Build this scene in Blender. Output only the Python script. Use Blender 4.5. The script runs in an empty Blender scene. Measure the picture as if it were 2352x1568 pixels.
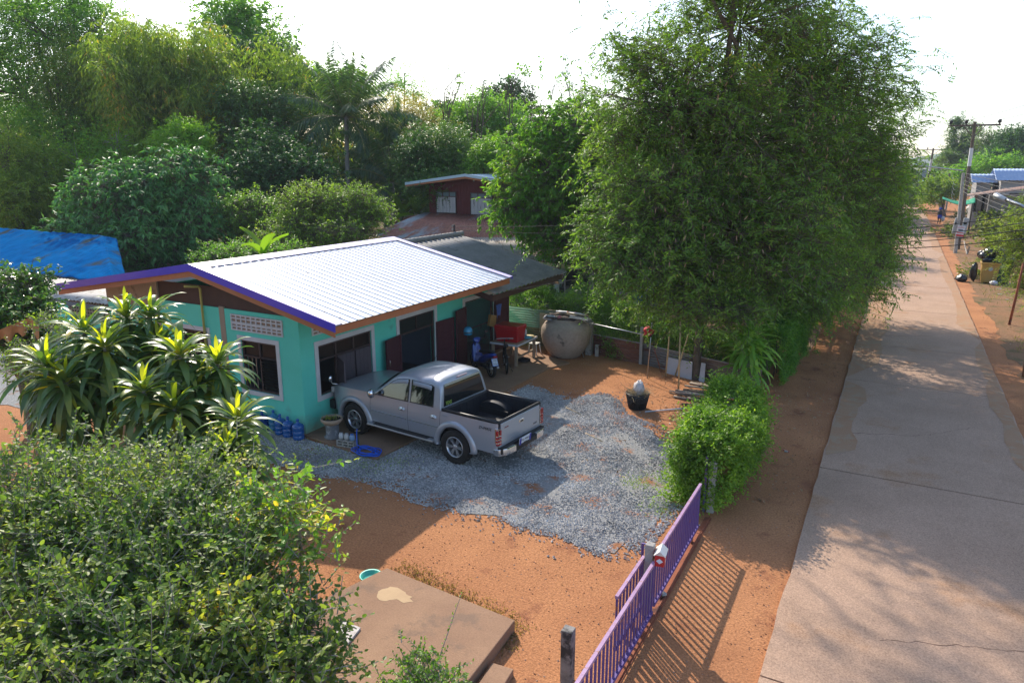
import bpy, math, random
import numpy as np
from math import sin, cos, pi, radians, sqrt, atan2
random.seed(7)
S = bpy.context.scene
COL = S.collection
# ---------------------------------------------------------------- camera, world, sun, exposure
F = 1619.0; PIT = radians(13.86); YAW = radians(28.5); H = 6.2
cd = bpy.data.cameras.new('camera'); cam = bpy.data.objects.new('camera', cd); COL.objects.link(cam)
cd.sensor_width = 36; cd.sensor_fit = 'HORIZONTAL'; cd.lens = 18 * F / 1176; cd.clip_end = 3000; cd.clip_start = 0.1
cam.location = (0, 0, H); cam.rotation_euler = (pi / 2 - PIT, 0, YAW); S.camera = cam
SUNV = np.array([-1.04, 0.92, 1.0]); SUNV /= np.linalg.norm(SUNV)
EL = math.asin(SUNV[2]); AZ = atan2(SUNV[0], SUNV[1])
W = bpy.data.worlds.new('World'); S.world = W; W.use_nodes = True
nt = W.node_tree; bg = nt.nodes['Background']; sk = nt.nodes.new('ShaderNodeTexSky')
sk.sky_type = 'NISHITA'; sk.sun_disc = False; sk.sun_elevation = EL; sk.sun_rotation = AZ
sk.air_density = 1.0; sk.dust_density = 1.3; sk.ozone_density = 1.5
nt.links.new(sk.outputs[0], bg.inputs[0]); bg.inputs[1].default_value = 0.15
sl = bpy.data.lights.new('sun', 'SUN'); so = bpy.data.objects.new('sun', sl); COL.objects.link(so)
sl.energy = 3.5; sl.angle = radians(0.55); sl.color = (1, 0.9, 0.76)
so.rotation_euler = (pi / 2 - EL, 0, atan2(SUNV[0], -SUNV[1]) ); so.location = (-10, 10, 30)
S.view_settings.view_transform = 'Standard'; S.view_settings.look = 'None'; S.view_settings.exposure = 0.98; S.view_settings.gamma = 1
S.cycles.max_bounces = 6; S.cycles.diffuse_bounces = 4; S.cycles.glossy_bounces = 3; S.cycles.transmission_bounces = 6; S.cycles.transparent_max_bounces = 6
S.cycles.use_denoising = True; S.cycles.caustics_reflective = False; S.cycles.caustics_refractive = False
S.cycles.volume_bounces = 0; S.cycles.volume_max_steps = 24
# ---------------------------------------------------------------- picture helpers: pixel of the 2352-wide photograph -> world
_fw = np.array([-sin(YAW) * cos(PIT), cos(YAW) * cos(PIT), -sin(PIT)]); _rt = np.array([cos(YAW), sin(YAW), 0.])
_dn = np.array([sin(YAW) * sin(PIT), -cos(YAW) * sin(PIT), -cos(PIT)])
def ray(x, y): return _fw + (x - 1176) / F * _rt + (y - 784) / F * _dn
def G(x, y, z=0.):
    r = ray(x, y); t = (z - H) / r[2]; return np.array([r[0] * t, r[1] * t, z])
def PY(x, y, Y):
    r = ray(x, y); t = Y / r[1]; return np.array([r[0] * t, Y, H + r[2] * t])
def D(x, y, d): return np.array([0, 0, H]) + ray(x, y) * d
# ---------------------------------------------------------------- materials
MATS = {}
def mat(name, c, rough=0.7, c2=None, scale=4., amt=1., metal=0., bump=0., bscale=None, spec=0.5, stain=None, sscale=1.5, sthr=0.55, coat=0., wave=None, alpha=None, detail=6., stretch=None, grain=None):
    if name in MATS: return MATS[name]
    m = bpy.data.materials.new(name); m.use_nodes = True; n = m.node_tree.nodes; l = m.node_tree.links
    b = n['Principled BSDF']; b.inputs['Roughness'].default_value = rough; b.inputs['Metallic'].default_value = metal
    b.inputs['Specular IOR Level'].default_value = spec; b.inputs['Coat Weight'].default_value = coat
    b.inputs['Base Color'].default_value = (*c, 1)
    co = n.new('ShaderNodeTexCoord'); src = co.outputs['Object']
    if stretch:
        mp = n.new('ShaderNodeMapping'); mp.inputs['Scale'].default_value = stretch; l.new(src, mp.inputs[0]); src = mp.outputs[0]
    cur = None
    if c2 is not None:
        t = n.new('ShaderNodeTexNoise'); t.inputs['Scale'].default_value = scale; t.inputs['Detail'].default_value = detail; t.inputs['Roughness'].default_value = .6
        l.new(src, t.inputs['Vector'])
        r = n.new('ShaderNodeMapRange'); r.inputs[1].default_value = .5 - .22 / amt; r.inputs[2].default_value = .5 + .22 / amt; l.new(t.outputs[0], r.inputs[0])
        x = n.new('ShaderNodeMix'); x.data_type = 'RGBA'; x.inputs[6].default_value = (*c, 1); x.inputs[7].default_value = (*c2, 1)
        l.new(r.outputs[0], x.inputs[0]); cur = x.outputs[2]
    if stain is not None:
        t = n.new('ShaderNodeTexNoise'); t.inputs['Scale'].default_value = sscale; t.inputs['Detail'].default_value = 8; t.inputs['Roughness'].default_value = .65; l.new(src, t.inputs['Vector'])
        r = n.new('ShaderNodeMapRange'); r.inputs[1].default_value = sthr; r.inputs[2].default_value = sthr + .1; l.new(t.outputs[0], r.inputs[0])
        x = n.new('ShaderNodeMix'); x.data_type = 'RGBA'; x.inputs[7].default_value = (*stain, 1)
        if cur: l.new(cur, x.inputs[6])
        else: x.inputs[6].default_value = (*c, 1)
        l.new(r.outputs[0], x.inputs[0]); cur = x.outputs[2]
    if grain:
        t = n.new('ShaderNodeTexNoise'); t.inputs['Scale'].default_value = grain[0]; t.inputs['Detail'].default_value = 3; t.inputs['Roughness'].default_value = .7; l.new(src, t.inputs['Vector'])
        r = n.new('ShaderNodeMapRange'); r.inputs[1].default_value = .3; r.inputs[2].default_value = .7; r.inputs[3].default_value = 1 - grain[1]; r.inputs[4].default_value = 1 + grain[1]; l.new(t.outputs[0], r.inputs[0])
        x = n.new('ShaderNodeMix'); x.data_type = 'RGBA'; x.blend_type = 'MULTIPLY'; x.clamp_result = False; x.inputs[0].default_value = 1; l.new(r.outputs[0], x.inputs[7])
        if cur: l.new(cur, x.inputs[6])
        else: x.inputs[6].default_value = (*c, 1)
        cur = x.outputs[2]
    if cur: l.new(cur, b.inputs['Base Color'])
    if bump:
        t = n.new('ShaderNodeTexNoise'); t.inputs['Scale'].default_value = bscale or scale * 4; t.inputs['Detail'].default_value = 8; l.new(src, t.inputs['Vector'])
        bp = n.new('ShaderNodeBump'); bp.inputs['Strength'].default_value = min(1, bump); bp.inputs['Distance'].default_value = .03 * max(1, bump)
        l.new(t.outputs[0], bp.inputs['Height']); l.new(bp.outputs[0], b.inputs['Normal'])
    MATS[name] = m; return m
def leafmat(name, cols, trans=0.4, rough=0.45, spec=0.35, nscale=.35, tw=(1.25, 1.35, .5)):
    if name in MATS: return MATS[name]
    m = bpy.data.materials.new(name); m.use_nodes = True; n = m.node_tree.nodes; l = m.node_tree.links
    b = n['Principled BSDF']; b.inputs['Roughness'].default_value = rough; b.inputs['Specular IOR Level'].default_value = spec
    g = n.new('ShaderNodeNewGeometry'); co = n.new('ShaderNodeTexCoord')
    t = n.new('ShaderNodeTexNoise'); t.inputs['Scale'].default_value = nscale; t.inputs['Detail'].default_value = 3; l.new(co.outputs['Object'], t.inputs['Vector'])
    a = n.new('ShaderNodeMath'); a.operation = 'MULTIPLY_ADD'; a.inputs[1].default_value = .55; l.new(g.outputs['Random Per Island'], a.inputs[0])
    mr = n.new('ShaderNodeMapRange'); mr.inputs[1].default_value = .3; mr.inputs[2].default_value = .7; mr.inputs[3].default_value = 0; mr.inputs[4].default_value = .45
    l.new(t.outputs[0], mr.inputs[0]); l.new(mr.outputs[0], a.inputs[2])
    r = n.new('ShaderNodeValToRGB'); l.new(a.outputs[0], r.inputs[0]); els = r.color_ramp.elements
    while len(els) < len(cols): els.new(.5)
    for i, c in enumerate(cols):
        els[i].position = c[0]; els[i].color = (*[min(.6, q * w_) for q, w_ in zip(c[1], (2.35, 1.9, 1.5) if trans > .12 else (1, 1, 1))], 1)
    l.new(r.outputs[0], b.inputs['Base Color'])
    tr = n.new('ShaderNodeBsdfTranslucent'); mx = n.new('ShaderNodeMix'); mx.data_type = 'RGBA'; mx.blend_type = 'MULTIPLY'; mx.inputs[0].default_value = 1
    mx.inputs[7].default_value = (*[v * 1.5 for v in tw], 1); mx.clamp_result = False; l.new(r.outputs[0], mx.inputs[6]); l.new(mx.outputs[2], tr.inputs[0])
    s = n.new('ShaderNodeMixShader'); s.inputs[0].default_value = trans; l.new(b.outputs[0], s.inputs[1]); l.new(tr.outputs[0], s.inputs[2])
    l.new(s.outputs[0], n['Material Output'].inputs[0]); MATS[name] = m; return m
# ---------------------------------------------------------------- mesh building
def rotz(a):
    c, s = cos(a), sin(a); return np.array([[c, -s, 0], [s, c, 0], [0, 0, 1.]])
def roty(a):
    c, s = cos(a), sin(a); return np.array([[c, 0, s], [0, 1, 0], [-s, 0, c]])
def rotx(a):
    c, s = cos(a), sin(a); return np.array([[1, 0, 0], [0, c, -s], [0, s, c]])
class MB:
    def __init__(s): s.v = []; s.f = []; s.sm = []
    def add(s, vs, fs, smooth=False):
        k = len(s.v); s.v += [tuple(float(a) for a in p) for p in vs]; s.f += [tuple(k + i for i in f) for f in fs]; s.sm += [smooth] * len(fs); return s
    def box(s, c, d, R=None):
        x, y, z = [a / 2 for a in d]
        P = np.array([(-x, -y, -z), (x, -y, -z), (x, y, -z), (-x, y, -z), (-x, -y, z), (x, -y, z), (x, y, z), (-x, y, z)])
        if R is not None: P = P @ np.asarray(R).T
        return s.add(P + np.array(c), [(0, 3, 2, 1), (4, 5, 6, 7), (0, 1, 5, 4), (1, 2, 6, 5), (2, 3, 7, 6), (3, 0, 4, 7)])
    def b2(s, lo, hi): return s.box([(a + b) / 2 for a, b in zip(lo, hi)], [abs(b - a) for a, b in zip(lo, hi)])
    def tube(s, pts, r, n=8, caps=True, smooth=True):
        pts = [np.array(p, float) for p in pts]; m = len(pts); rr = r if isinstance(r, (list, tuple)) else [r] * m
        vs = []; up = None
        for i, p in enumerate(pts):
            d = pts[min(i + 1, m - 1)] - pts[max(i - 1, 0)]; d = d / (np.linalg.norm(d) + 1e-9)
            if up is None: up = np.array([0, 0, 1.]) if abs(d[2]) < .9 else np.array([1., 0, 0])
            a = np.cross(d, up); a /= (np.linalg.norm(a) + 1e-9); b = np.cross(a, d); up = b
            for k in range(n):
                t = 2 * pi * k / n; vs.append(p + rr[i] * (cos(t) * a + sin(t) * b))
        fs = [(i * n + k, i * n + (k + 1) % n, (i + 1) * n + (k + 1) % n, (i + 1) * n + k) for i in range(m - 1) for k in range(n)]
        s.add(vs, fs, smooth)
        if caps: k0 = len(s.v) - len(vs); s.f += [tuple(k0 + k for k in reversed(range(n))), tuple(k0 + (m - 1) * n + k for k in range(n))]; s.sm += [False, False]
        return s
    def lathe(s, prof, c=(0, 0, 0), n=24, R=None, smooth=True):
        vs = [];
        for r, z in prof:
            for k in range(n): t = 2 * pi * k / n; vs.append((r * cos(t), r * sin(t), z))
        vs = np.array(vs)
        if R is not None: vs = vs @ np.asarray(R).T
        m = len(prof)
        s.add(vs + np.array(c), [(i * n + k, i * n + (k + 1) % n, (i + 1) * n + (k + 1) % n, (i + 1) * n + k) for i in range(m - 1) for k in range(n)], smooth)
        return s
    def cyl(s, c, r, h, n=16, R=None): return s.lathe([(0.0005, -h / 2), (r, -h / 2), (r, h / 2), (0.0005, h / 2)], c, n, R, smooth=False)
    def prism(s, pts, vec):
        n = len(pts); P = [np.array(p, float) for p in pts]; Q = [p + np.array(vec) for p in P]
        return s.add(P + Q, [tuple(range(n)), tuple(reversed(range(n, 2 * n)))] + [(i, n + i, n + (i + 1) % n, (i + 1) % n) for i in range(n)])
    def grid(s, fn, nu, nv, smooth=True):
        vs = [fn(i / nu, j / nv) for j in range(nv + 1) for i in range(nu + 1)]
        return s.add(vs, [(j * (nu + 1) + i, j * (nu + 1) + i + 1, (j + 1) * (nu + 1) + i + 1, (j + 1) * (nu + 1) + i) for j in range(nv) for i in range(nu)], smooth)
    def build(s, name, m, parent=None, bevel=0., solid=0., seg=2, local=False, subsurf=0):
        me = bpy.data.meshes.new(name); me.from_pydata(s.v, [], s.f); me.polygons.foreach_set('use_smooth', s.sm); me.materials.append(m); me.update()
        return link(name, me, parent, bevel, solid, seg, local, subsurf)
def link(name, me, parent=None, bevel=0., solid=0., seg=2, local=False, subsurf=0):
    o = bpy.data.objects.new(name, me); COL.objects.link(o)
    if parent is not None:
        o.parent = parent
        if not local:
            p = parent; off = np.zeros(3)
            while p is not None: off += np.array(p.location); p = p.parent
            o.location = tuple(-off)
    if solid:
        q = o.modifiers.new('thickness', 'SOLIDIFY'); q.thickness = solid; q.offset = 0
    if bevel:
        q = o.modifiers.new('bevel', 'BEVEL'); q.width = bevel; q.segments = seg; q.limit_method = 'ANGLE'; q.angle_limit = radians(40)
    if subsurf:
        q = o.modifiers.new('smooth', 'SUBSURF'); q.levels = q.render_levels = subsurf
    return o
def tag(o, label=None, cat=None, group=None, kind=None):
    if label: o['label'] = label
    if cat: o['category'] = cat
    if group: o['group'] = group
    if kind: o['kind'] = kind
    return o
def thing(name, label, cat, loc=(0, 0, 0), group=None, rz=0.):
    o = bpy.data.objects.new(name, None); COL.objects.link(o); o.location = tuple(float(a) for a in loc); o.rotation_euler = (0, 0, rz); o.empty_display_size = .2
    return tag(o, label, cat, group)
def dup(src, loc=None, rz=None, label=None):
    r = src.copy(); COL.objects.link(r)
    if loc is not None: r.location = tuple(float(a) for a in loc)
    if rz is not None: r.rotation_euler = (0, 0, rz)
    if label: r['label'] = label
    for ch in list(src.children):
        c = ch.copy(); COL.objects.link(c); c.parent = r
        for g in list(ch.children):
            d = g.copy(); COL.objects.link(d); d.parent = c
    return r
def npmesh(name, V, Fc, m, parent=None, smooth=False):
    me = bpy.data.meshes.new(name); k = Fc.shape[1]
    me.vertices.add(len(V)); me.vertices.foreach_set('co', np.ascontiguousarray(V, np.float32).ravel())
    me.loops.add(Fc.size); me.loops.foreach_set('vertex_index', Fc.astype(np.int32).ravel())
    me.polygons.add(len(Fc)); me.polygons.foreach_set('loop_start', np.arange(0, Fc.size, k, dtype=np.int32))
    me.polygons.foreach_set('use_smooth', np.full(len(Fc), smooth)); me.materials.append(m); me.update(calc_edges=True)
    return link(name, me, parent)
def unit(a): return a / (np.linalg.norm(a, axis=-1, keepdims=True) + 1e-9)
def leaves(P, Dr, N, L, Wd, fold=.15, six=False, bend=.0):
    """P base, Dr direction, N normal (n,3); L, Wd (n,) -> verts, faces; one small blade each"""
    n = len(P); Sd = unit(np.cross(Dr, N)); N = np.cross(Sd, Dr); L = L[:, None]; Wd = Wd[:, None]; dz = np.array([0, 0, -1.])
    if six:
        q = lambda t, w: P + Dr * L * t + Sd * Wd * w + N * Wd * abs(w) * fold * 2 + dz * L * bend * t * t
        V = np.stack([q(0, 0), q(.3, .5), q(.72, .38), q(1, 0), q(.72, -.38), q(.3, -.5)], 1).reshape(-1, 3)
        b = (np.arange(n) * 6)[:, None]; Fc = np.concatenate([b + np.array([0, 1, 2, 3]), b + np.array([0, 3, 4, 5])])
    else:
        q = lambda t, w: P + Dr * L * t + Sd * Wd * w + N * Wd * abs(w) * fold * 2 + dz * L * bend * t * t
        V = np.stack([q(0, 0), q(.45, .5), q(1, 0), q(.45, -.5)], 1).reshape(-1, 3)
        b = (np.arange(n) * 4)[:, None]; Fc = b + np.array([0, 1, 2, 3])
    return V, Fc
def sticks(A, B, ra, rb):
    n = len(A); d = unit(B - A); up = np.where(np.abs(d[:, 2:3]) < .9, np.array([[0, 0, 1.]]), np.array([[1., 0, 0]])); a = unit(np.cross(d, up)); b = np.cross(a, d)
    ra = np.broadcast_to(ra, (n,))[:, None]; rb = np.broadcast_to(rb, (n,))[:, None]; vs = []
    for P, r in ((A, ra), (B, rb)):
        for k in range(3): t = 2 * pi * k / 3; vs.append(P + r * (cos(t) * a + sin(t) * b))
    V = np.stack(vs, 1).reshape(-1, 3); q = (np.arange(n) * 6)[:, None]
    return V, np.concatenate([q + np.array([0, 1, 4, 3]), q + np.array([1, 2, 5, 4]), q + np.array([2, 0, 3, 5])])
def merge(parts):
    Vs, Fs, k = [], [], 0
    for V, Fc in parts: Vs.append(V); Fs.append(Fc + k); k += len(V)
    return np.concatenate(Vs), np.concatenate(Fs)
def sprays(O, Dv, L, k, ll, lw, rng, droop=.25, ang=1.0, hang=.2, jit=.35, fold=.12, six=False, lift=0.):
    """leafy twigs: O origins, Dv unit directions, L lengths, k leaves on each"""
    n = len(O); t = (np.arange(k) + .6) / k; T = np.tile(t, (n, 1)); up = np.array([0, 0, 1.])
    sd = unit(np.cross(Dv, up + rng.normal(0, .4, (n, 3)))); dn = np.array([0, 0, -1.])
    P = O[:, None] + Dv[:, None] * (T * L[:, None])[..., None] + dn * (droop * L[:, None] * T ** 2)[..., None]
    sg = np.where(np.arange(k) % 2 == 0, 1., -1.)[None, :, None]
    tang = unit(Dv[:, None] + dn * (2 * droop * T)[..., None])
    Ld = unit(tang * cos(ang) + sd[:, None] * sg * sin(ang) + dn * hang + rng.normal(0, jit, (n, k, 3)))
    N = unit(np.cross(Ld, np.cross(up + rng.normal(0, .5, (n, k, 3)), Ld)))
    sc = rng.uniform(.65, 1.25, (n, k)); sc *= (1.1 - .35 * T)
    return leaves(P.reshape(-1, 3), Ld.reshape(-1, 3), N.reshape(-1, 3), (ll * sc).ravel(), (lw * sc).ravel(), fold, six)
def sph(rng, n): return unit(rng.normal(0, 1, (n, 3)))
def lobe(x, y, d, rx, ry, rd=None, n=None):
    """crown lobe from its place and size in the photograph: centre px, depth in metres, radii px"""
    c = D(x, y, d); a = rx / F * d * .86; return (c, np.array([a, (rd if rd else a), ry / F * d * .86]), n)
def tree(name, label, cat, base, lobes, lm, bm, seed, clus=60, ns=12, cr=.6, sl=.6, k=8, ll=.2, lw=.08, trunk=.18, droop=.25, hang=.2, ang=1., up=.25, inner=.55, fork=.45, group=None, jit=.35, twigs=True, flat=1., fill=.0, crook=.15, zmin=.3, six=False):
    rng = np.random.default_rng(seed); base = np.array([base[0], base[1], 0.]) if len(base) == 2 else np.array(base, float)
    root = thing(name, label, cat, base, group)
    cen = np.mean([l[0] for l in lobes], 0); top = max(l[0][2] for l in lobes); low = min(l[0][2] - l[1][2] for l in lobes)
    fk = base + (cen - base) * np.array([.5, .5, 0]); fk[2] = base[2] + max(.4, (cen[2] - base[2]) * fork)
    tm = MB(); m1 = (base + fk) / 2 + rng.normal(0, crook, 3) * np.array([1, 1, 0]); tm.tube([base - [0, 0, .1], base + (m1 - base) * .4, m1, fk], [trunk * 1.35, trunk * 1.05, trunk * .95, trunk * .8], 8)
    V = []; ST = []
    for c, r, n, *via in lobes:
        n = n or clus; mid = np.array(via[0]) if via else (fk + c) / 2 + rng.normal(0, .25, 3) * min(1, r[2] * .3); tm.tube([fk, mid, c, c + np.array([0, 0, r[2] * .5])], [trunk * .7, trunk * .5, trunk * .3, trunk * .12], 6)
        d = sph(rng, n); d[:, 2] = d[:, 2] * .9 + .1; d = unit(d); rad = rng.uniform(inner, 1, n) ** .6
        bump = 1 + .16 * np.sin(d @ rng.normal(0, 3.2, 3) + 1) + .12 * np.sin(d @ rng.normal(0, 6, 3))
        cc = c + d * r * (rad * bump)[:, None]
        ok = cc[:, 2] > base[2] + zmin; cc = cc[ok]; d = d[ok]; n = len(cc)
        st = c + (cc - c) * rng.uniform(.05, .45, (n, 1)); ST.append(sticks(st, cc, trunk * .16, trunk * .05))
        o = np.repeat(cc, ns, 0) + rng.normal(0, 1, (n * ns, 3)) * cr * .5 * np.array([1, 1, .7 * flat])
        dv = unit(np.repeat(d, ns, 0) * .6 + rng.normal(0, .6, (n * ns, 3)) * np.array([1, 1, flat]) + np.array([0, 0, up]))
        Ls = sl * rng.uniform(.5, 1.2, n * ns)
        V.append(sprays(o, dv, Ls, k, ll, lw, rng, droop, ang, hang, jit, six=six))
        if twigs: ST.append(sticks(np.repeat(cc, ns, 0), o, trunk * .05, trunk * .03)); ST.append(sticks(o, o + dv * Ls[:, None] * .8 - np.array([0, 0, 1]) * (droop * Ls * .6)[:, None], .008, .004))
    Vv, Ff = merge(V); npmesh('crown', Vv, Ff, lm, root)
    a = np.array(tm.v); tf = tm.f; me = tm.build('trunk', bm, root)
    Vs, Fs = merge(ST); npmesh('branches', Vs, Fs, bm, root)
    return root
# ---------------------------------------------------------------- materials used more than once
M_DIRT = mat('red_laterite', (.32, .14, .066), .95, (.44, .205, .095), .55, 1.2, bump=.5, bscale=38, spec=.1, stain=(.24, .098, .052), sscale=1.3, sthr=.58, detail=10, grain=(28, .36))
M_ROADC = mat('road_concrete', (.345, .228, .158), .92, (.44, .295, .21), .6, 1., bump=.3, bscale=90, spec=.12, stain=(.36, .215, .13), sscale=.5, sthr=.56, detail=10, grain=(42, .34))
M_PAD = mat('old_concrete', (.25, .15, .098), .9, (.33, .205, .13), 1.2, 1., bump=.2, bscale=60, spec=.15, stain=(.215, .142, .10), sscale=2., sthr=.56, grain=(40, .12))
M_GREEN = mat('mint_paint', (.115, .64, .50), .75, (.14, .70, .56), 1.5, 1., bump=.1, bscale=60, spec=.3, stain=(.13, .50, .40), sscale=1.4, sthr=.6)
_t = M_GREEN.node_tree; _b = _t.nodes['Principled BSDF']; _s = _b.inputs['Base Color'].links[0].from_socket   # red dust splashed on the foot of the walls
_g = _t.nodes.new('ShaderNodeNewGeometry'); _x = _t.nodes.new('ShaderNodeSeparateXYZ'); _t.links.new(_g.outputs['Position'], _x.inputs[0]); _n = _t.nodes.new('ShaderNodeTexNoise'); _n.inputs['Scale'].default_value = 2.5; _n.inputs['Detail'].default_value = 8; _t.links.new(_g.outputs['Position'], _n.inputs['Vector'])
_a = _t.nodes.new('ShaderNodeMath'); _a.operation = 'MULTIPLY_ADD'; _a.inputs[1].default_value = -.9; _t.links.new(_n.outputs[0], _a.inputs[0]); _t.links.new(_x.outputs['Z'], _a.inputs[2]); _r = _t.nodes.new('ShaderNodeMapRange'); _r.inputs[1].default_value = .05; _r.inputs[2].default_value = -.42; _r.inputs[4].default_value = .6; _t.links.new(_a.outputs[0], _r.inputs[0])
_m = _t.nodes.new('ShaderNodeMix'); _m.data_type = 'RGBA'; _t.links.new(_r.outputs[0], _m.inputs[0]); _t.links.new(_s, _m.inputs[6]); _m.inputs[7].default_value = (.30, .22, .14, 1); _t.links.new(_m.outputs[2], _b.inputs['Base Color'])
M_WHITE = mat('white_trim', (.66, .66, .68), .7, (.56, .56, .58), 3., spec=.3)
M_WOOD = mat('dark_wood', (.05, .036, .036), .6, (.085, .055, .05), 8., spec=.3, stretch=(4, 4, .6))
M_MAROON = mat('maroon_door_paint', (.06, .017, .026), .55, (.085, .024, .034), 2., spec=.35, stretch=(3, 3, .5))
M_GLASS = mat('dark_glass', (.010, .013, .014), .04, spec=.9, coat=1.)
M_HGL = mat('window_glass', (.012, .014, .015), .2, spec=.15)
M_BLACK = mat('black_plastic', (.012, .012, .014), .5)
M_RUBBER = mat('rubber', (.016, .016, .017), .85, (.03, .027, .025), 6., spec=.25)
M_CHROME = mat('chrome', (.75, .75, .76), .14, metal=1.)
M_STEEL = mat('grey_steel', (.45, .46, .48), .4, metal=.9)
M_CONC = mat('grey_concrete', (.30, .28, .26), .9, (.40, .38, .35), 5., bump=.4, bscale=50, stain=(.09, .085, .08), sscale=4., sthr=.57, spec=.2)
M_BARK = mat('bark', (.10, .075, .055), .95, (.18, .145, .115), 5., bump=1., bscale=22, spec=.1, stretch=(2, 2, .6))
M_BARKP = mat('pale_bark', (.24, .21, .18), .95, (.34, .30, .26), 4., bump=.6, bscale=20, spec=.1, stretch=(2, 2, .6))
M_BAMB = mat('dry_bamboo', (.42, .30, .16), .7, (.52, .40, .22), 6., spec=.3)
M_BROWNF = mat('fascia_brown', (.36, .125, .05), .65, (.42, .16, .07), 3., spec=.3)
M_RUST = mat('rusty_iron', (.20, .06, .032), .8, (.33, .11, .055), 2., bump=.3, spec=.25, stain=(.10, .04, .03), sscale=3.)
# ---------------------------------------------------------------- ground, road, gravel
g = MB(); g.grid(lambda u, v: (-1500 + 3000 * u, -1500 + 3000 * v, 0), 2, 2, False); tag(g.build('ground', M_DIRT), kind='structure')
def sheet(name, pts, z, m, rough=.12, step=.35, seed=1, kind='structure', **kw):
    """flat patch with a ragged outline"""
    rg = random.Random(seed); out = []
    for i, p in enumerate(pts):
        q = pts[(i + 1) % len(pts)]; n = max(1, int(math.dist(p[:2], q[:2]) / step))
        for j in range(n):
            t = j / n; out.append((p[0] + (q[0] - p[0]) * t + rg.uniform(-rough, rough), p[1] + (q[1] - p[1]) * t + rg.uniform(-rough, rough), z))
    b = MB(); b.add(out, [tuple(range(len(out)))]); o = b.build(name, m)
    import bmesh
    bm = bmesh.new(); bm.from_mesh(o.data); bmesh.ops.triangulate(bm, faces=bm.faces[:]); bm.to_mesh(o.data); bm.free()
    if o.data.polygons[0].normal.z < 0: o.data.flip_normals()
    return tag(o, kind=kind, **kw), out
def inside(px, py, poly):
    r = np.zeros(len(px), bool); n = len(poly)
    for i in range(n):
        x1, y1 = poly[i][:2]; x2, y2 = poly[(i + 1) % n][:2]
        c = ((y1 > py) != (y2 > py)); r ^= c & (px < (x2 - x1) * (py - y1) / ((y2 - y1) + 1e-12) + x1)
    return r
# road: 4 m of concrete cast in bays, bending left far away
def roadx(y):
    return -0.0006 * max(0, y - 95) ** 2.0
ys = [-14, -7.5, 1.2, 9.6 - 1.5, 15.25, 22.6, 27.6, 35.2, 43, 51, 60, 69, 78, 87, 95, 103, 111, 119, 127, 135, 143, 151, 160, 170]
rb = MB()
for i in range(len(ys) - 1):
    a, b_ = ys[i] + (.035 if ys[i] == 15.25 else .014), ys[i + 1] - .014; n = max(2, int((b_ - a) / .5)); rg = random.Random(i); L = []; R_ = []
    for j in range(n + 1):
        y = a + (b_ - a) * j / n; e = .02 if 0 < j < n else 0
        sk_ = .035 * (0)  # bays are square to the road
        L.append((roadx(y) - .88 + rg.uniform(-e, e), y)); R_.append((roadx(y) + 3.12 + rg.uniform(-e, e), y))
    poly = L + R_[::-1]; N_ = len(poly)
    vs = [(x, y, .055) for x, y in poly] + [(x, y, -.05) for x, y in poly]
    rb.add(vs, [(k, k + 1, N_ - 2 - k, N_ - 1 - k)[::-1] for k in range(n)] + [((k + 1) % N_, k, N_ + k, N_ + (k + 1) % N_)[::-1] for k in range(N_)])
tag(rb.build('road', M_ROADC), kind='structure')
tag(MB().b2((-.86, -13.9, -.04), (3.1, 95, .022)).build('road_bed', mat('joint_dirt', (.11, .055, .035), .95)), kind='structure')
# dirt spilled over the right road edge and the wheel-worn shoulder
rg_ = random.Random(12)
for k_, (xa, xb, y0, y1) in enumerate(((-.85, -.3, 16, 22.4), (-.85, .05, 22.8, 43), (-.85, .0, 43.2, 69), (2.75, 3.1, 16, 30), (2.6, 3.1, 30.2, 60), (2.5, 3.1, 60.2, 92))):
    nn_ = 10; inner_ = [(xb + (xa - xb) * .0 + rg_.uniform(-.18, .12), y0 + (y1 - y0) * j / nn_) for j in range(nn_ + 1)] if xa < 0 else [(xa + rg_.uniform(-.1, .15), y0 + (y1 - y0) * j / nn_) for j in range(nn_ + 1)]
    outx = xa if xa < 0 else xb; inner_ = [(outx, y0)] + inner_[1:-1] + [(outx, y1)]
    sheet('dust_film', inner_, .0595, mat('dust_film_mix', (.37, .235, .145), .95, (.36, .195, .11), 1.2, spec=.1, stain=(.35, .24, .155), sscale=3., sthr=.5, grain=(50, .2)), .03, .4, k_)
rg_ = random.Random(3); ck = MB()
for (x0, y0, x1, y1, w_) in ((-.85, 17.6, 1.0, 18.3, .012), (1.0, 18.3, 2.2, 19.6, .008), (.4, 9.6, 3.1, 10.6, .007), (-.85, 29, 1.6, 30.2, .014), (1.2, 40.5, 3.0, 41.3, .014)):
    n_ = 24; L_ = [(x0 + (x1 - x0) * j / n_ + rg_.uniform(-.03, .03), y0 + (y1 - y0) * j / n_ + rg_.uniform(-.05, .05)) for j in range(n_ + 1)]; dx_, dy_ = unit(np.array([y1 - y0, x0 - x1], float)); ws = [w_ * rg_.uniform(.3, 1) for _ in L_]
    ck.add([(x + dx_ * w, y + dy_ * w, .0572) for (x, y), w in zip(L_, ws)] + [(x - dx_ * w, y - dy_ * w, .0572) for (x, y), w in zip(L_, ws)], [(j, n_ + 1 + j, n_ + 2 + j, j + 1) for j in range(n_)])
tag(ck.build('road_crack', mat('joint_dirt', (.11, .055, .035))), kind='structure')
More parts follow.
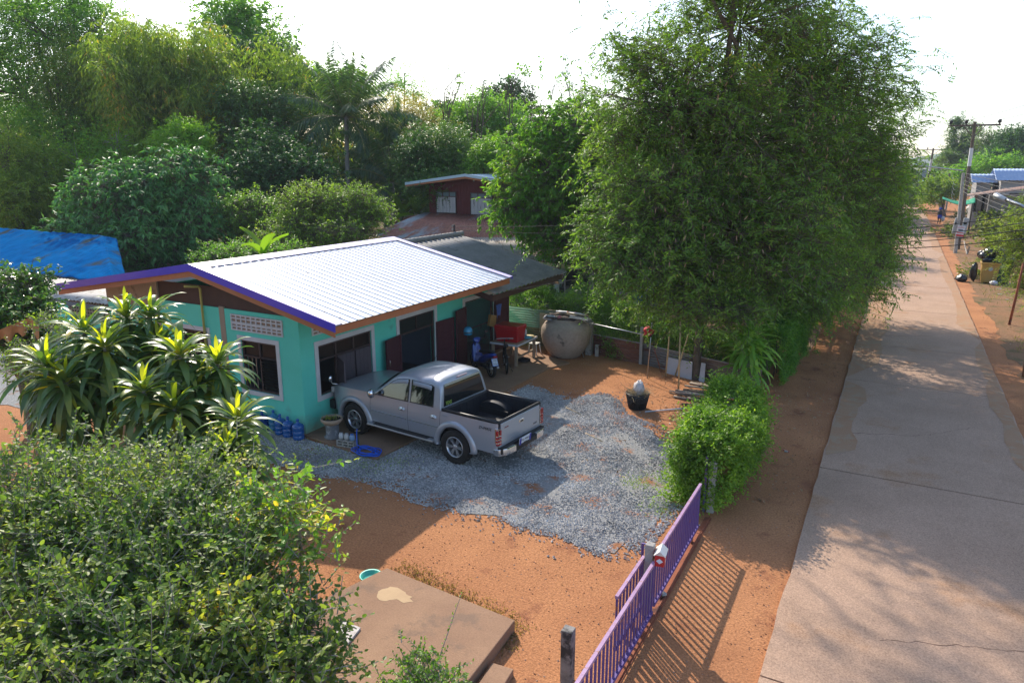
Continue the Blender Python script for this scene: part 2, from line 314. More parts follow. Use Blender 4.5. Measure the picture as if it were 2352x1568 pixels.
# verge of dry grass right of the road
M_VERGE = mat('dry_verge', (.20, .13, .07), .95, (.28, .145, .08), .5, 1.2, bump=1., bscale=30, spec=.1, stain=(.12, .105, .045), sscale=.9, sthr=.53, grain=(22, .3), detail=10)
sheet('verge', [(3.9, 23.5), (30, 23.5), (60, 60), (80, 140), (12, 130), (6, 112), (4.2, 92), (3.8, 60), (3.75, 40)], .006, M_VERGE, .2, .5, 5)
sheet('forest_floor', [(-13, 24), (-24, 14), (-60, 12), (-160, 40), (-150, 160), (-4.5, 160), (-3.6, 60), (-3.2, 26)], .005, mat('leaf_litter', (.13, .09, .05), .95, (.20, .12, .06), .8, bump=1., bscale=12, spec=.1, stain=(.06, .075, .025), sscale=.5, sthr=.52), .3, 1.2, 6)
# gravel
def zz(px, py): return G((1100 + px / 1.68) * .57422, (1850 + py / 1.68) * .57422)
gp = [(-30, 9.6), (-22, 9.0), (-14.3, 10.3), (-12.6, 9.9)] + [tuple(zz(*p)[:2]) for p in [(60, 30), (190, 75), (300, 105), (480, 112), (640, 150), (830, 205), (910, 270), (1090, 315), (1280, 390), (1560, 400), (1650, 470), (1900, 505), (2080, 590), (2200, 650), (2350, 680)]] + \
     [tuple(G(*p)[:2]) for p in [(1500, 1250), (1560, 1180), (1598, 1115), (1590, 1060), (1548, 1010), (1525, 985), (1478, 965), (1440, 950), (1418, 908), (1380, 902), (1325, 912), (1278, 908), (1250, 893), (1212, 884), (1163, 910)]] + \
     [(-9.33, 14.6), (-9.33, 12.2), (-9.42, 11.14), (-11.7, 11.35), (-11.9, 11.5), (-19.2, 11.5), (-19.4, 14.3), (-30, 14.0)]
M_GRAV = mat('blue_grey_gravel_bed', (.17, .172, .175), .95, (.34, .34, .335), 26., bump=1., bscale=40, spec=.2, stain=(.30, .135, .07), sscale=1.5, sthr=.535)
gin = [(x + (-8 - x) * .3 / max(.3, math.dist((x, y), (-8, 12.5))), y + (12.5 - y) * .3 / max(.3, math.dist((x, y), (-8, 12.5)))) if x > -9.2 else ((x, y + .15) if y < 11 and x > -20 else (x, y)) for x, y in gp]
_, gout = sheet('gravel_bed', gin, .012, M_GRAV, .07, .3, 9)
rng = np.random.default_rng(3)
def stones(name, P, size, m, label, cat):
    n = len(P); k = 5; a = rng.uniform(0, 2 * pi, n); V = []
    for j in range(k - 1):
        t = a + j * pi / 2 + rng.uniform(-.4, .4, n); rr = size * rng.uniform(.7, 1.3, n); V.append(P + np.stack([rr * np.cos(t), rr * np.sin(t) * .75, np.zeros(n)], 1))
    V.append(P + np.stack([size * rng.uniform(-.4, .4, n), size * rng.uniform(-.4, .4, n), size * rng.uniform(.5, 1., n)], 1))
    V = np.stack(V, 1).reshape(-1, 3); q = (np.arange(n) * 5)[:, None]
    Fc = np.concatenate([q + np.array([j, (j + 1) % 4, 4]) for j in range(4)]); o = npmesh(name, V, Fc, m); return tag(o, label, cat, kind='stuff')
M_STONE = leafmat('grey_stones', [(0, (.10, .10, .10)), (.35, (.285, .272, .262)), (.7, (.47, .45, .425)), (1, (.74, .69, .62))], trans=0., rough=.85, spec=.2, nscale=1.2)
px = rng.uniform(-14.5, -2.6, 150000); py = rng.uniform(6.5, 18.5, 150000); k = inside(px, py, gp)
from math import floor
dirtn = np.sin(px * 2.1 + 1.3 * np.sin(py * 1.7)) * np.sin(py * 2.3 + 1.1 * np.cos(px * 1.9)) + .35 * np.sin(px * 7 + py * 5) ; k &= rng.random(len(px)) > np.clip((dirtn - .1) * 1.7, 0, .9) * (px > -7.6)
px, py = px[k][:62000], py[k][:62000]
ex = []
for i in range(0, len(gout)):
    if gout[i][0] > -13: ex += [(gout[i][0] + rng.normal(0, .3), gout[i][1] + rng.normal(0, .3)) for _ in range(30)]
ex = np.array(ex); pp = np.concatenate([np.stack([px, py], 1), ex])
pp = pp[~((pp[:, 0] < -9.36) & (pp[:, 1] > 11.3 ))]
stones('gravel', np.column_stack([pp, np.full(len(pp), .012)]), rng.uniform(.014, .03, len(pp)), M_STONE, 'loose blue grey gravel spread over the yard', 'gravel')
# small clods and pebbles on the red earth and road edge
n = 9000; P = np.column_stack([rng.uniform(-12, -.8, n), rng.uniform(4.5, 24, n), np.full(n, .003)])
stones('pebbles', P, rng.uniform(.006, .018, n) , leafmat('clods', [(0, (.17, .075, .04)), (.5, (.34, .15, .075)), (1, (.42, .36, .3))], trans=0., rough=.9), 'scattered clods and pebbles on the red earth', 'pebbles')
# dead leaves and litter on shoulders
n = 5200; P = np.concatenate([np.column_stack([rng.uniform(-6, -1.0, 2200), rng.uniform(13, 34, 2200), np.full(2200, .012)]), np.column_stack([rng.uniform(3.5, 14, 3000), rng.uniform(22, 80, 3000), np.full(3000, .015)])]); n = len(P)
V, Fc = leaves(P, unit(rng.normal(0, 1, (n, 3)) * [1, 1, .12]), unit(rng.normal(0, .3, (n, 3)) + [0, 0, 1]), rng.uniform(.04, .12, n), rng.uniform(.015, .045, n))
tag(npmesh('leaf_litter', V, Fc, leafmat('dead_leaves', [(0, (.10, .055, .03)), (.6, (.30, .17, .085)), (1, (.48, .36, .22))], trans=.1)), 'dry fallen leaves scattered beside the road', 'leaf litter', kind='stuff')
def grass(name, P, h, m, label):
    n = len(P); d = unit(rng.normal(0, .45, (n, 3)) + [0, 0, 1.]); V, Fc = leaves(P, d, sph(rng, n), h * rng.uniform(.5, 1.2, n), np.full(n, .012) + h * .05, bend=.3)
    return tag(npmesh(name, V, Fc, m), label, 'grass', kind='stuff')
M_GRASS = leafmat('green_grass', [(0, (.05, .10, .02)), (.6, (.10, .17, .035)), (1, (.22, .24, .07))]); M_DRYG = leafmat('dry_grass', [(0, (.045, .04, .022)), (.6, (.085, .072, .042)), (1, (.13, .115, .07))])
def blob(cx, cy, s, n): return np.column_stack([rng.normal(cx, s, n), rng.normal(cy, s, n), np.zeros(n)])
P = np.concatenate([blob(-10.9, 10.9, .5, 700), blob(-9.5, 10.85, .35, 600), blob(-9.0, 11.3, .25, 300), blob(-13.3, 10.4, .3, 200), blob(-4, 12.9, .25, 400), blob(-3.3, 11.9, .2, 300)])
grass('green_grass', P, .07, M_GRASS, 'short green weeds sprouting round the gravel edge')
t = rng.random(1300); P = np.column_stack([-6.4 + 2.5 * t + rng.normal(0, .09, 1300), 8.0 - .45 * t + rng.normal(0, .12, 1300) , np.zeros(1300)])
P = np.concatenate([P, blob(-4.1, 7.2, .12, 500)]); grass('dry_grass', P, .07, M_DRYG, 'dry straw coloured grass along the slab edge')
P = np.concatenate([np.column_stack([rng.uniform(4.1, 26, 50000), 25 + 75 * rng.random(50000) ** 1.2, np.zeros(50000)])]); k = (np.sin(P[:, 0] * .9) + np.sin(P[:, 1] * .45 + P[:, 0] * .3) + rng.normal(0, .5, len(P))) > -.1
grass('verge_grass', P[k], .24, leafmat('verge_grass', [(0, (.03, .055, .018)), (.5, (.085, .09, .04)), (1, (.15, .13, .08))]), 'patchy dry and green grass on the right verge')
# ---------------------------------------------------------------- concrete pad round the house, septic slab, step
pad = [(-11.9, 11.46), (-9.42, 11.12), (-9.36, 12.5), (-9.30, 16.3), (-9.22, 19.4), (-8.9, 20.3), (-11.9, 21.6)]
tag(MB().prism([(x, y, -.05) for x, y in pad], (0, 0, .1)).build('concrete_pad', M_PAD), kind='structure')
a = G(*[890, 1303], .22)
sl_ = [(-6.57, 7.92), (-4.12, 7.55), (-3.98, 4.4), (-7.4, 4.2), (-7.3, 6.6)]
tk = [G(889, 1303, .18), G(1183, 1423, .18), G(1015, 1640, .18), G(650, 1560, .18), G(700, 1395, .18)]
slab = MB().prism([(p[0], p[1], -.02) for p in tk][::-1], (0, 0, .20)).build('concrete_slab', M_PAD, bevel=.012)
tag(slab, 'raised flat concrete slab with pale cement patches beside the dirt', 'slab')
st = [G(1130, 1520, .09), G(1180, 1535, .09), G(1140, 1600, .09), G(1085, 1590, .09)]
tag(MB().prism([(p[0], p[1], -.02) for p in st][::-1], (0, 0, .11)).build('concrete_step', M_PAD, bevel=.01), 'low concrete step against the front of the slab', 'step')
for i, (c, s) in enumerate([((905, 1362), .28), ((885, 1370), .2), ((925, 1372), .2)]):
    p = G(*c, .1815); nn = 14; rg = random.Random(i)
    b = MB().add([(p[0] + s * .75 * (1 + rg.uniform(-.3, .3)) * cos(2 * pi * k / nn), p[1] + s * .5 * (1 + rg.uniform(-.3, .3)) * sin(2 * pi * k / nn), .1815 + i * .0006) for k in range(nn)], [tuple(range(nn))])
    b.build('cement_patch', mat('pale_cement', (.52, .37, .22), .9, (.42, .29, .18), 3., spec=.1), slab)
p = G(812, 1447, .18); hp_ = [G(790, 1425, .21), G(828, 1440, .21), G(800, 1475, .21), G(762, 1455, .21)]
h = MB().prism([(q[0], q[1], .18) for q in hp_][::-1], (0, 0, .03)).build('slab_hatch', mat('white_flaky', (.62, .6, .6), .8, (.3, .25, .22), 14.), slab)
p = G(852, 1331); t = thing('plastic_basin', 'small turquoise plastic tray lying by the back corner of the slab', 'basin', (p[0], p[1], 0))
MB().lathe([(.001, .03), (.13, .03), (.15, .08), (.175, .085), (.175, .075), (.14, .02), (.001, .02)], (p[0], p[1], 0), 20).build('tray', mat('turquoise_plastic', (.06, .46, .36), .4), t)
# ---------------------------------------------------------------- house
def wall(mb, o, u, n, L, z0, z1, th, holes):
    """wall of thickness th behind its outer face, cut by holes (a0,a1,z0,z1)"""
    us = sorted({0, L, *[h[0] for h in holes], *[h[1] for h in holes]}); o = np.array(o, float); u = np.array(u, float); n = np.array(n, float)
    for a, b in zip(us[:-1], us[1:]):
        zs = [z0]; hs = sorted([(h[2], h[3]) for h in holes if h[0] < (a + b) / 2 < h[1]]); cur = z0
        for h0, h1 in hs + [(z1, z1)]:
            if h0 > cur + 1e-6:
                p0 = o + u * a; p1 = o + u * b - n * th
                mb.b2((min(p0[0], p1[0]), min(p0[1], p1[1]), cur), (max(p0[0], p1[0]), max(p0[1], p1[1]), h0))
            cur = h1
HX, HY, HE = -11.81, 11.5, 21.3
house = thing('house', 'mint green single storey house under a white ribbed metal roof', 'house', (-14, 16, 0))
w1 = (.56, 2.51, .84, 2.08); d1 = (3.7, 5.4, .03, 2.12); d2 = (7.1, 8.9, .03, 2.06)
wb = MB()
wall(wb, (HX, HY, 0), (0, 1, 0), (1, 0, 0), HE - HY, -.05, 2.86, .15, [w1, d1, d2])
wall(wb, (-18.92, HY, 0), (1, 0, 0), (0, -1, 0), 18.92 + HX - .15, -.05, 2.86, .15, [(3.0, 3.97, .88, 2.2), (5.17, 6.35, .88, 2.14)])
wb.b2((-18.92, HY + .15, -.05), (-18.77, HE, 2.86)); wb.b2((-18.77, HE - .15, -.05), (HX - .15, HE, 2.8))
wb.build('wall', M_GREEN, house)
pl = MB(); pl.prism([(-18.93, HY - .012, 2.62), (-16.72, HY - .012, 2.62), (-16.72, HY - .012, 3.44), (-18.93, HY - .012, 3.18)], (0, .15, 0))
_p1 = MB().b2((-14.43, HY - .01, .0), (-14.25, HY + .1, 2.9)); _p2 = MB().b2((-16.9, HY - .01, 0), (-16.72, HY + .1, 2.615))
for _n, _b in (('gable_wall', pl), ('pillar', _p1), ('pillar', _p2)): _b.build(_n, mat('bare_render', (.34, .27, .2), .9, (.40, .32, .25), 2., stain=(.16, .13, .11), sscale=2., spec=.1), house)
gb = MB().prism([(-16.72, HY + .03, 2.86), (-11.83, HY + .03, 2.86), (-11.83, HY + .03, 2.92), (-13.35, HY + .03, 3.36), (-16.72, HY + .03, 3.36)], (0, .03, 0)).build('gable_board', mat('brown_board', (.055, .028, .022), .7, (.075, .038, .03), 3.), house)
# roof planes: ridge (-14.16, 4.0), right eave (-9.88, 3.05), left eave (-19.63, 3.12)
RY0, RY1 = 10.6, 18.15; RX, RZ = -14.16, 4.0; EX, EZ = -9.88, 3.05; LX, LZ = -19.63, 3.12
def ribbed(y0, y1, x0, z0, x1, z1, pitch=.25, hgt=.02, n=2):
    """sheet metal running from (x0,z0) down to (x1,z1), ribs along the slope"""
    b = MB(); pr = []; y = y0
    while y < y1 - 1e-6:
        for dy, h in ((0, 0), (.20, 0), (.212, hgt), (.232, hgt), (.244, 0)): 
            if y + dy <= y1: pr.append((y + dy, h))
        y += pitch
    pr.append((y1, 0)); vs = []
    for j in range(n + 1):
        t = j / n; x = x0 + (x1 - x0) * t; z = z0 + (z1 - z0) * t
        vs += [(x, yy, z + h) for yy, h in pr]
    m = len(pr); b.add(vs, [(j * m + i, j * m + i + 1, (j + 1) * m + i + 1, (j + 1) * m + i) for j in range(n) for i in range(m - 1)]); return b
M_ROOF = mat('white_metal_sheet', (.70, .71, .76), .33, (.64, .655, .70), .5, grain=(.9, .06), stain=(.60, .55, .50), sscale=.8, sthr=.66, metal=0., spec=.8, coat=.5)
M_PURP = mat('purple_flashing', (.06, .04, .42), .32, (.075, .05, .44), 2., spec=.6)
M_SHEEN = mat('lilac_sheen', (.62, .55, .82), .35, spec=.6)  # pale reflection on top of the purple flashing, put into the colour
roof = ribbed(RY0, RY1, RX, RZ, EX, EZ).build('roof', M_ROOF, house, solid=.004)
ribbed(RY0, RY1, RX, RZ, LX, LZ).build('roof', M_ROOF, house, solid=.004)
# screws
sc = MB()
for k_ in range(4):
    t = .12 + .25 * k_
    for i in range(30):
        sc.cyl((RX + (EX - RX) * t, RY0 + .1 + .25 * i, RZ + (EZ - RZ) * t + .006), .009, .012, 6)
sc.build('screw', mat('screw_grey', (.3, .3, .32), .5, metal=.6), roof)
th_r = atan2(RZ - EZ, EX - RX); th_l = atan2(RZ - LZ, RX - LX)
fl = MB()
cap = lambda x0, z0, x1, z1, y, wd, t_: MB().prism([(x0, y, z0), (x1, y, z1), (x1, y, z1 + t_), (x0, y, z0 + t_)], (0, wd, 0))
for (x1, z1) in ((EX + .03, EZ - .006), (LX - .03, LZ - .006)):
    cap(RX, RZ - .11, x1, z1 - .11, RY0 - .03, .03, .175).build('barge_flashing', M_PURP, house)
    cap(RX, RZ + .036, x1, z1 + .036, RY0 + .0, .26, .006).build('barge_flashing', M_SHEEN, house)
    cap(RX, RZ - .24, x1 - math.copysign(.05, x1 - RX), z1 - .235, RY0 + .012, .03, .13).build('fascia', M_BROWNF, house)
    cap(RX, RZ + .036, x1, z1 + .036, RY1 - .2, .22, .006).build('barge_flashing', M_SHEEN, house)
    cap(RX, RZ - .04, x1, z1 - .04, RY1 + .02, .02, .083).build('barge_flashing', M_PURP, house)
rc = MB(); rc.prism([(RX - .28, RY0, RZ - .04), (RX, RY0, RZ + .055), (RX, RY0, RZ + .045), (RX - .28, RY0, RZ - .045)], (0, RY1 - RY0, 0)); rc.prism([(RX + .28, RY0, RZ - .028), (RX, RY0, RZ + .045), (RX, RY0, RZ + .055), (RX + .28, RY0, RZ - .022)], (0, RY1 - RY0, 0))
rc.build('ridge_cap', M_SHEEN, house)
MB().b2((EX - .09, RY0 + .02, EZ - .19), (EX - .055, RY1, EZ - .035)).build('fascia', M_BROWNF, house)
MB().b2((LX + .055, RY0 + .02, LZ - .19), (LX + .09, RY1, LZ - .035)).build('fascia', M_BROWNF, house)
rf = MB()
for i in range(8):   # steel rafters and purlins under the overhang
    y = RY0 + .35 + i * 1.02
    for (x1, z1) in ((EX - .1, EZ - .04), (LX + .1, LZ - .04)):
        rf.prism([(RX, y, RZ - .10), (x1, y, z1 - .10), (x1, y, z1 - .02), (RX, y, RZ - .02)], (0, .05, 0))
rf.build('rafter', mat('pale_steel', (.36, .35, .30), .6), house)
_r = np.random.default_rng(12); _n = 90; _u = _r.random(_n) ** .7; _P = np.column_stack([RX + (EX - RX) * _u, _r.uniform(RY0 + .2, RY1 - .2, _n), RZ + (EZ - RZ) * _u + .03]); _V = leaves(_P, unit(_r.normal(0, 1, (_n, 3)) * [1, 1, .2]), unit(_r.normal(0, .3, (_n, 3)) + [0, 0, 1]), _r.uniform(.04, .1, _n), _r.uniform(.015, .04, _n))
tag(npmesh('roof_leaves', *_V, leafmat('dead_leaves', [])), 'a few dry leaves scattered on the white metal roof', 'dead leaves', kind='stuff')
# interior
M_INT = mat('room_blue', (.16, .20, .26), .8, (.19, .23, .30), 1.); it = MB()
it.b2((-15.6, HY + .16, 0), (-15.5, HE - .16, 2.8)); it.b2((-15.5, 14.95, 0), (HX - .16, 15.05, 2.8)); it.b2((-15.5, 17.75, 0), (HX - .16, 17.85, 2.8)); it.build('inner_wall', M_INT, house)
MB().b2((-18.77, HY + .16, -.02), (HX - .155, HE - .155, .045)).build('floor', mat('tile_floor', (.16, .14, .13), .5), house)
MB().b2((-15.5, HY + .16, 2.74), (HX - .16, HE - .16, 2.79)).build('ceiling', mat('ceiling_board', (.25, .25, .25), .9), house)
# window in the long wall
def frame(mb, ax, fixed, a0, a1, z0, z1, w, d0, d1):
    """rectangular ring on plane ax=fixed between depths d0..d1"""
    for (p0, p1, q0, q1) in ((a0, a1, z1 - w, z1), (a0, a1, z0, z0 + w), (a0, a0 + w, z0 + w, z1 - w), (a1 - w, a1, z0 + w, z1 - w)):
        if ax == 'x': mb.b2((fixed + d0, p0, q0), (fixed + d1, p1, q1))
        else: mb.b2((p0, fixed - d1, q0), (p1, fixed - d0, q1))
def win_x(y0, y1, z0, z1):
    wn = MB(); frame(wn, 'x', HX, y0 - .12, y1 + .12, z0 - .12, z1 + .12, .12, .001, .028); o = wn.build('window', M_WHITE, house, bevel=.004); return o
w = win_x(HY + w1[0], HY + w1[1], w1[2], w1[3]); ya, yb = HY + w1[0], HY + w1[1]; f = MB(); frame(f, 'x', HX, ya, yb, w1[2], w1[3], .05, -.10, -.02)
zt = w1[3] - .36; f.b2((HX - .09, ya + .05, zt - .04), (HX - .03, yb - .05, zt)); W3 = (yb - ya) / 3
for k_ in (1, 2): f.b2((HX - .09, ya + W3 * k_ - .025, w1[2] + .05), (HX - .03, ya + W3 * k_ + .025, w1[3] - .05))
f.build('frame', M_WOOD, w); pn = MB()
for k_ in range(3): pn.b2((HX - .07, ya + W3 * k_ + .03, zt + .003), (HX - .06, ya + W3 * (k_ + 1) - .03, w1[3] - .05))
pn.build('pane', M_HGL, w)
M_SHUT = mat('aubergine_board', (.075, .06, .075), .6, (.10, .08, .095), 6., stretch=(3, 3, .4))
for k_ in (1, 2):
    s = MB(); 
    for j in range(4): y = ya + W3 * k_ + .03 + j * (W3 - .06) / 4; s.b2((HX - .03, y + .002, w1[2] + .02), (HX + .005, y + (W3 - .06) / 4 - .003, zt - .045))
    s.b2((HX + .006, ya + W3 * k_ + .04, w1[2] + .1), (HX + .014, ya + W3 * (k_ + 1) - .04, w1[2] + .16)); s.build('shutter', M_SHUT, w)
s = MB(); hy = ya + W3 - .02; a = radians(58); R = rotz(-a); s.box((HX + .03 + sin(a) * (W3 - .08) / 2, hy - cos(a) * (W3 - .08) / 2, (w1[2] + zt) / 2), (.03, W3 - .08, zt - w1[2] - .08), rotz(a)); s.build('shutter', M_SHUT, w)
# doors
def door(y0, y1, z0, z1, transom, mesh_):
    o = MB(); 
    o.b2((HX + .001, y0 - .13, z1), (HX + .028, y1 + .13, z1 + .13)); o.b2((HX + .001, y0 - .13, .06), (HX + .028, y0, z1)); o.b2((HX + .001, y1, .06), (HX + .028, y1 + .13, z1))
    d = o.build('door', M_WHITE, house, bevel=.004); f = MB(); f.b2((HX - .1, y0, z1 - .05), (HX - .01, y1, z1)); f.b2((HX - .1, y0, .05), (HX - .01, y0 + .05, z1 - .05)); f.b2((HX - .1, y1 - .05, .05), (HX - .01, y1, z1 - .05))
    if transom:
        zt = z1 - .42; f.b2((HX - .1, y0 + .05, zt - .05), (HX - .01, y1 - .05, zt)); f.b2((HX - .09, (y0 + y1) / 2 - .02, zt), (HX - .02, (y0 + y1) / 2 + .02, z1 - .05))
        MB().b2((HX - .06, y0 + .05, zt + .002), (HX - .05, y1 - .05, z1 - .052)).build('pane', mat('dusty_glass', (.02, .028, .028), .3, spec=.2), d)
    f.build('frame', M_WOOD, d)
    if mesh_:
        g = MB(); n_ = 46
        for i in range(n_): yy = y0 + .06 + (y1 - y0 - .12) * i / (n_ - 1); g.b2((HX - .024, yy - .002, .08), (HX - .02, yy + .002, z1 - .055))
        for i in range(50): zz_ = .09 + (z1 - .16) * i / 49; g.b2((HX - .0195, y0 + .05, zz_ - .002), (HX - .0155, y1 - .05, zz_ + .002))
        g.build('insect_screen', mat('screen_wire', (.09, .09, .1), .6), d)
        f2 = MB(); f2.b2((HX - .05, y0 + .05, 1.1), (HX - .03, y1 - .05, 1.14)); f2.build('screen_rail', M_WOOD, d)
    return d
def leaf(d, hy, hz0, hz1, wd, ang, sgn, label=None, bars=(.35, .7)):
    """door leaf hinged at (HX+.03, hy); lies sgn along Y, swung ang degrees off the wall"""
    a = radians(ang); c = np.array([HX + .045 + sin(a) * wd / 2, hy + sgn * cos(a) * wd / 2, (hz0 + hz1) / 2]); R = rotz(-sgn * a)
    m = MB(); m.box(c, (.035, wd, hz1 - hz0), R); ht = hz1 - hz0
    for (q0, q1) in ((0, .03), (.42, .46), (.72, .76), (.97, 1.)):
        m.box(c + R @ np.array([.022, 0, 0]) + [0, 0, (q0 + q1 - 1) / 2 * ht], (.012, wd - .02, (q1 - q0) * ht), R)
    for q in (-.5, .5): m.box(c + R @ np.array([.024, q * (wd - .09), 0]), (.014, .08, ht - .01), R)
    o = m.build('door_leaf', M_MAROON, d, bevel=.003); return o
dd1 = door(HY + d1[0], HY + d1[1], d1[2], d1[3], True, False); dd2 = door(HY + d2[0], HY + d2[1], d2[2], d2[3], False, True)
l1 = leaf(dd1, 15.2, .08, 1.72, .82, 9, -1); leaf(dd1, 16.93, .08, 1.74, .84, 5, 1)
hd = MB().tube([(HX + .21, 14.47, 1.0), (HX + .235, 14.47, 1.03), (HX + .235, 14.47, 1.15), (HX + .21, 14.47, 1.18)], .008, 6).build('handle', M_CHROME, l1)
leaf(dd2, 18.6, .08, 1.92, .80, 10, -1); leaf(dd2, 20.42, .08, 1.92, .80, 8, 1)
MB().tube([(HX - .03, 19.6, 1.0), (HX, 19.6, 1.02), (HX, 19.6, 1.16), (HX - .03, 19.6, 1.18)], .01, 6).build('handle', M_BLACK, dd2)
# gable windows with glass louvres
def win_y(x0, x1, z0, z1):
    o = MB(); frame(o, 'y', HY, x0 - .11, x1 + .11, z0 - .11, z1 + .11, .11, .001, .026); w = o.build('window', M_WHITE, house, bevel=.004)
    f = MB(); frame(f, 'y', HY, x0, x1, z0, z1, .045, -.1, -.02); zt = z1 - .38; xm = (x0 + x1) / 2
    f.b2((x0 + .045, HY + .02, zt - .04), (x1 - .045, HY + .09, zt)); f.b2((xm - .02, HY + .02, z0 + .045), (xm + .02, HY + .09, z1 - .045)); f.build('frame', M_WOOD, w)
    p = MB()
    for a, b in ((x0 + .045, xm - .02), (xm + .02, x1 - .045)): p.b2((a, HY + .055, zt), (b, HY + .06, z1 - .045))
    p.build('pane', M_HGL, w); lv = MB(); n = 11
    for i in range(n):
        z = z0 + .09 + (zt - .12 - z0) * i / n; lv.box(((xm + x1) / 2, HY + .03, z + .04), (x1 - xm - .09, .10, .006), rotx(radians(-52)))
    lv.build('louvre', mat('louvre_glass', (.02, .022, .022), .3, spec=.25), w)
    b = MB()
    for i in range(4): b.b2((x0 + .09 + i * (xm - x0) / 4.3, HY + .08, z0 + .05), (x0 + .102 + i * (xm - x0) / 4.3, HY + .09, zt - .04))
    b.build('window_bar', M_STEEL, w)
win_y(-13.75, -12.57, .88, 2.14); win_y(-15.92, -14.95, .88, 2.2)
def vent(x0, x1, z0, z1, axis, c0, n, rows=4):
    v = MB(); bk = MB()
    if axis == 'y':
        bk.b2((x0, c0 - .004, z0), (x1, c0 + .01, z1)); hh = (z1 - z0)
        zs = [z0 + .03, z0 + .10, z0 + .19, z0 + .26] if rows == 4 else [z0 + .04 + i * .1 for i in range(rows)]
        xs = [x0 + .02 + i * (x1 - x0 - .04) / n for i in range(n + 1)]
        for i in range(n + 1): v.b2((xs[i] - .018, c0 - .03, z0), (xs[i] + .018, c0 - .004, z1))
        for z in [z0 + .015, z0 + hh * .25, z0 + hh * .5 - .03, z0 + hh * .5 + .0, z0 + hh * .75, z1 - .02]: v.b2((x0, c0 - .029, z - .016), (x1, c0 - .005, z + .016))
    else:
        bk.b2((c0 - .01, x0, z0), (c0 + .004, x1, z1)); hh = z1 - z0; xs = [x0 + .02 + i * (x1 - x0 - .04) / n for i in range(n + 1)]
        for i in range(n + 1): v.b2((c0 + .004, xs[i] - .018, z0), (c0 + .03, xs[i] + .018, z1))
        for z in [z0 + .015, z0 + hh * .25, z0 + hh * .5, z0 + hh * .75, z1 - .02]: v.b2((c0 + .005, x0, z - .016), (c0 + .029, x1, z + .016))
    o = v.build('vent_block', M_WHITE, house); bk.build('vent_backing', mat('vent_brown_clay', (.33, .22, .15), .9), o)  # backing is plain brown behind the white bars
vent(-14.02, -12.3, 2.36, 2.76, 'y', HY, 10); vent(11.9, 13.1, 2.36, 2.72, 'x', HX, 7)
dp = MB().tube([(-14.95, HY - .5, 3.42), (-14.96, HY - .12, 3.36), (-14.96, HY - .07, 3.3), (-14.96, HY - .07, .1)], .03, 8).build('drain_pipe', mat('yellow_pipe', (.46, .42, .12), .5), house)
# rear roof of grey fibre cement
def corr(P00, P10, P01, P11, nw, amp, nv=8, steps=4, stepz=.012, seg=6, sag=0.):
    """corrugated sheet; waves across u (P00->P10), running along v"""
    P00, P10, P01, P11 = [np.array(p, float) for p in (P00, P10, P01, P11)]; nn = unit(np.cross(P10 - P00, P01 - P00)); nn = nn * (1 if nn[2] > 0 else -1)
    b = MB(); nu = nw * seg; nv = steps * 2; vl = []
    for s_ in range(steps): vl += [(s_ / steps, 1.), ((s_ + .999) / steps, 0.)]
    vs = []
    for v, up in vl:
        for i in range(nu + 1):
            u = i / nu; p = (P00 * (1 - u) + P10 * u) * (1 - v) + (P01 * (1 - u) + P11 * u) * v
            vs.append(p + nn * (amp * sin(2 * pi * nw * u) + stepz * (1 - up) - sag * sin(pi * v)))
    m = len(vl); b.add(vs, [(j * (nu + 1) + i, j * (nu + 1) + i + 1, (j + 1) * (nu + 1) + i + 1, (j + 1) * (nu + 1) + i) for j in range(m - 1) for i in range(nu)], True); return b
M_FIBRE = mat('fibre_cement', (.20, .195, .19), .85, (.29, .28, .27), 2.2, bump=.3, bscale=30, stain=(.12, .115, .11), sscale=1.6, sthr=.6, spec=.2)
r2 = corr((-14.4, 17.5, 3.74), (-14.4, 22.5, 3.74), (-10.02, 17.5, 2.63), (-10.02, 22.5, 2.63), 18, .03, steps=4, stepz=.02).build('roof', M_FIBRE, house, solid=.01)
r2['label'] = 'grey corrugated rear roof'
corr((-14.4, 18.2, 3.74), (-14.4, 22.5, 3.74), (-19.4, 18.2, 2.6), (-19.4, 22.5, 2.6), 22, .03, steps=4, stepz=.02).build('roof', M_FIBRE, house, solid=.01)
rc = MB()
for i in range(19):
    y = 18.1 + i * .235; rc.tube([(-14.4, y, 3.79), (-14.4, y + .26, 3.79)], [.085, .1], 10, caps=False)
rc.build('ridge_tile', M_FIBRE, house)
f = MB(); f.b2((-10.2, 17.52, 2.40), (-10.16, 22.45, 2.57)); f.prism([(-12.2, 17.5, 2.95), (-10.2, 17.5, 2.40), (-10.2, 17.5, 2.57), (-12.2, 17.5, 3.12)], (0, .03, 0)); f.b2((-12.1, 18.2, 2.72), (-11.82, 18.26, 2.86)); f.build('fascia', mat('dark_brown_fascia', (.07, .03, .025), .6), house)
MB().tube([(-14.5, 22.2, 3.6), (-14.5, 22.2, 4.15)], .04, 6).build('wire_bracket', M_WOOD, house)
ib = MB(); [ib.lathe([(.001, -.04), (.04, -.03), (.03, 0), (.045, .03), (.001, .045)], (-14.57, 22.2, z), 8) for z in (3.95, 4.08)]; ib.build('insulator', M_CONC, house)
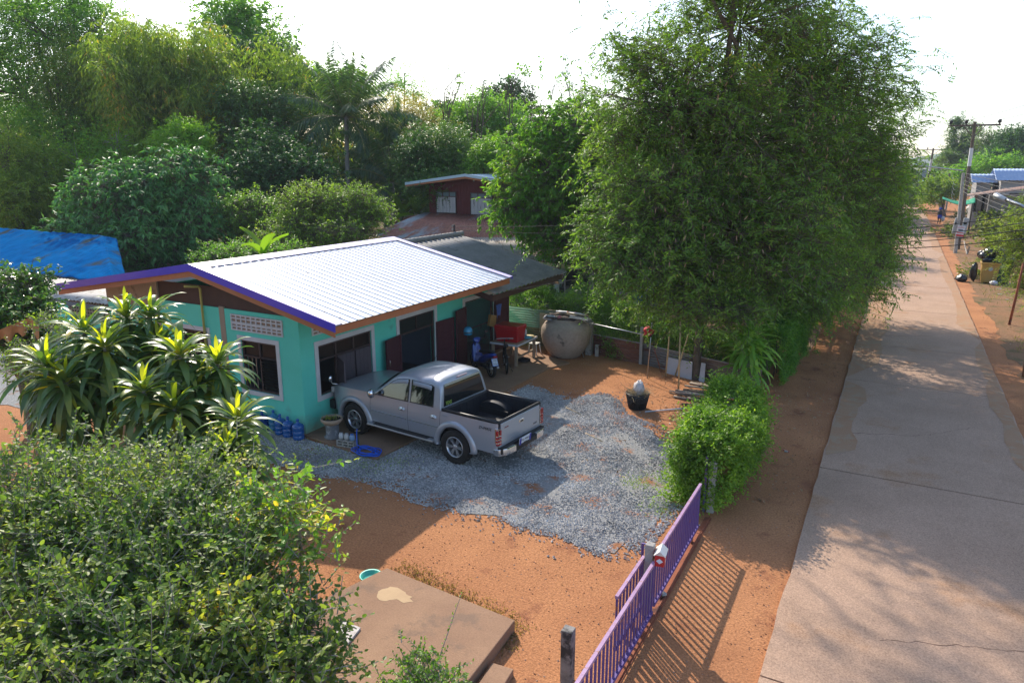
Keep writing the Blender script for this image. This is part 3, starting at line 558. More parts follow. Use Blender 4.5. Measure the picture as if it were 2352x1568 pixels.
# lower wing left of the house: green wall with breeze blocks, low roof
wing = thing('side_building', 'low mint green wing with breeze block vents left of the house', 'outbuilding', (-23, 16, 0))
m = MB(); wall(m, (-27.5, 14.0, 0), (1, 0, 0), (0, -1, 0), 8.6, -.05, 1.82, .15, []); m.b2((-27.5, 14.15, -.05), (-27.35, 19, 1.8)); m.build('wall', M_GREEN, wing)
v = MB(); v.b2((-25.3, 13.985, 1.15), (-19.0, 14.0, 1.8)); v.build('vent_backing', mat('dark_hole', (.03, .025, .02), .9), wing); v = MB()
for i in range(43): v.b2((-25.3 + i * .15 - .02, 13.95, 1.15), (-25.3 + i * .15 + .02, 13.984, 1.8))
for i in range(6): v.b2((-25.3, 13.952, 1.15 + i * .126 - .018), (-19.0, 13.983, 1.15 + i * .126 + .018))
v.build('vent_block', mat('clay_block', (.38, .29, .22), .9), wing)
corr((-28, 13.3, 1.83), (-19.2, 13.3, 2.02), (-28, 14.9, 2.15), (-19.2, 14.9, 2.34), 44, .02, steps=2).build('roof', mat('old_white_sheet', (.48, .46, .43), .8, (.34, .32, .29), 4., stain=(.2, .17, .14), sscale=3.), wing, solid=.008)
MB().b2((-27.6, 13.28, 1.72), (-19.2, 13.32, 1.86)).build('fascia', mat('grey_blue_board', (.13, .15, .19), .8, (.08, .07, .07), 3.), wing)
# tarpaulin roof behind
_r1, _e1 = PY(238, 541, 18.6), PY(264, 650, 14.9)
shed = thing('tarp_shed', 'long low shed roofed over with a creased blue tarpaulin', 'shed', (-32, 17, 0))
MB().b2((-45, 15.8, -.05), (_e1[0] - 1.2, 20.5, 1.5)).build('wall', mat('shed_wall', (.2, .18, .16), .9), shed)
def tarp(u, v):
    x = -46 + u * (46 + _r1[0] + (_e1[0] - _r1[0]) * v) ; y = 18.6 - v * 3.7; z = _r1[2] + (_e1[2] - _r1[2]) * v
    e = 1 - math.exp(-v * 3)
    z += .02 * sin(u * 41 + v * 2) * (.4 + v) * .5 + .015 * sin(u * 90 - v * 9) * e + .02 * sin(u * 23 + v * 40) * (sin(u * 37) > .6) + .012 * sin(u * 150 + v * 14)
    return (x, y + .05 * sin(u * 60) * v, z)
M_TARP = mat('blue_tarpaulin', (.003, .075, .24), 1., (.006, .11, .30), 1.2, bump=.12, bscale=5, spec=.0, stain=(.04, .055, .06), sscale=.9, sthr=.53, stretch=(1, .3, 1), grain=(6, .2))
t = MB().grid(tarp, 130, 40); t.build('tarpaulin', M_TARP, shed, solid=.004)
def flap(u, v): x, y, z = tarp(1, u); return (x + v * (.1 + .75 * u) + .02 * sin(u * 25) * v, y + .5 * v * (1 - u), z - v * (.15 + .55 * u))
MB().grid(flap, 30, 8).build('tarpaulin', M_TARP, shed, solid=.004)
gr = thing('grey_roof_shed', 'small shed with dark grey corrugated roof behind the blue tarpaulin', 'shed', (-38, 24, 0))
MB().b2((-52, 22.6, -.05), (-42.6, 27, 2.0)).build('wall', mat('shed_wall', (.2, .18, .16), .9), gr)
q = [PY(-40, 515, 25.), PY(42, 513, 25.), PY(-40, 560, 22.), PY(72, 556, 22.)]
corr(q[0], q[1], q[2], q[3], 9, .05, steps=3, stepz=.03).build('roof', M_FIBRE, gr, solid=.01)
MB().tube([q[0] + [0, 0, .06], q[1] + [0, 0, .06]], .12, 8).build('ridge_tile', M_FIBRE, gr)
# ---------------------------------------------------------------- lettering: font outlines turned into thin solid meshes
def text(name, s, size, m, parent, M, depth=.002, italic=False, align='CENTER'):
    """M: 3x4 placement (columns: right, up, out, origin) in the parent's own space"""
    cu = bpy.data.curves.new('t', 'FONT'); cu.body = s; cu.size = size; cu.align_x = align; cu.align_y = 'CENTER'; cu.extrude = depth; cu.resolution_u = 2
    if italic: cu.shear = .35
    o = bpy.data.objects.new('t', cu); COL.objects.link(o); bpy.context.view_layer.update()
    me = bpy.data.meshes.new_from_object(o.evaluated_get(bpy.context.evaluated_depsgraph_get())); bpy.data.objects.remove(o); bpy.data.curves.remove(cu)
    R = np.array(M, float)
    n = len(me.vertices); co = np.empty(n * 3, np.float32); me.vertices.foreach_get('co', co); co = co.reshape(-1, 3) @ R[:, :3].T + R[:, 3]
    me.vertices.foreach_set('co', co.astype(np.float32).ravel()); me.materials.clear(); me.materials.append(m); me.update()
    return link(name, me, parent, local=True)
def place(right, up, org):
    r = unit(np.array(right, float)); u = np.array(up, float); u = unit(u - r * (u @ r)); return np.column_stack([r, u, np.cross(r, u), np.array(org, float)])
# ---------------------------------------------------------------- pickup (x forward, y left, z up; origin under its middle)
def pickup(label, loc, rz, paint, name='pickup_truck', full=True, group=None):
    T = thing(name, label, 'pickup', loc, group, rz); WB = 1.52; A = .47; tr = .385
    def arch(x):
        z = .47
        for xc in (WB, -WB):
            if abs(x - xc) < A: z = max(z, tr + sqrt(A * A - (x - xc) ** 2))
        return z
    def ytop(x):  # belt height along the body
        if x > .95: return 1.14 - .02 * (x - .95) - .10 * max(0, (x - 1.9) / .5) ** 2
        if x < -1.13: return 1.12
        return 1.14
    def yw(x, z):
        y = .865 + .02 * math.exp(-((z - .78) / .16) ** 2) - .10 * max(0, (z - .95)) - .05 * max(0, .6 - z)
        if x > 1.85: y *= sqrt(max(0, 1 - ((x - 1.85) / .56) ** 2 * .42))
        if x < -2.45: y -= .05 * ((-2.45 - x) / .2) ** 2
        return y
    def side(b, x0, x1, sg, gap=.004):
        n = max(2, int((x1 - x0) / .03)); xs = [x0 + gap + (x1 - x0 - 2 * gap) * i / n for i in range(n + 1)]; vs = []
        nz = 9
        for j in range(nz + 1):
            for x in xs: zl = arch(x); z = zl + (ytop(x) - zl) * j / nz; vs.append((x, sg * yw(x, z), z))
        fs = [(j * (n + 1) + i, j * (n + 1) + i + 1, (j + 1) * (n + 1) + i + 1, (j + 1) * (n + 1) + i) for j in range(nz) for i in range(n)]
        if sg > 0: fs = [f[::-1] for f in fs]
        b.add(vs, fs, True)
    body = MB()
    for sg in (1, -1): side(body, .97, 2.40, sg); side(body, -2.63, -1.12, sg)
    def hood(u, v):
        x = .90 + 1.5 * v; y = (2 * u - 1) * yw(x, ytop(x)); zc = ytop(x) + .085 * (1 - abs(2 * u - 1) ** 2.6) * (1 - .55 * v ** 3)
        return (x, y, zc)
    body.grid(hood, 18, 16)
    def front(u, v):
        x = 2.40 - .0 * v + .04 * sin(v * pi); zc = ytop(2.4) + .085 * (1 - abs(2 * u - 1) ** 2.6) * .45; return (x, (2 * u - 1) * yw(2.4, .8), zc + (.42 - zc) * v)
    body.grid(front, 14, 8)
    # tailgate-side corner posts and rear panel below the gate
    body.b2((-2.63, -.80, .56), (-2.60, .80, .66))
    # cab shell
    prof = [(.98, 1.135), (.86, 1.22), (.62, 1.42), (.40, 1.59), (.26, 1.68), (.12, 1.735), (-.15, 1.765), (-.5, 1.77), (-.8, 1.755), (-.96, 1.735), (-1.03, 1.69), (-1.07, 1.55), (-1.10, 1.35), (-1.125, 1.12)]
    ysd = lambda z: .845 - .25 * max(0, z - 1.12)
    def cab(u, v):
        i = min(int(v * 26), 25) / 2; k = int(i); t = i - k if v < 1 else 1.
        if v >= 1: k, t = 12, 1.
        x = prof[k][0] * (1 - t) + prof[k + 1][0] * t; h = prof[k][1] * (1 - t) + prof[k + 1][1] * t
        s = 2 * u - 1; a = abs(s); ht = h - 1.10
        if a > .62:
            q = (1 - a) / .38; z = 1.10 + (ht - min(.07, ht * .5)) * q; y = ysd(z)
        else:
            q = a / .62; zc = 1.10 + ht - min(.07, ht * .5); y0 = ysd(zc); z = h - (min(.07, ht * .5)) * q ** 5 + .015 * (1 - q * q); y = y0 * (q if q < .93 else q)
        return (x, math.copysign(y, s), z)
    body.grid(cab, 40, 26); body.build('body', paint, T, local=True)
    core = MB(); core.b2((-1.11, -.83, .42), (.97, .83, 1.09)); core.b2((-2.55, -.45, .40), (2.3, .45, .64)); core.b2((1.0, -.5, .5), (2.36, .5, 1.02))
    for xc in (WB, -WB):
        for sg in (1, -1):
            core.grid(lambda u, v: (xc + (A + .01) * cos(pi * u), sg * (.45 + .40 * v), tr + (A + .01) * sin(pi * u)), 16, 1)
            core.b2((xc - A, sg * .44, .42), (xc + A, sg * .46, .88))
    core.build('chassis', M_BLACK, T, local=True)
    # doors
    for sg in (1, -1):
        for (x0, x1, hx) in ((-.19, .97, 0), (-1.12, -.19, -.93)):
            b = MB(); side(b, x0, x1, sg); dr = b.build('door', paint, T, local=True); hx = -.02 if x0 > -.5 else -.95; z = .95
            h = MB(); h.tube([(hx - .09, sg * (yw(0, z) - .01), z), (hx - .07, sg * (yw(0, z) + .03), z + .003), (hx + .07, sg * (yw(0, z) + .03), z + .003), (hx + .09, sg * (yw(0, z) - .01), z)], .016, 8); h.lathe([(.001, .006), (.085, .004), (.09, -.002)], (hx, sg * (yw(0, z) + .002), z), 16, rotx(-sg * pi / 2) @ np.diag([1, .5, 1])); h.build('handle', M_CHROME, dr, local=True)
            m = MB(); m.box(((x0 + x1) / 2 if x0 > -.5 else (x0 + x1) / 2 + .0, sg * (yw(0, .74) + .006), .745), (x1 - x0 - .06, .012, .016)); m.build('moulding', M_CHROME, dr, local=True)
    # glass, proud of the shell with a black rubber surround
    def pane(pts, sg, off):
        b = MB(); P = [(x, sg * (ysd(z) + off), z) for x, z in pts]; b.add(P, [tuple(range(len(P)))[::sg]]); return b
    for sg in (1, -1):
        for pts in ([(.80, 1.15), (.33, 1.50), (.20, 1.565), (.05, 1.60), (-.14, 1.615), (-.17, 1.16)], [(-.27, 1.165), (-.25, 1.615), (-.80, 1.595), (-.86, 1.57), (-.90, 1.175)]):
            cx_ = sum(p[0] for p in pts) / len(pts); cz_ = sum(p[1] for p in pts) / len(pts)
            big = [(cx_ + (x - cx_) * 1.05 + (.01 if x > cx_ else -.01), cz_ + (z - cz_) * 1.09) for x, z in pts]
            wn = pane(big, sg, .006).build('window', M_BLACK, T, local=True); pane(pts, sg, .010).build('pane', M_GLASS, wn, local=True)
            tp = [(.36, 1.485), (.22, 1.565), (.06, 1.605), (-.13, 1.62)] if cx_ > -.3 else [(-.27, 1.622), (-.5, 1.615), (-.7, 1.608), (-.82, 1.59)]
            def vis(u, v):
                f_ = u * 3; k = min(int(f_), 2); t = f_ - k; x = tp[k][0] * (1 - t) + tp[k + 1][0] * t; z = tp[k][1] * (1 - t) + tp[k + 1][1] * t; hh = .095 * (.35 + .65 * min(1, u * 2.5) if cx_ > -.3 else 1)
                return (x, sg * (ysd(z) + .014 + .03 * v), z - hh * v)
            MB().grid(vis, 9, 2).build('wind_deflector', mat('clear_grey_visor', (.30, .33, .37), .25), wn, local=True, solid=.003)
    def glass_patch(v0, v1, a, off, nu=10):
        def fn(u, v):
            vv = v0 + (v1 - v0) * v; i = vv * 13; k = min(int(i), 12); t = i - k; x = prof[k][0] * (1 - t) + prof[k + 1][0] * t; h = prof[k][1] * (1 - t) + prof[k + 1][1] * t
            y = (2 * u - 1) * (ysd(h) - a); sx = 1 if v0 < .5 else -1; return (x + sx * off * .8, y, h + off * .6 + .006)
        return MB().grid(fn, nu, 10)
    wn = glass_patch(.07, .29, .09, .008).build('windscreen', M_GLASS, T, local=True)
    wn = glass_patch(.805, .985, .10, .010).build('rear_window', M_GLASS, T, local=True)
    MB().box((-1.055, 0, 1.70), (.03, .34, .04), roty(-.5)).build('brake_light', mat('pale_red_lens', (.45, .36, .38), .3), T, local=True)
    rr = MB()
    def hz_(x):
        for (a, b), (c, d) in zip(prof, prof[1:]):
            if c <= x <= a: return b + (d - b) * (a - x) / (a - c)
        return 1.75
    for i in range(6):
        y = -.45 + .18 * i; q = abs(y) / .60; rr.tube([(x, y, hz_(x) - .07 * min(1, q) ** 5 + .015 * (1 - q * q) - .004) for x in (-.02, -.2, -.4, -.6, -.78)], [.004, .011, .011, .011, .004], 6)
    rr.build('roof_rib', paint, T, local=True)
    if full:
        text('window_sticker', 'TDG', .1, mat('sticker_green', (.35, .55, .08), .5), T, place((0, -1, 0), (.15, 0, 1), (-1.132, .58, 1.23)), .001, True)
    # flares
    for sg in (1, -1):
        for xc in (WB, -WB):
            cs = [(.455, .80), (.45, .905), (.475, .925), (.535, .918), (.575, .885), (.585, .84)]
            def fl(u, v):
                a = pi * (-.12 + 1.24 * u); r, y = cs[int(round(v * 5))]; z = tr + r * sin(a); x = xc + r * cos(a)
                yy = y * (1 if x < 1.85 else sqrt(max(0, 1 - ((x - 1.85) / .56) ** 2 * .2))); return (x, sg * yy, max(z, .36))
            MB().grid(fl, 36, 5).build('fender_flare', paint, T, local=True)
    # wheels
    for sg in (1, -1):
        for xc in (WB, -WB):
            R = rotx(-sg * pi / 2); c = (xc, sg * .78, tr)
            w = MB(); w.lathe([(.235, -.10), (.30, -.12), (.355, -.115), (.382, -.09), (.385, 0), (.382, .09), (.355, .115), (.30, .125), (.235, .105)], c, 40, R)
            for k in range(44):   # tread blocks
                a = 2 * pi * k / 44; q = R @ np.array([.386 * cos(a), .386 * sin(a), (.05 if k % 2 else -.05)]); w.box(np.array(c) + q, (.012, .03, .09), R @ rotz(a))
            tyre = w.build('wheel', M_RUBBER, T, local=True)
            q = MB(); q.lathe([(.236, -.10), (.236, .10), (.225, .112), (.212, .105), (.205, .03), (.19, -.06), (.001, -.07)], c, 36, R)
            q.lathe([(.001, .085), (.045, .085), (.06, .06), (.06, .0)], c, 20, R)
            for k in range(6):
                for dd in (-.13, .13):
                    a = 2 * pi * k / 6 + dd; q.box(np.array(c) + R @ np.array([.125 * cos(a), .125 * sin(a), .075]), (.155, .03, .03), R @ rotz(a) @ roty(-.12))
            q.build('rim', mat('alloy_rim', (.52, .53, .56), .3, metal=.85), tyre, local=True)
            MB().lathe([(.001, .0), (.188, .0), (.2, -.05)], np.array(c) , 24, R).build('brake_disc', M_BLACK, tyre, local=True)
    # bed
    bd = MB(); zt, zf = 1.125, .74
    for sg in (1, -1):
        bd.b2((-2.56, sg * .74, zf), (-1.17, sg * .78, zt)); bd.grid(lambda u, v: (-WB + .42 * cos(pi * u) * (1), sg * (.50 + .25 * v + .05 * (1 - abs(cos(pi * u))) * 0), zf + .27 * abs(sin(pi * u)) ** .7 * (1 if v > 0 else 1)), 16, 3)
        bd.grid(lambda u, v: (-WB + .42 * cos(pi * u) * v, sg * .50, zf + .27 * abs(sin(pi * u)) ** .7 * v), 16, 3)
        for i in range(6): bd.box((-1.3 - .22 * i, sg * .735, .94), (.03, .015, .34))
    bd.b2((-2.56, -.78, zf - .03), (-1.17, .78, zf)); bd.b2((-1.20, -.78, zf), (-1.15, .78, zt)); bd.b2((-2.57, -.74, zf), (-2.54, .74, zt))
    for i in range(9): bd.box((-1.87, -.4 + .1 * i, zf + .004), (1.3, .04, .012))
    for i in range(5): bd.box((-1.205, -.5 + .25 * i, .94), (.02, .06, .3))
    bd.build('bed_liner', mat('liner_plastic', (.014, .016, .022), .42, spec=.5), T, local=True, bevel=.004)
    rl = MB()
    for sg in (1, -1): rl.tube([(-1.14, sg * .79, 1.135), (-2.6, sg * .785, 1.135)], .035, 8)
    rl.tube([(-2.6, -.80, 1.13), (-2.6, .80, 1.13)], .032, 8); rl.tube([(-1.16, -.79, 1.13), (-1.16, .79, 1.13)], .03, 8); rl.build('bed_rail', M_BLACK, T, local=True)
    tg = MB(); tg.b2((-2.645, -.735, .655), (-2.60, .735, 1.105)); gate = tg.build('tailgate', paint, T, local=True, bevel=.012)
    hh = MB(); hh.b2((-2.662, -.085, .93), (-2.643, .085, 1.01)); hd_ = hh.build('handle', M_CHROME, gate, local=True, bevel=.006)
    MB().b2((-2.665, -.05, .945), (-2.66, .05, .98)).build('handle_recess', M_BLACK, gate, local=True)
    for sg in (1, -1):
        lt = MB(); lt.prism([(-2.655, sg * .745, .64), (-2.655, sg * .845, .66), (-2.60, sg * .868, .70), (-2.60, sg * .860, 1.02), (-2.65, sg * .79, 1.03), (-2.65, sg * .745, 1.0)], (.03, 0, 0)); L_ = lt.build('tail_light', M_CHROME, T, local=True, bevel=.006)
        q = MB()
        for z0, z1 in ((.665, .70), (.725, .77), (.795, .845), (.875, .985)):
            q.b2((-2.668, sg * .755, z0), (-2.654, sg * (.835 if z0 < .85 else .80), z1)); q.b2((-2.655, sg * .84, z0), (-2.605, sg * .876, z1))
        q.build('lens', mat('red_lens', (.30, .012, .015), .2, spec=.7), L_, local=True)
    bp = MB(); bp.b2((-2.80, -.40, .44), (-2.58, .40, .56)); bp.b2((-2.72, -.82, .47), (-2.56, .82, .60)); bm_ = bp.build('bumper', M_BLACK, T, local=True, bevel=.015)
    for sg in (1, -1):
        q = MB(); q.prism([(-2.80, sg * .40, .43), (-2.77, sg * .70, .43), (-2.66, sg * .86, .43), (-2.54, sg * .88, .43), (-2.54, sg * .80, .43), (-2.70, sg * .40, .43)], (0, 0, .15)); q.build('bumper_end', M_CHROME, bm_, local=True, bevel=.012)
    pt = MB().box((-2.80, .08, .60), (.012, .44, .16), roty(-.12)); P_ = pt.build('number_plate', mat('plate_white', (.62, .66, .72), .5), T, local=True)
    if full:
        q = MB(); [q.box((-2.8075, .08 + s_ * .185, .6), (.004, .065, .155), roty(-.12)) for s_ in (1, -1)]; q.build('plate_band', mat('plate_blue', (.03, .03, .30), .5), P_, local=True)
        blk = mat('letter_black', (.015, .015, .02), .5)
        pm = place((0, -1, 0), (.12, 0, 1), (-2.812, .08, .622)); text('plate_number', 'กด 4461', .085, blk, P_, pm, .001); text('plate_province', 'ขอนแก่น', .034, blk, P_, place((0, -1, 0), (.12, 0, 1), (-2.802, .08, .553)), .001)
        grey = mat('badge_grey', (.13, .13, .14), .3, metal=.7)
        text('badge', 'D-MAX', .10, grey, T, place((1, 0, 0), (0, 0, 1), (-2.33, 0, 0)) @ np.eye(4) if False else np.column_stack([(-1, 0, 0), (0, 0, 1), (0, 1, 0), (-2.33, .876, .985)]), .003, True)
        text('badge', 'ISUZU', .055, grey, gate, place((0, -1, 0), (0, 0, 1), (-2.648, -.55, .74)), .002); text('badge', 'Rodeo', .055, mat('badge_red', (.28, .06, .05), .5), gate, place((0, -1, 0), (0, 0, 1), (-2.648, .55, .99)), .002, True)
    # mirrors, steps, fuel flap, front mirror, antenna
    for sg in (1, -1):
        m = MB(); m.lathe([(.001, -.06), (.075, -.05), (.095, 0), (.075, .05), (.001, .06)], (.80, sg * 1.00, 1.19), 14, rotz(.2) @ roty(pi / 2) @ np.diag([1.15, .85, 1])); m.box((.80, sg * .90, 1.14), (.05, .12, .04)); q = m.build('mirror', M_CHROME, T, local=True)
        s_ = MB(); s_.b2((-1.0, sg * .84, .40), (1.0, sg * 1.0, .45)); st_ = s_.build('side_step', M_STEEL, T, local=True, bevel=.015); MB().b2((-.82, sg * .86, .451), (.82, sg * .985, .458)).build('tread', M_BLACK, st_, local=True)
    MB().b2((-1.33, .855, .93), (-1.17, .862, 1.06)).build('fuel_flap', paint, T, local=True, bevel=.02)
    m = MB(); m.tube([(2.12, .76, 1.12), (2.2, .90, 1.16)], .016, 6); m.tube([(2.2, .90, 1.16), (2.21, .93, 1.26)], .012, 6); m.lathe([(.001, -.03), (.05, -.02), (.06, 0), (.001, .02)], (2.21, .93, 1.29), 12, roty(pi / 2) @ np.diag([1.3, 1, 1])); m.build('fender_mirror', M_CHROME, T, local=True)
    MB().tube([(.35, -.66, 1.62), (.22, -.68, 1.86)], .004, 5).build('antenna', M_BLACK, T, local=True)
    hl = MB(); [hl.b2((2.36, s * .5, .86), (2.445, s * .74, 1.0)) for s in (1, -1)]; hl.build('headlight', mat('lamp_glass', (.6, .6, .6), .1), T, local=True, bevel=.02); MB().b2((2.38, -.45, .82), (2.45, .45, 1.0)).build('grille', M_CHROME, T, local=True)
    MB().b2((2.3, -.78, .45), (2.49, .78, .68)).build('bumper', M_BLACK, T, local=True, bevel=.03)
    MB().b2((-.62, -.62, .6), (.85, .62, 1.1)).build('seat', M_BLACK, T, local=True)
    return T
M_SILVER = mat('silver_paint', (.36, .385, .43), .36, metal=.35, coat=.5, spec=.6)
ang = atan2(12.18 - 11.87, -10.75 + 7.74); c_ = ((-10.75 - 7.74) / 2 + .02, (12.18 + 11.87) / 2 + .80)
pickup('silver double cab pickup parked nose first against the green house', (c_[0], c_[1], .012), ang, M_SILVER)
# ---------------------------------------------------------------- things by the front corner
def carboy(i, x, y, col, lab):
    t = thing('water_bottle', lab, 'water bottle', (x, y, .012), 'water bottles along the wall')
    b = MB(); b.lathe([(.001, 0), (.125, .0), (.135, .015), (.135, .09), (.128, .10), (.135, .11), (.135, .2), (.128, .21), (.135, .22), (.135, .31), (.12, .345), (.06, .385), (.032, .40), (.03, .45), (.001, .45)], (x, y, .012), 24)
    b.build('bottle', col, t); MB().lathe([(.001, .49), (.033, .488), (.035, .44), (.001, .44)], (x, y, .012), 14).build('cap', mat('blue_cap', (.02, .12, .42), .4), t); return t
cols = [mat('blue_bottle', (.012, .10, .34), .12, spec=.7), mat('blue_bottle_pale', (.06, .26, .44), .15, (.03, .18, .36), 3.), mat('blue_bottle_dark', (.008, .05, .2), .12)]
bp_ = [G(678, 1012), G(655, 1006), G(637, 1000), G(622, 990)]
for i, (p, c) in enumerate(zip(bp_, (0, 0, 0, 1))):
    p = p + [0, .12, 0]; carboy(i, p[0], p[1], cols[c], ['blue water bottle nearest the house corner', 'second blue water bottle from the house corner', 'third blue water bottle from the house corner', 'pale greenish water bottle, fourth from the house corner'][i])
for i, (x, y, c) in enumerate(((-13.0, 11.28, 2), (-13.32, 11.2, 2), (-13.65, 11.25, 0), (-13.95, 11.2, 2))):
    carboy(i, x, y, cols[c], ['dark blue water bottle at the right end of the far cluster under the window', 'blue water bottle with a white sticker under the window', 'blue water bottle half hidden by leaves under the window', 'last blue water bottle behind the striped leaves'][i])
MB().box((-13.32, 11.06, .2), (.12, .012, .09)).build('sticker', mat('plate_white', (1, 1, 1)), [o for o in COL.objects if o.get('label') == 'blue water bottle with a white sticker under the window'][0])
p = G(765, 1008) + [0, 0, .05]; x, y = p[0], p[1]; t = thing('plant_pot', 'round clay bowl planter on a grey cement pedestal by the house corner', 'planter', (x, y, .05))
MB().lathe([(.001, 0), (.19, 0), (.20, .03), (.155, .05), (.15, .30), (.165, .32), (.001, .32)], (x, y, .05), 24).build('pedestal', mat('grey_pedestal', (.22, .22, .23), .8, (.12, .13, .15), 5., stain=(.4, .4, .4), sscale=9.), t)
bw = MB().lathe([(.12, .32), (.20, .36), (.255, .43), (.25, .48), (.235, .485), (.22, .44), (.001, .43)], (x, y, .05), 28).build('bowl', mat('clay_bowl', (.42, .31, .22), .8, (.34, .24, .17), 4.), t)
MB().lathe([(.001, .455), (.21, .45)], (x, y, .05), 20).build('soil', mat('dark_soil', (.03, .022, .016), .95), t)
r_ = np.random.default_rng(5); n = 60; P = np.column_stack([x + r_.normal(0, .08, n), y + r_.normal(0, .08, n), np.full(n, .5)]); V, Fc = leaves(P, unit(r_.normal(0, .7, (n, 3)) + [0, 0, .8]), sph(r_, n), r_.uniform(.05, .16, n), np.full(n, .025)); npmesh('succulent', V, Fc, leafmat('succulent_leaf', [(0, (.06, .10, .03)), (.6, (.14, .18, .07)), (1, (.4, .24, .18))]), t)
def vblock(lab, x, y, z, rz, n=1):
    o = thing('cement_block', lab, 'cement block', (x, y, z), 'cement blocks by the planter', rz); b = MB(); 
    for i in range(4): b.b2((-.24 + i * .147, -.1, 0), (-.2 + i * .147, .1, .16))
    for q in ((0, .03), (.065, .095), (.13, .16)): b.b2((-.24, -.099, q[0]), (.24, .099, q[1]))
    b.build('block', M_CONC, o, local=True, bevel=.004); return o
p = G(790, 1030); vblock('hollow cement block lying flat with three small tins on it', p[0] + .05, p[1] + .08, .05, .12); bx, by = p[0] + .05, p[1] + .08
p = G(748, 985); o = tag(MB().box((p[0] - .02, p[1] + .15, .09), (.34, .2, .08), rotz(.1)).build('paving_block', M_CONC, bevel=.01), 'flat grey block against the wall behind the planter', 'block')
for i, (dx, dy, cc, lab) in enumerate(((-.16, -.02, (.55, .56, .58), 'round grey tin, left on the cement block'), (-.02, .0, (.5, .48, .46), 'grey brown tin, middle one on the cement block'), (.12, .02, (.12, .3, .55), 'tin with blue and white label, right on the cement block'))):
    tx = thing('paint_tin', lab, 'tin', (bx + dx, by + dy, .21), 'tins on the cement block'); MB().lathe([(.001, 0), (.05, 0), (.06, .02), (.06, .09), (.04, .115), (.04, .13), (.001, .13)], (bx + dx, by + dy, .211), 16).build('tin', mat('tin%d' % i, cc, .4, (.5, .5, .5), 9.), tx)
    MB().lathe([(.001, .142), (.043, .14), (.043, .125)], (bx + dx, by + dy, .212), 14).build('lid', M_STEEL if i < 2 else mat('blue_cap', (0, 0, 0)), tx)
p = G(832, 1042); pts = []
for k in range(150):
    a = k * .21; r = .24 + .07 * sin(k * .13) + .02 * sin(k * .9); pts.append((p[0] + .13 + r * 1.15 * cos(a) + .03 * sin(k * .05), p[1] + .02 + r * .8 * sin(a), .065 + .012 * ((k // 30)) + .006 * sin(k * .7)))
hz = thing('garden_hose', 'coiled bright blue garden hose on the concrete pad', 'hose', (p[0], p[1], .05))
MB().tube(pts + [(p[0] - .12, p[1] - .02, .2), (p[0] - .13, p[1], .5), (p[0] - .11, p[1], .56)], .013, 7).build('hose', mat('blue_hose', (.008, .10, .62), .4), hz)
tp = thing('water_tap', 'short green standpipe with the blue hose over it', 'tap', (p[0] - .12, p[1] + .03, .05)); MB().tube([(p[0] - .12, p[1] + .03, 0), (p[0] - .13, p[1] + .03, .52)], .016, 8).build('pipe', mat('mossy_pipe', (.03, .045, .02), .8), tp); MB().tube([(p[0] - .2, p[1] + .03, .50), (p[0] - .05, p[1] + .03, .53)], .012, 6).build('tap_handle', mat('brass', (.4, .32, .12), .4, metal=.8), tp)
# ---------------------------------------------------------------- work table, cool box and what lies round them
tx0, tx1, ty0, ty1, tz = -11.10, -10.10, 18.95, 20.35, .78
t = thing('work_table', 'wooden work table holding the red cool box by the far end of the house', 'table', (-10.5, 19.6, .05)); M_TT = mat('table_board', (.40, .27, .17), .7, (.32, .21, .13), 3.)
MB().b2((tx0, ty0, tz - .03), (tx1, ty1, tz)).build('table_top', M_TT, t, bevel=.004); e = MB(); e.b2((tx0 + .01, ty0 - .012, tz - .06), (tx1, ty0 - .001, tz + .002)); e.b2((tx1 + .001, ty0, tz - .06), (tx1 + .012, ty1, tz + .002)); e.build('edge_strip', mat('edge_white', (.5, .52, .55), .6), t)
for lx in (tx0 + .08, tx1 - .08):
    for ly in (ty0 + .08, ty1 - .08): MB().b2((lx - .04, ly - .04, .05), (lx + .04, ly + .04, tz - .031)).build('leg', mat('pale_timber', (.34, .25, .17), .8, (.27, .2, .14), 5.), t)
b = MB(); b.b2((tx0 + .04, ty0 + .05, .30), (tx0 + .08, ty1 - .05, .36)); b.b2((tx1 - .1, ty0 + .1, .30), (tx1 - .06, ty1 - .1, .36)); b.build('stretcher', mat('pale_timber', (1, 1, 1)), t)
M_RED = mat('red_cool_box', (.42, .008, .014), .38, (.36, .008, .012), 2., spec=.5)
c = thing('cool_box', 'big red lidded cool box standing on the work table', 'cool box', (-10.62, 19.42, tz)); bb = MB(); bx_, by_ = -10.60, 19.42
def taper(mb, cx_, cy_, z0, z1, w0, d0, w1, d1):
    mb.add([(cx_ - w0, cy_ - d0, z0), (cx_ + w0, cy_ - d0, z0), (cx_ + w0, cy_ + d0, z0), (cx_ - w0, cy_ + d0, z0), (cx_ - w1, cy_ - d1, z1), (cx_ + w1, cy_ - d1, z1), (cx_ + w1, cy_ + d1, z1), (cx_ - w1, cy_ + d1, z1)], [(0, 3, 2, 1), (4, 5, 6, 7), (0, 1, 5, 4), (1, 2, 6, 5), (2, 3, 7, 6), (3, 0, 4, 7)]); return mb
taper(bb, bx_, by_, tz, tz + .42, .37, .26, .41, .30); bb.build('box', M_RED, c, bevel=.02); taper(MB(), bx_, by_, tz + .42, tz + .54, .44, .325, .415, .30).build('lid', M_RED, c, bevel=.02)
MB().tube([(bx_ + .1, by_ - .285, tz + .12), (bx_ + .1, by_ - .33, tz + .13), (bx_ + .12, by_ - .33, tz + .09)], .02, 8).build('drain_tap', M_BLACK, c)
q = thing('blue_dish', 'light blue plastic dish on the work table', 'dish', (-10.25, 19.95, tz)); MB().lathe([(.001, .02), (.13, .02), (.15, .05), (.14, .06), (.11, .03), (.05, .09), (.001, .09)], (-10.22, 19.9, tz), 20).build('dish', mat('sky_plastic', (.12, .40, .55), .4), q)
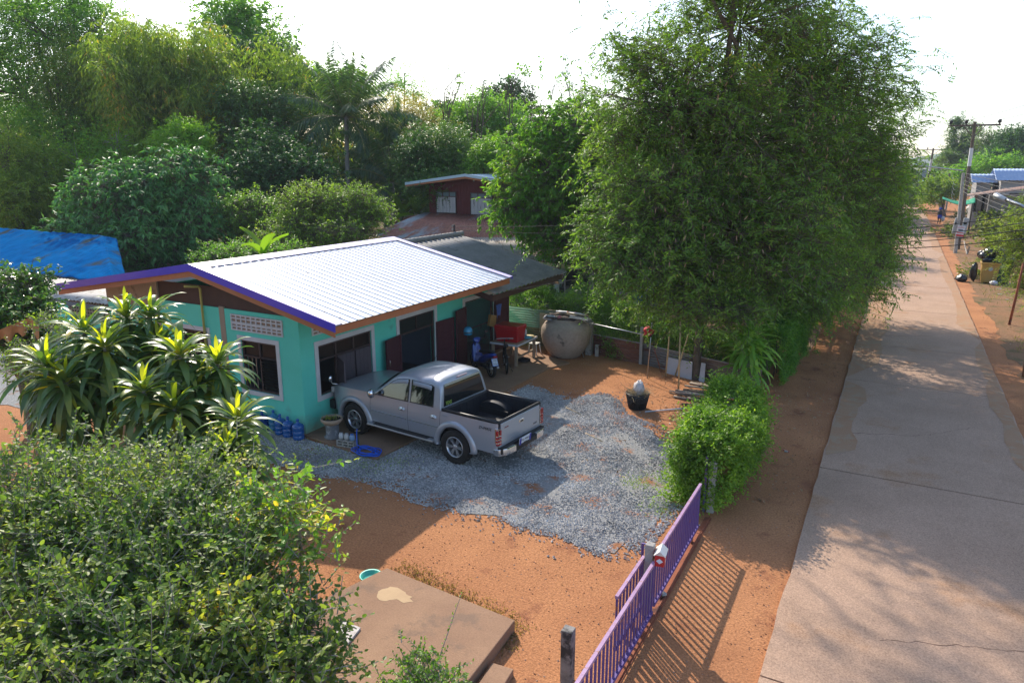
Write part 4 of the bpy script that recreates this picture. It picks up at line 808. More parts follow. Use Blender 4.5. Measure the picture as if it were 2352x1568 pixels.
q = thing('jug', 'clear plastic jug with blue cap beside the cool box', 'jug', (-10.35, 20.1, tz)); MB().lathe([(.001, 0), (.08, 0), (.085, .2), (.05, .27), (.001, .27)], (-10.42, 20.05, tz), 16).build('jug', mat('milky_plastic', (.5, .5, .55), .3), q); MB().lathe([(.001, .31), (.04, .31), (.04, .27)], (-10.42, 20.05, tz), 12).build('cap', mat('blue_cap', (0, 0, 0)), q)
q = thing('food_cover', 'flat pale basket lid with a knife on the far end of the table', 'basket lid', (-10.5, 20.2, tz)); MB().lathe([(.001, .03), (.15, .025), (.17, .0), (.16, -.0)], (-10.3, 20.2, tz + .002), 20).build('lid', mat('straw', (.5, .4, .2), .7), q)
ty = thing('old_tyre', 'worn black tyre lying under the work table', 'tyre', (-10.1, 20.0, .05)); MB().lathe([(.11, .02), (.16, 0), (.2, .02), (.21, .05), (.2, .08), (.16, .1), (.11, .08), (.11, .02)], (-10.25, 19.72, .05), 24).build('tyre', M_RUBBER, ty)
st = thing('plastic_stool', 'white plastic stool behind the work table', 'stool', (-10.3, 20.75, .0)); MB().b2((-10.52, 20.55, .42), (-10.22, 20.85, .45)).build('seat', mat('white_plastic', (.6, .58, .55), .5), st, bevel=.01)
for dx in (0, 1):
    for dy in (0, 1): MB().tube([(-10.54 + dx * .34, 20.53 + dy * .34, .02), (-10.49 + dx * .24, 20.58 + dy * .24, .42)], .018, 6).build('leg', mat('white_plastic', (1, 1, 1)), st)
bg_ = thing('paper_bag', 'brown paper bag hanging by string handles on the right door leaf', 'bag', (HX + .3, 20.0, 1.15)); b = MB(); b.prism([(HX + .22, 19.62, 1.12), (HX + .24, 19.98, 1.02), (HX + .24, 20.06, 1.40), (HX + .22, 19.72, 1.48)], (.11, -.03, 0)); b.build('bag', mat('kraft_paper', (.42, .24, .08), .8, (.37, .2, .07), 3.), bg_); MB().tube([(HX + .27, 19.78, 1.46), (HX + .22, 19.86, 1.70), (HX + .27, 19.98, 1.42)], .006, 5).build('handle', mat('kraft_paper', (1, 1, 1)), bg_)
cl = MB().grid(lambda u, v: (HX + .26 + .03 * sin(u * 9 + v * 2), 20.15 + .36 * u * (1 - .25 * v) + .05 * v, 1.72 - .5 * v * (1 - .25 * sin(u * 3))), 14, 10).build('hanging_cloth', mat('blue_cloth', (.10, .17, .50), .9, (.07, .12, .4), 4.), solid=.004); tag(cl, 'folded blue cloth hung over the right door leaf', 'cloth')
# ---------------------------------------------------------------- scooter with helmet
M_BLUE = mat('scooter_blue', (.008, .05, .32), .3, spec=.6, coat=.4); M_TREAD = M_RUBBER
sx, sy = G(1137, 872)[:2]; hd2 = atan2(-.05, -1); sc_ = thing('motor_scooter', 'blue and black motor scooter parked in front of the doors', 'scooter', (sx - .62, sy + .35, .05), None, radians(146))
def wheel(par, x, r, w, rim, spokes=10, y=0, name='wheel'):
    o = MB().lathe([(r - .07, -w * .4), (r - .02, -w * .5), (r, -w * .2), (r, w * .2), (r - .02, w * .5), (r - .07, w * .4), (r - .07, -w * .4)], (x, y, r), 28, rotx(pi / 2)).build(name, M_RUBBER, par, local=True)
    b = MB(); b.lathe([(r - .085, -w * .3), (r - .068, -w * .35), (r - .068, w * .35), (r - .085, w * .3)], (x, y, r), 28, rotx(pi / 2)); b.cyl((x, y, r), .035, w * 1.1, 12, rotx(pi / 2))
    for k in range(spokes): a = 2 * pi * k / spokes; b.tube([(x, y, r), (x + (r - .08) * cos(a), y, r + (r - .08) * sin(a))], .006 if spokes > 8 else .012, 4)
    b.build('rim', rim, o, local=True); return o
wheel(sc_, .62, .27, .09, M_STEEL, 6); wheel(sc_, -.58, .27, .1, M_STEEL, 6)
b = MB()
def loft(mb, secs, n=14):   # secs: (x, zc, half width, half height, tilt)
    vs = []
    for (x, z, w_, h_) in secs:
        for k in range(n): a = 2 * pi * k / n; ca, sa = cos(a), sin(a); vs.append((x, w_ * math.copysign(abs(ca) ** .75, ca), z + h_ * math.copysign(abs(sa) ** .75, sa)))
    m = len(secs); mb.add(vs, [(i * n + k, i * n + (k + 1) % n, (i + 1) * n + (k + 1) % n, (i + 1) * n + k) for i in range(m - 1) for k in range(n)] + [tuple(range(n))[::-1], tuple((m - 1) * n + k for k in range(n))], True); return mb
loft(b, [(.12, .36, .11, .10), (-.1, .48, .13, .13), (-.35, .60, .14, .10), (-.62, .70, .11, .075), (-.84, .76, .05, .03)]); b.build('body', M_BLUE, sc_, local=True)
loft(MB(), [(.14, .66, .06, .03), (.05, .69, .13, .05), (-.25, .72, .14, .055), (-.5, .78, .12, .05), (-.74, .82, .07, .03)]).build('seat', M_BLACK, sc_, local=True)
q = MB(); q.prism([(.32, -.16, .30), (.40, -.17, .45), (.50, -.12, .78), (.46, -.06, .88), (.46, .06, .88), (.50, .12, .78), (.40, .17, .45), (.32, .16, .30)], (.06, 0, 0)); loft(q, [(.40, .9, .05, .04), (.46, .96, .14, .07), (.54, .93, .06, .05)]); loft(q, [(.34, .53, .1, .02), (.6, .58, .06, .03), (.88, .5, .04, .01)]); q.build('front_panel', M_BLUE, sc_, local=True, bevel=.01)
q = MB(); q.b2((-.05, -.14, .22), (.38, .14, .30)); q.tube([(.62, .06, .27), (.44, .05, .9)], .022, 6); q.tube([(.62, -.06, .27), (.44, -.05, .9)], .022, 6); q.tube([(.40, -.33, 1.0), (.45, -.1, .97), (.45, .1, .97), (.40, .33, 1.0)], .016, 6); q.tube([(-.58, .08, .27), (-.1, .1, .3)], .05, 8); q.build('frame', M_BLACK, sc_, local=True)
MB().tube([(-.15, -.13, .22), (-.5, -.16, .26), (-.72, -.16, .32)], [.03, .045, .035], 10).build('exhaust', mat('exhaust_metal', (.25, .25, .26), .45, metal=.8), sc_, local=True)
q = MB(); q.box((-.82, 0, .53), (.012, .19, .24), roty(.5)); np_ = q.build('number_plate', mat('plate_blue_edge', (.02, .12, .45), .5), sc_, local=True); MB().box((-.826, 0, .53), (.008, .165, .205), roty(.5)).build('plate_face', mat('plate_white', (1, 1, 1)), np_, local=True)
up_ = roty(.5) @ np.array([0, 0, 1.]); out_ = roty(.5) @ np.array([-1., 0, 0])
for s_, z_, h_ in (('1กง', .06, .075), ('ขอนแก่น', 0, .03), ('3456', -.06, .075)): text('plate_text', s_, h_, mat('letter_black', (1, 1, 1)), np_, place((0, -1, 0), up_, np.array([-.826, 0, .53]) + up_ * z_ + out_ * .006), .0008)
q = MB(); q.box((-.84, 0, .70), (.06, .14, .06)); q.build('tail_light', mat('red_lens', (1, 1, 1)), sc_, local=True, bevel=.01)
for sg in (1, -1):
    m = MB(); m.prism([(-.08, sg * .138, .55), (.02, sg * .142, .50), (-.22, sg * .15, .60), (-.08, sg * .148, .57)], (0, sg * .004, 0)); m.build('decal', mat('plate_white', (1, 1, 1)), sc_, local=True)
    q = MB(); q.tube([(.44, sg * .25, 1.0), (.42, sg * .30, 1.16)], .007, 5); q.box((.42, sg * .31, 1.19), (.02, .11, .07)); q.build('mirror', M_BLACK, sc_, local=True)
a_ = radians(146); hx_, hy_ = sx - .62 + .42 * cos(a_) - .31 * sin(a_), sy + .35 + .42 * sin(a_) + .31 * cos(a_)
hm = thing('helmet', 'light blue open helmet hung on the scooter mirror', 'helmet', (hx_, hy_, 1.22)); MB().lathe([(.125, -.10), (.14, -.03), (.135, .05), (.1, .12), (.05, .15), (.001, .158)], (hx_, hy_, 1.30), 24).build('shell', mat('helmet_blue', (.04, .30, .55), .25, spec=.6), hm, solid=.006); MB().lathe([(.143, -.035), (.145, -.02), (.1425, -.005)], (hx_, hy_, 1.30), 24).build('stripe', M_BLACK, hm)
# ---------------------------------------------------------------- bicycle
wx, wy = G(1164, 862)[:2]; bk = thing('bicycle', 'dark bicycle on its stand beside the work table', 'bicycle', (wx - .28, wy + .42, .05), None, radians(124))
wheel(bk, .48, .30, .05, M_STEEL, 18); wheel(bk, -.48, .30, .05, M_STEEL, 18); q = MB()
for a, b_ in (((.48, .3), (.34, .72)), ((.34, .68), (-.18, .62)), ((.36, .6), (-.05, .3)), ((-.05, .3), (-.2, .8)), ((-.48, .3), (-.05, .3)), ((-.48, .3), (-.17, .62)), ((.34, .72), (.32, .9))): q.tube([(a[0], 0, a[1]), (b_[0], 0, b_[1])], .017, 7)
q.tube([(-.05, -.04, .3), (-.3, -.2, .01)], .01, 5); q.build('frame', M_BLACK, bk, local=True); MB().tube([(.25, -.27, .93), (.33, -.1, .92), (.33, .1, .92), (.25, .27, .93)], .013, 6).build('handlebar', M_STEEL, bk, local=True)
loft(MB(), [(-.32, .83, .07, .03), (-.22, .83, .08, .03), (-.05, .83, .02, .02)]).build('saddle', M_BLACK, bk, local=True); q = MB(); q.cyl((-.05, .03, .3), .08, .01, 16, rotx(pi / 2)); q.tube([(-.05, .05, .3), (.03, .05, .16), (.03, .12, .16)], .01, 5); q.tube([(-.05, -.05, .3), (-.13, -.05, .44), (-.13, -.12, .44)], .01, 5); q.build('crank', M_STEEL, bk, local=True)
# ---------------------------------------------------------------- big cement water jar
p = G(1281, 826); jx, jy = p[0], p[1] + .62; j = thing('water_jar', 'huge weathered cement water jar at the far end of the yard', 'water jar', (jx, jy, .0))
M_JAR = mat('jar_cement', (.40, .32, .26), .85, (.31, .25, .20), 1.8, bump=.3, bscale=20, stain=(.07, .06, .05), sscale=1.7, sthr=.565, spec=.2, grain=(14, .12))
MB().lathe([(.001, 0), (.46, 0), (.50, .03), (.66, .22), (.79, .48), (.84, .75), (.82, .98), (.72, 1.14), (.55, 1.22), (.50, 1.24), (.52, 1.30), (.49, 1.31), (.44, 1.22), (.001, 1.2)], (jx, jy, 0), 48).build('jar', M_JAR, j)
rg = random.Random(4)
def board(name, lab, cat, c, d, rz, m, ry=0., rx=0., group='lids and rubbish on the water jar', bev=.0):
    o = MB().box(c, d, rotz(rz) @ roty(ry) @ rotx(rx)).build(name, m, bevel=bev); return tag(o, lab, cat, group)
M_PLY = mat('grey_ply', (.24, .19, .15), .85, (.16, .12, .10), 3.); M_DARKB = mat('burnt_board', (.05, .035, .03), .9)
board('board', 'large dark board laid over the jar mouth', 'board', (jx - .1, jy - .05, 1.335), (1.0, .8, .02), .15, M_DARKB, .04)
board('board', 'grey brown plank across the back of the jar', 'board', (jx + .05, jy + .25, 1.375), (1.15, .22, .02), -.1, M_PLY, -.03)
board('board', 'pale panel tilted on the right side of the jar top', 'board', (jx + .48, jy - .05, 1.37), (.62, .5, .015), .35, mat('pale_panel', (.46, .42, .38), .8, (.34, .3, .27), 3.), .12)
for k in range(9):
    a = rg.uniform(-.5, .5); c = np.array([jx + rg.uniform(-.5, .45), jy + rg.uniform(-.3, .35), 1.40 + k * .007]); L_ = rg.uniform(.4, .9)
    b = MB().tube([c - np.array([cos(a), sin(a), .0]) * L_ / 2, c + np.array([cos(a), sin(a), rg.uniform(-.03, .03)]) * L_ / 2], .013, 6).build('stick', M_BAMB if k % 2 else M_PLY); tag(b, 'thin dry stick in the heap on the water jar', 'stick', 'sticks on the water jar')
for k, (dx, dy, L_, cc, lab) in enumerate(((.0, .33, .85, (.5, .5, .56), 'white pipe with red and blue rings lying on the jar'), (-.28, .27, .42, (.36, .44, .55), 'short pale blue roll on the back of the jar'), (.35, .2, .6, (.5, .47, .45), 'grey tube on the right of the jar'))):
    b = thing('pipe', lab, 'pipe', (jx + dx, jy + dy, 1.4)); MB().tube([(jx + dx - L_ / 2, jy + dy, 1.43), (jx + dx + L_ / 2, jy + dy - .05, 1.43)], .035, 10).build('tube', mat('pipe%d' % k, cc, .5), b)
    if k == 0: q = MB(); [q.tube([(jx + dx + s_, jy + dy - .03, 1.43), (jx + dx + s_ + .05, jy + dy - .033, 1.43)], .037, 10) for s_ in (-.1, .2)]; q.build('ring', mat('red_ring', (.4, .03, .03), .5), b)
cu = tag(MB().lathe([(.001, 0), (.04, 0), (.06, .1), (.055, .1), (.036, .01)], (jx - .12, jy - .38, 1.36), 16, roty(.9)).build('pink_cup', mat('pink_plastic', (.55, .2, .22), .4)), 'small pink plastic cup on the front of the jar lid', 'cup')
def crumple(name, lab, cat, c, r, m, seed, sq=(1, 1, .8), group=None, par=None):
    rr = np.random.default_rng(seed); w1_, w2_ = rr.normal(0, 4, 3), rr.normal(0, 9, 3)
    def fn(u, v):
        a, b = 2 * pi * u, pi * (v - .5) * .998; d = np.array([cos(b) * cos(a), cos(b) * sin(a), sin(b)]); s_ = r * (1 + .16 * sin(d @ w1_) + .09 * sin(d @ w2_)); return d * s_ * np.array(sq) + np.array(c)
    o = MB().grid(fn, 18, 10).build(name, m, par)
    return tag(o, lab, cat, group) if par is None else o
crumple('plastic_sack', 'crumpled clear plastic under the boards at the left of the jar', 'plastic bag', (jx - .48, jy - .25, 1.30), .16, mat('milky_plastic', (1, 1, 1)), 3, (1.4, .8, .6))
# ---------------------------------------------------------------- fences at the back of the yard
def fence(lab, x0, y0, x1, y1, z0, z1, m, cap=None, seed=0):
    t = thing('corrugated_fence', lab, 'fence', ((x0 + x1) / 2, (y0 + y1) / 2, 0), 'rusty sheet metal fence panels'); n = int((z1 - z0) / .076)
    corr((x0, y0, z0), (x0, y0, z1), (x1, y1, z0), (x1, y1, z1), n, .013, steps=1, stepz=0).build('sheet', m, t, solid=.003)
    if cap: b = MB(); d = np.array([x1 - x0, y1 - y0]); b.tube([(x0, y0, z1 + .01), (x1, y1, z1 + .01)], .025, 5); b.build('top_rail', cap, t)
    return t
M_SH1 = mat('old_galvanised', (.27, .31, .25), .6, (.20, .23, .20), 2., stain=(.22, .08, .04), sscale=2.2, sthr=.62, stretch=(1, 1, 2.5)); M_SH2 = mat('rust_sheet', (.16, .055, .035), .8, (.24, .10, .06), 2.5, stain=(.2, .18, .16), sscale=2.5, sthr=.66, stretch=(.7, 1, 3)); M_SH3 = mat('part_rust_sheet', (.24, .23, .22), .65, (.17, .15, .13), 2., stain=(.17, .07, .04), sscale=2., sthr=.55, stretch=(.6, 1, 3)); M_CAP = mat('weathered_rail', (.30, .28, .26), .8)
fence('tall greenish galvanised sheet fence behind the jar, upper row', -12.3, 22.15, -9.0, 21.95, .62, 1.3, M_SH1)
fence('rust brown sheet fence below the greenish sheets behind the jar', -12.3, 22.12, -9.0, 21.92, .0, .64, mat('ochre_rust', (.20, .12, .06), .8, (.13, .09, .06), 3., stretch=(1, 1, 3)))
fence('dark red rusty low fence panel right of the concrete post', -8.7, 21.85, -6.92, 21.42, 0, .68, M_SH2, M_CAP)
fence('grey and rust low fence panel behind the hat pole', -6.8, 21.40, -4.93, 20.72, 0, .66, M_SH3, M_CAP)
fence('low rusty fence panel running to the hedge right of the dark trunk', -4.75, 20.66, -2.9, 20.05, 0, .66, mat('brown_sheet', (.15, .10, .075), .75, (.23, .19, .16), 2.5, stretch=(.6, 1, 3)), M_CAP)
tag(MB().b2((-10.75, 21.84, .55), (-10.25, 21.87, 1.22)).build('plywood_sheet', mat('beige_ply', (.42, .34, .24), .8)), 'beige board leaning on the fence behind the jar', 'board')
def cpost(lab, x, y, h, w, m=M_CONC, grp='concrete fence posts', cap=True, name='fence_post'):
    t = thing(name, lab, 'post', (x, y, 0), grp); b = MB(); b.b2((x - w / 2, y - w / 2, -.02), (x + w / 2, y + w / 2, h)); b.build('post', m, t, bevel=.008)
    if cap: MB().b2((x - w * .28, y - w * .28, h + .0), (x + w * .28, y + w * .28, h + .1)).build('peg', m, t, bevel=.006)
    return t
cpost('thick grey concrete post right of the water jar', -8.80, 21.72, 1.15, .2); cpost('thin concrete post in the low fence', -6.86, 21.40, 1.22, .1, cap=False)
p = G(1232 + 4, 812); tag(MB().box((-8.47, 21.62, .2), (.12, .1, .4)).build('stub_post', M_CONC, bevel=.01), 'short white post stub beside the thick concrete post', 'post')
for i, (x, y, h) in enumerate(((-9.62, 21.6, 1.15), (-9.42, 21.7, 1.2), (-9.24, 21.65, 1.28), (-9.08, 21.75, 1.22))):
    o = thing('stick_bundle_pole', ['leftmost', 'second', 'third', 'rightmost'][i] + ' rough bare pole in the row between jar and concrete post', 'pole', (x, y, 0), 'rough poles by the jar'); MB().tube([(x, y, 0), (x + .03 * sin(i * 2), y + .02, h * .5), (x, y, h)], [.045, .05, .035], 7).build('pole', M_BARKP, o)
# clothes pole with red hat
p0 = PY(*((1800 + 1015 / 1.96) * .57422, (1000 + 555 / 1.96) * .57422), 21.5); hp0 = G((1800 + 1545 / 1.96) * .57422, (1000 + 1005 / 1.96) * .57422)
t = thing('clothes_rail', 'long horizontal steel clothes rail reaching from the jar to the hat pole', 'clothes rail', (-7.6, 20.7, 0)); MB().tube([(p0[0], p0[1], p0[2]), (-6.12, 19.93, 1.32)], .017, 8).build('rail', M_STEEL, t)
t = thing('steel_pole', 'upright thin steel pole carrying the red hat', 'pole', (hp0[0], hp0[1], 0)); MB().tube([(hp0[0], hp0[1], 0), (-6.09, 19.94, 1.9)], .015, 8).build('pole', M_STEEL, t); MB().box((-6.13, 19.93, 1.33), (.08, .05, .06)).build('clamp', M_BLACK, t)
h = thing('red_hat', 'crumpled red cloth hat hung on top of the steel pole', 'hat', (-6.16, 19.9, 1.45)); MB().lathe([(.17, -.10), (.14, -.07), (.115, -.03), (.12, .04), (.09, .09), (.001, .1)], (-6.2, 19.88, 1.5), 20, roty(-.35) @ rotx(.35)).build('hat', mat('red_cloth', (.52, .02, .035), .8, (.45, .015, .03), 6.), h, solid=.005); MB().cyl((-6.16, 19.76, 1.53), .03, .01, 12, rotx(pi / 2)).build('hat_emblem', mat('plate_white', (1, 1, 1)), h)
def pole(lab, a, b, r, m, grp=None, nm='bamboo_pole'):
    t = thing(nm, lab, 'pole', (a[0], a[1], 0), grp); a = np.array(a, float); b = np.array(b, float); MB().tube([a, (a + b) / 2 + [.01, 0, 0], b], [r, r * .95, r * .8], 7).build('pole', m, t); return t
def up(px0, py0, px1, py1):
    g_ = G(px0, py0); return g_, PY(px1, py1, g_[1] + .05)
s2 = lambda x, y: ((1800 + x / 1.96) * .57422, (1000 + y / 1.96) * .57422)
pole('tall bamboo pole standing nearest in front of the low fence', *up(*s2(1790, 1112), *s2(1806, 560)), .028, M_BAMB, 'bamboo poles at the fence'); pole('bamboo pole left of the white board', *up(*s2(1690, 990), *s2(1727, 585)), .024, M_BAMB, 'bamboo poles at the fence')
a_, b_ = up(*s2(1765, 985), *s2(1870, 660)); pole('slanting bamboo pole crossing before the white board', a_, b_, .022, M_BAMB, 'bamboo poles at the fence'); a_, b_ = up(*s2(1655, 960), *s2(1600, 770)); pole('short dark iron rod leaning on the fence', a_, b_, .014, M_RUST, None, 'iron_rod')
bm_ = thing('broom', 'straw broom hanging upside down beside the concrete post', 'broom', (-9.0, 21.4, 0)); MB().tube([(-9.25, 21.45, 1.25), (-9.0, 21.4, .6)], .012, 6).build('handle', M_BAMB, bm_)
MB().lathe([(.02, .12), (.06, .05), (.15, -.12), (.12, -.2), (.001, -.2)], (-8.98, 21.38, .5), 12, np.diag([1, .35, 1])).build('bristles', mat('straw_bristle', (.42, .24, .08), .9), bm_)
tag(MB().tube([(-8.98, 21.38, .35), (-8.82, 21.3, 0)], .012, 6).build('rod', M_STEEL), 'thin grey rod under the broom', 'rod'); crumple('hanging_bag', 'small pale plastic bag tied to the poles by the jar', 'bag', (-9.32, 21.4, .98), .09, mat('milky_plastic', (1, 1, 1)), 8, (.7, .7, 1.5))
# white board, leaning trunk-like post, wood scraps
wl, wr = G(*s2(1715, 945)), G(*s2(1965, 985)); wbd = MB().prism([(wl[0], wl[1] - .3, 0), (-4.95, 20.42, 0), (-4.98, 20.52, .52), (wl[0] + .02, wl[1] - .2, .48)], (.005, .02, 0)).build('white_board', mat('white_board', (.55, .56, .6), .7, (.45, .46, .5), 2.)); tag(wbd, 'white board leaning on the low fence left of the dark trunk', 'board')
tag(MB().prism([(-4.72, 20.38, 0), (-4.55, 20.35, 0), (-4.57, 20.45, .55), (-4.7, 20.48, .55)], (.003, .02, 0)).build('white_board', mat('white_board', (1, 1, 1))), 'narrow white board right of the dark trunk', 'board')
for i in range(13):
    rg = random.Random(i); a = radians(rg.uniform(-8, 22)); c = np.array([-4.15 + rg.uniform(-.3, .5), 18.2 + i * .1 + rg.uniform(-.1, .1), .04 + .05 * (i % 3)]); L_ = rg.uniform(1.3, 2.2); d = np.array([cos(a), sin(a), 0]) * L_ / 2
    tag(MB().tube([c - d, c + d], rg.uniform(.022, .038), 7).build('cut_branch', M_BARKP if i % 2 else M_BARK), 'cut branch in the pile between the trunk and the bush', 'branch', 'cut branches piled by the hedge')
tag(MB().box((-4.3, 20.0, .03), (1.2, .22, .02), rotz(-.1)).build('plank', mat('grey_plank', (.36, .28, .22), .85, (.25, .2, .16), 4.)), 'split grey plank on the ground below the low fence', 'plank')
p, q = G(*s2(1530, 1275)), G(*s2(1845, 1232)); tag(MB().tube([p + [0, 0, .03], q + [.3, .1, .03]], .02, 8).build('white_pipe', mat('white_pipe', (.6, .6, .62), .5)), 'thin white pipe lying on the red earth beside the basket', 'pipe')
p = G(*s2(1680, 1500)); tag(MB().prism([(p[0], p[1], .02), (p[0] + .9, p[1] - .35, .02), (p[0] + 1.0, p[1] + .3, .02), (p[0] + .42, p[1] + .42, .02)], (0, 0, .015)).build('plywood_scrap', mat('tan_ply', (.45, .27, .10), .8)), 'tan plywood offcut sticking out from under the bush', 'board')
for k, (x, y) in enumerate(((1300, 1168), (1345, 1240))): a = G(x, y * .82 - 20); tag(MB().tube([a + [0, 0, .03], a + [.55, -.3, .03]], .008, 5).build('twig', M_BAMB), ['thin dry twig lying on the gravel behind the pickup', 'thin dry twig lying nearer on the gravel'][k], 'twig', 'twigs on the gravel')
# basket of cuttings
p = G(1457, 942); bx2, by2 = p[0], p[1] + .22; b = thing('basket', 'black plastic mesh basket of garden cuttings on the red earth', 'basket', (bx2, by2, 0)); bk_ = MB(); rows = 9; cn = 30
for i in range(rows + 1): z = .42 * i / rows; r = .22 + .09 * (z / .42); bk_.tube([(bx2 + r * cos(2 * pi * k / cn), by2 + r * sin(2 * pi * k / cn), z) for k in range(cn + 1)], .012 if i in (0, rows) else .008, 4, False)
for k in range(cn): a = 2 * pi * k / cn; bk_.tube([(bx2 + .22 * cos(a), by2 + .22 * sin(a), 0), (bx2 + .31 * cos(a), by2 + .31 * sin(a), .42)], .010, 4)
bk_.build('mesh_side', M_BLACK, b); MB().lathe([(.001, .01), (.205, .01), (.29, .38), (.001, .38)], (bx2, by2, 0), 24).build('lining', mat('basket_lining', (.02, .022, .02), .8), b)
r_ = np.random.default_rng(8); n = 260; P = np.column_stack([bx2 + r_.normal(0, .13, n), by2 + r_.normal(0, .13, n), np.full(n, .38) + r_.uniform(0, .1, n)]); d = unit(r_.normal(0, 1, (n, 3)) * [1, 1, .35] + [0, 0, .25]); Vv = sticks(P, P + d * r_.uniform(.1, .38, (n, 1)), .004, .002); tag(npmesh('dry_cuttings', *Vv, M_BAMB), 'dry leaves and stalks heaped in the black basket', 'cuttings', kind='stuff')
sk_ = thing('plastic_sack', 'white printed plastic sack stuffed in the black basket', 'sack', (bx2, by2, .4)); crumple('sack', '', '', (bx2 + .03, by2 - .02, .55), .18, mat('sack_white', (.60, .56, .54), .6, (.5, .46, .45), 5.), 21, (.75, .8, 1.15), par=sk_)
o = text('print', 'สยาม เคมี', .05, mat('letter_grey', (.22, .2, .22), .6), sk_, place((.9, .25, 0), (0, .1, 1), (.0, -.165, .12)), .001)
# ---------------------------------------------------------------- purple sliding gate, posts, letter box
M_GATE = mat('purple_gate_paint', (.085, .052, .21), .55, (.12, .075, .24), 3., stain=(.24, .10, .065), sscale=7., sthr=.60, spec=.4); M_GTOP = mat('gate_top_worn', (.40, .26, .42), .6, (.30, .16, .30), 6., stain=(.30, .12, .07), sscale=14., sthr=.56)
def gate(lab, x, y0, y1, z0, z1, n, xs=0.):
    t = thing('sliding_gate', lab, 'gate', (x, (y0 + y1) / 2, 0), 'purple barred gate sections'); X = lambda y: x + xs * (y - y0)
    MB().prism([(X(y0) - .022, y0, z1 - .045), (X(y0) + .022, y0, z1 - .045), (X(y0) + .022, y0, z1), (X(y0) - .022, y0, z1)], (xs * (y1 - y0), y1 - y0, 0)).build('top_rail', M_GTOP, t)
    MB().prism([(X(y0) - .022, y0, z0), (X(y0) + .022, y0, z0), (X(y0) + .022, y0, z0 + .05), (X(y0) - .022, y0, z0 + .05)], (xs * (y1 - y0), y1 - y0, 0)).build('bottom_rail', M_GATE, t)
    for i in range(n): y = y0 + .02 + (y1 - y0 - .04) * i / (n - 1); MB().box((X(y), y, (z0 + z1) / 2), (.02, .035, z1 - z0 - .094)).build('bar', M_GATE, t)
    for y in (y0 + .4, y1 - .4): MB().cyl((X(y), y, .05), .05, .025, 14, roty(pi / 2)).build('roller', M_RUST, t)
    return t
gate('far purple barred gate section reaching the bush', -2.47, 8.78, 11.38, .10, .93, 22, -.006); gate('near purple barred gate section at the bottom of the picture', -2.43, 5.3, 8.60, .10, .93, 27, -.002); gate('short purple gate section overlapping behind the middle post', -2.62, 7.62, 8.72, .10, .90, 9)
tr_ = MB(); tr_.b2((-2.50, 5.0, .0), (-2.38, 12.0, .012)); tr_.box((-2.42, 8.5, .02), (.03, 7.0, .02)); o = tr_.build('gate_track', M_RUST); tag(o, 'rusty steel gate rail on the ground under the purple gate', 'rail')
cpost('grey concrete gate post with the letter box, between the two gate sections', -2.53, 8.70, 1.12, .12, grp='concrete gate posts', cap=False, name='gate_post'); cpost('blackened concrete gate post at the bottom edge of the picture', -2.98, 6.93, .74, .14, mat('blackened_concrete', (.13, .125, .12), .9, (.30, .28, .26), 6., bump=.4, bscale=50, stain=(.04, .038, .036), sscale=5., sthr=.5), grp='concrete gate posts', cap=False, name='gate_post'); cpost('concrete post buried in the front of the round bush', -2.47, 12.27, 1.0, .13, grp='concrete gate posts', cap=False, name='gate_post')
t = thing('guide_post', 'purple square steel guide post just left of the bush post', 'post', (-2.62, 12.3, 0)); MB().box((-2.58, 12.2, .55), (.04, .04, 1.1)).build('post', M_GATE, t)
t = thing('gate_bracket', 'purple steel guide loop behind the middle gate post', 'bracket', (-2.66, 8.85, 0)); MB().tube([(-2.68, 8.83, .0), (-2.68, 8.83, 1.02), (-2.55, 8.84, 1.02)], .022, 5, smooth=False).build('loop', M_GATE, t)
lb = thing('letter_box', 'small red letter box with white roof on the middle gate post', 'letter box', (-2.37, 8.68, .88), None, radians(8)); lb.scale = (.82, .82, .82); M_LR = mat('letterbox_red', (.50, .02, .02), .5, (.4, .02, .02), 6.)
MB().b2((-.08, -.13, 0), (.08, .13, .2)).build('box', M_LR, lb, local=True, bevel=.004)
q = MB(); q.prism([(-.1, -.15, .2), (0.0, -.15, .29), (.1, -.15, .2), (.09, -.15, .19), (0, -.15, .275), (-.09, -.15, .19)], (0, .3, 0)); q.prism([(-.08, -.129, .2), (.08, -.129, .2), (0, -.129, .275)], (0, .258, 0)); q.build('roof', mat('letterbox_white', (.66, .64, .62), .5, (.6, .55, .5), 5.), lb, local=True)
q = MB(); q.add([(.06, -.1325, .1), (0, -.1325, .15), (-.06, -.1325, .1), (0, -.1325, .05)], [(0, 1, 2, 3)]); q.add([(.0815, -.05, .03), (.0815, .0, .13), (.0815, .05, .03)], [(0, 1, 2)]); q.build('letter_emblem', mat('plate_white', (1, 1, 1)), lb, local=True)
# stones and litter
for k, (x, y, r) in enumerate(((1520, 1367, .05), (1805, 1038, .03), (1555, 1203, .03), (900, 1010, .03))): p = G(x, y); crumple('rock', ['pale stone beside the middle gate post', 'small stone at the road edge', 'small pale stone below the gate end', 'small stone by the pad'][k], 'stone', (p[0], p[1], r * .6), r, M_CONC, k, (1.3, 1, .7))
p = G(1805, 1038); tag(MB().box((p[0], p[1] + .05, .015), (.14, .03, .02), rotz(-.3)).build('litter_packet', mat('red_packet', (.4, .12, .12), .5)), 'small crushed red packet on the dirt shoulder', 'litter')
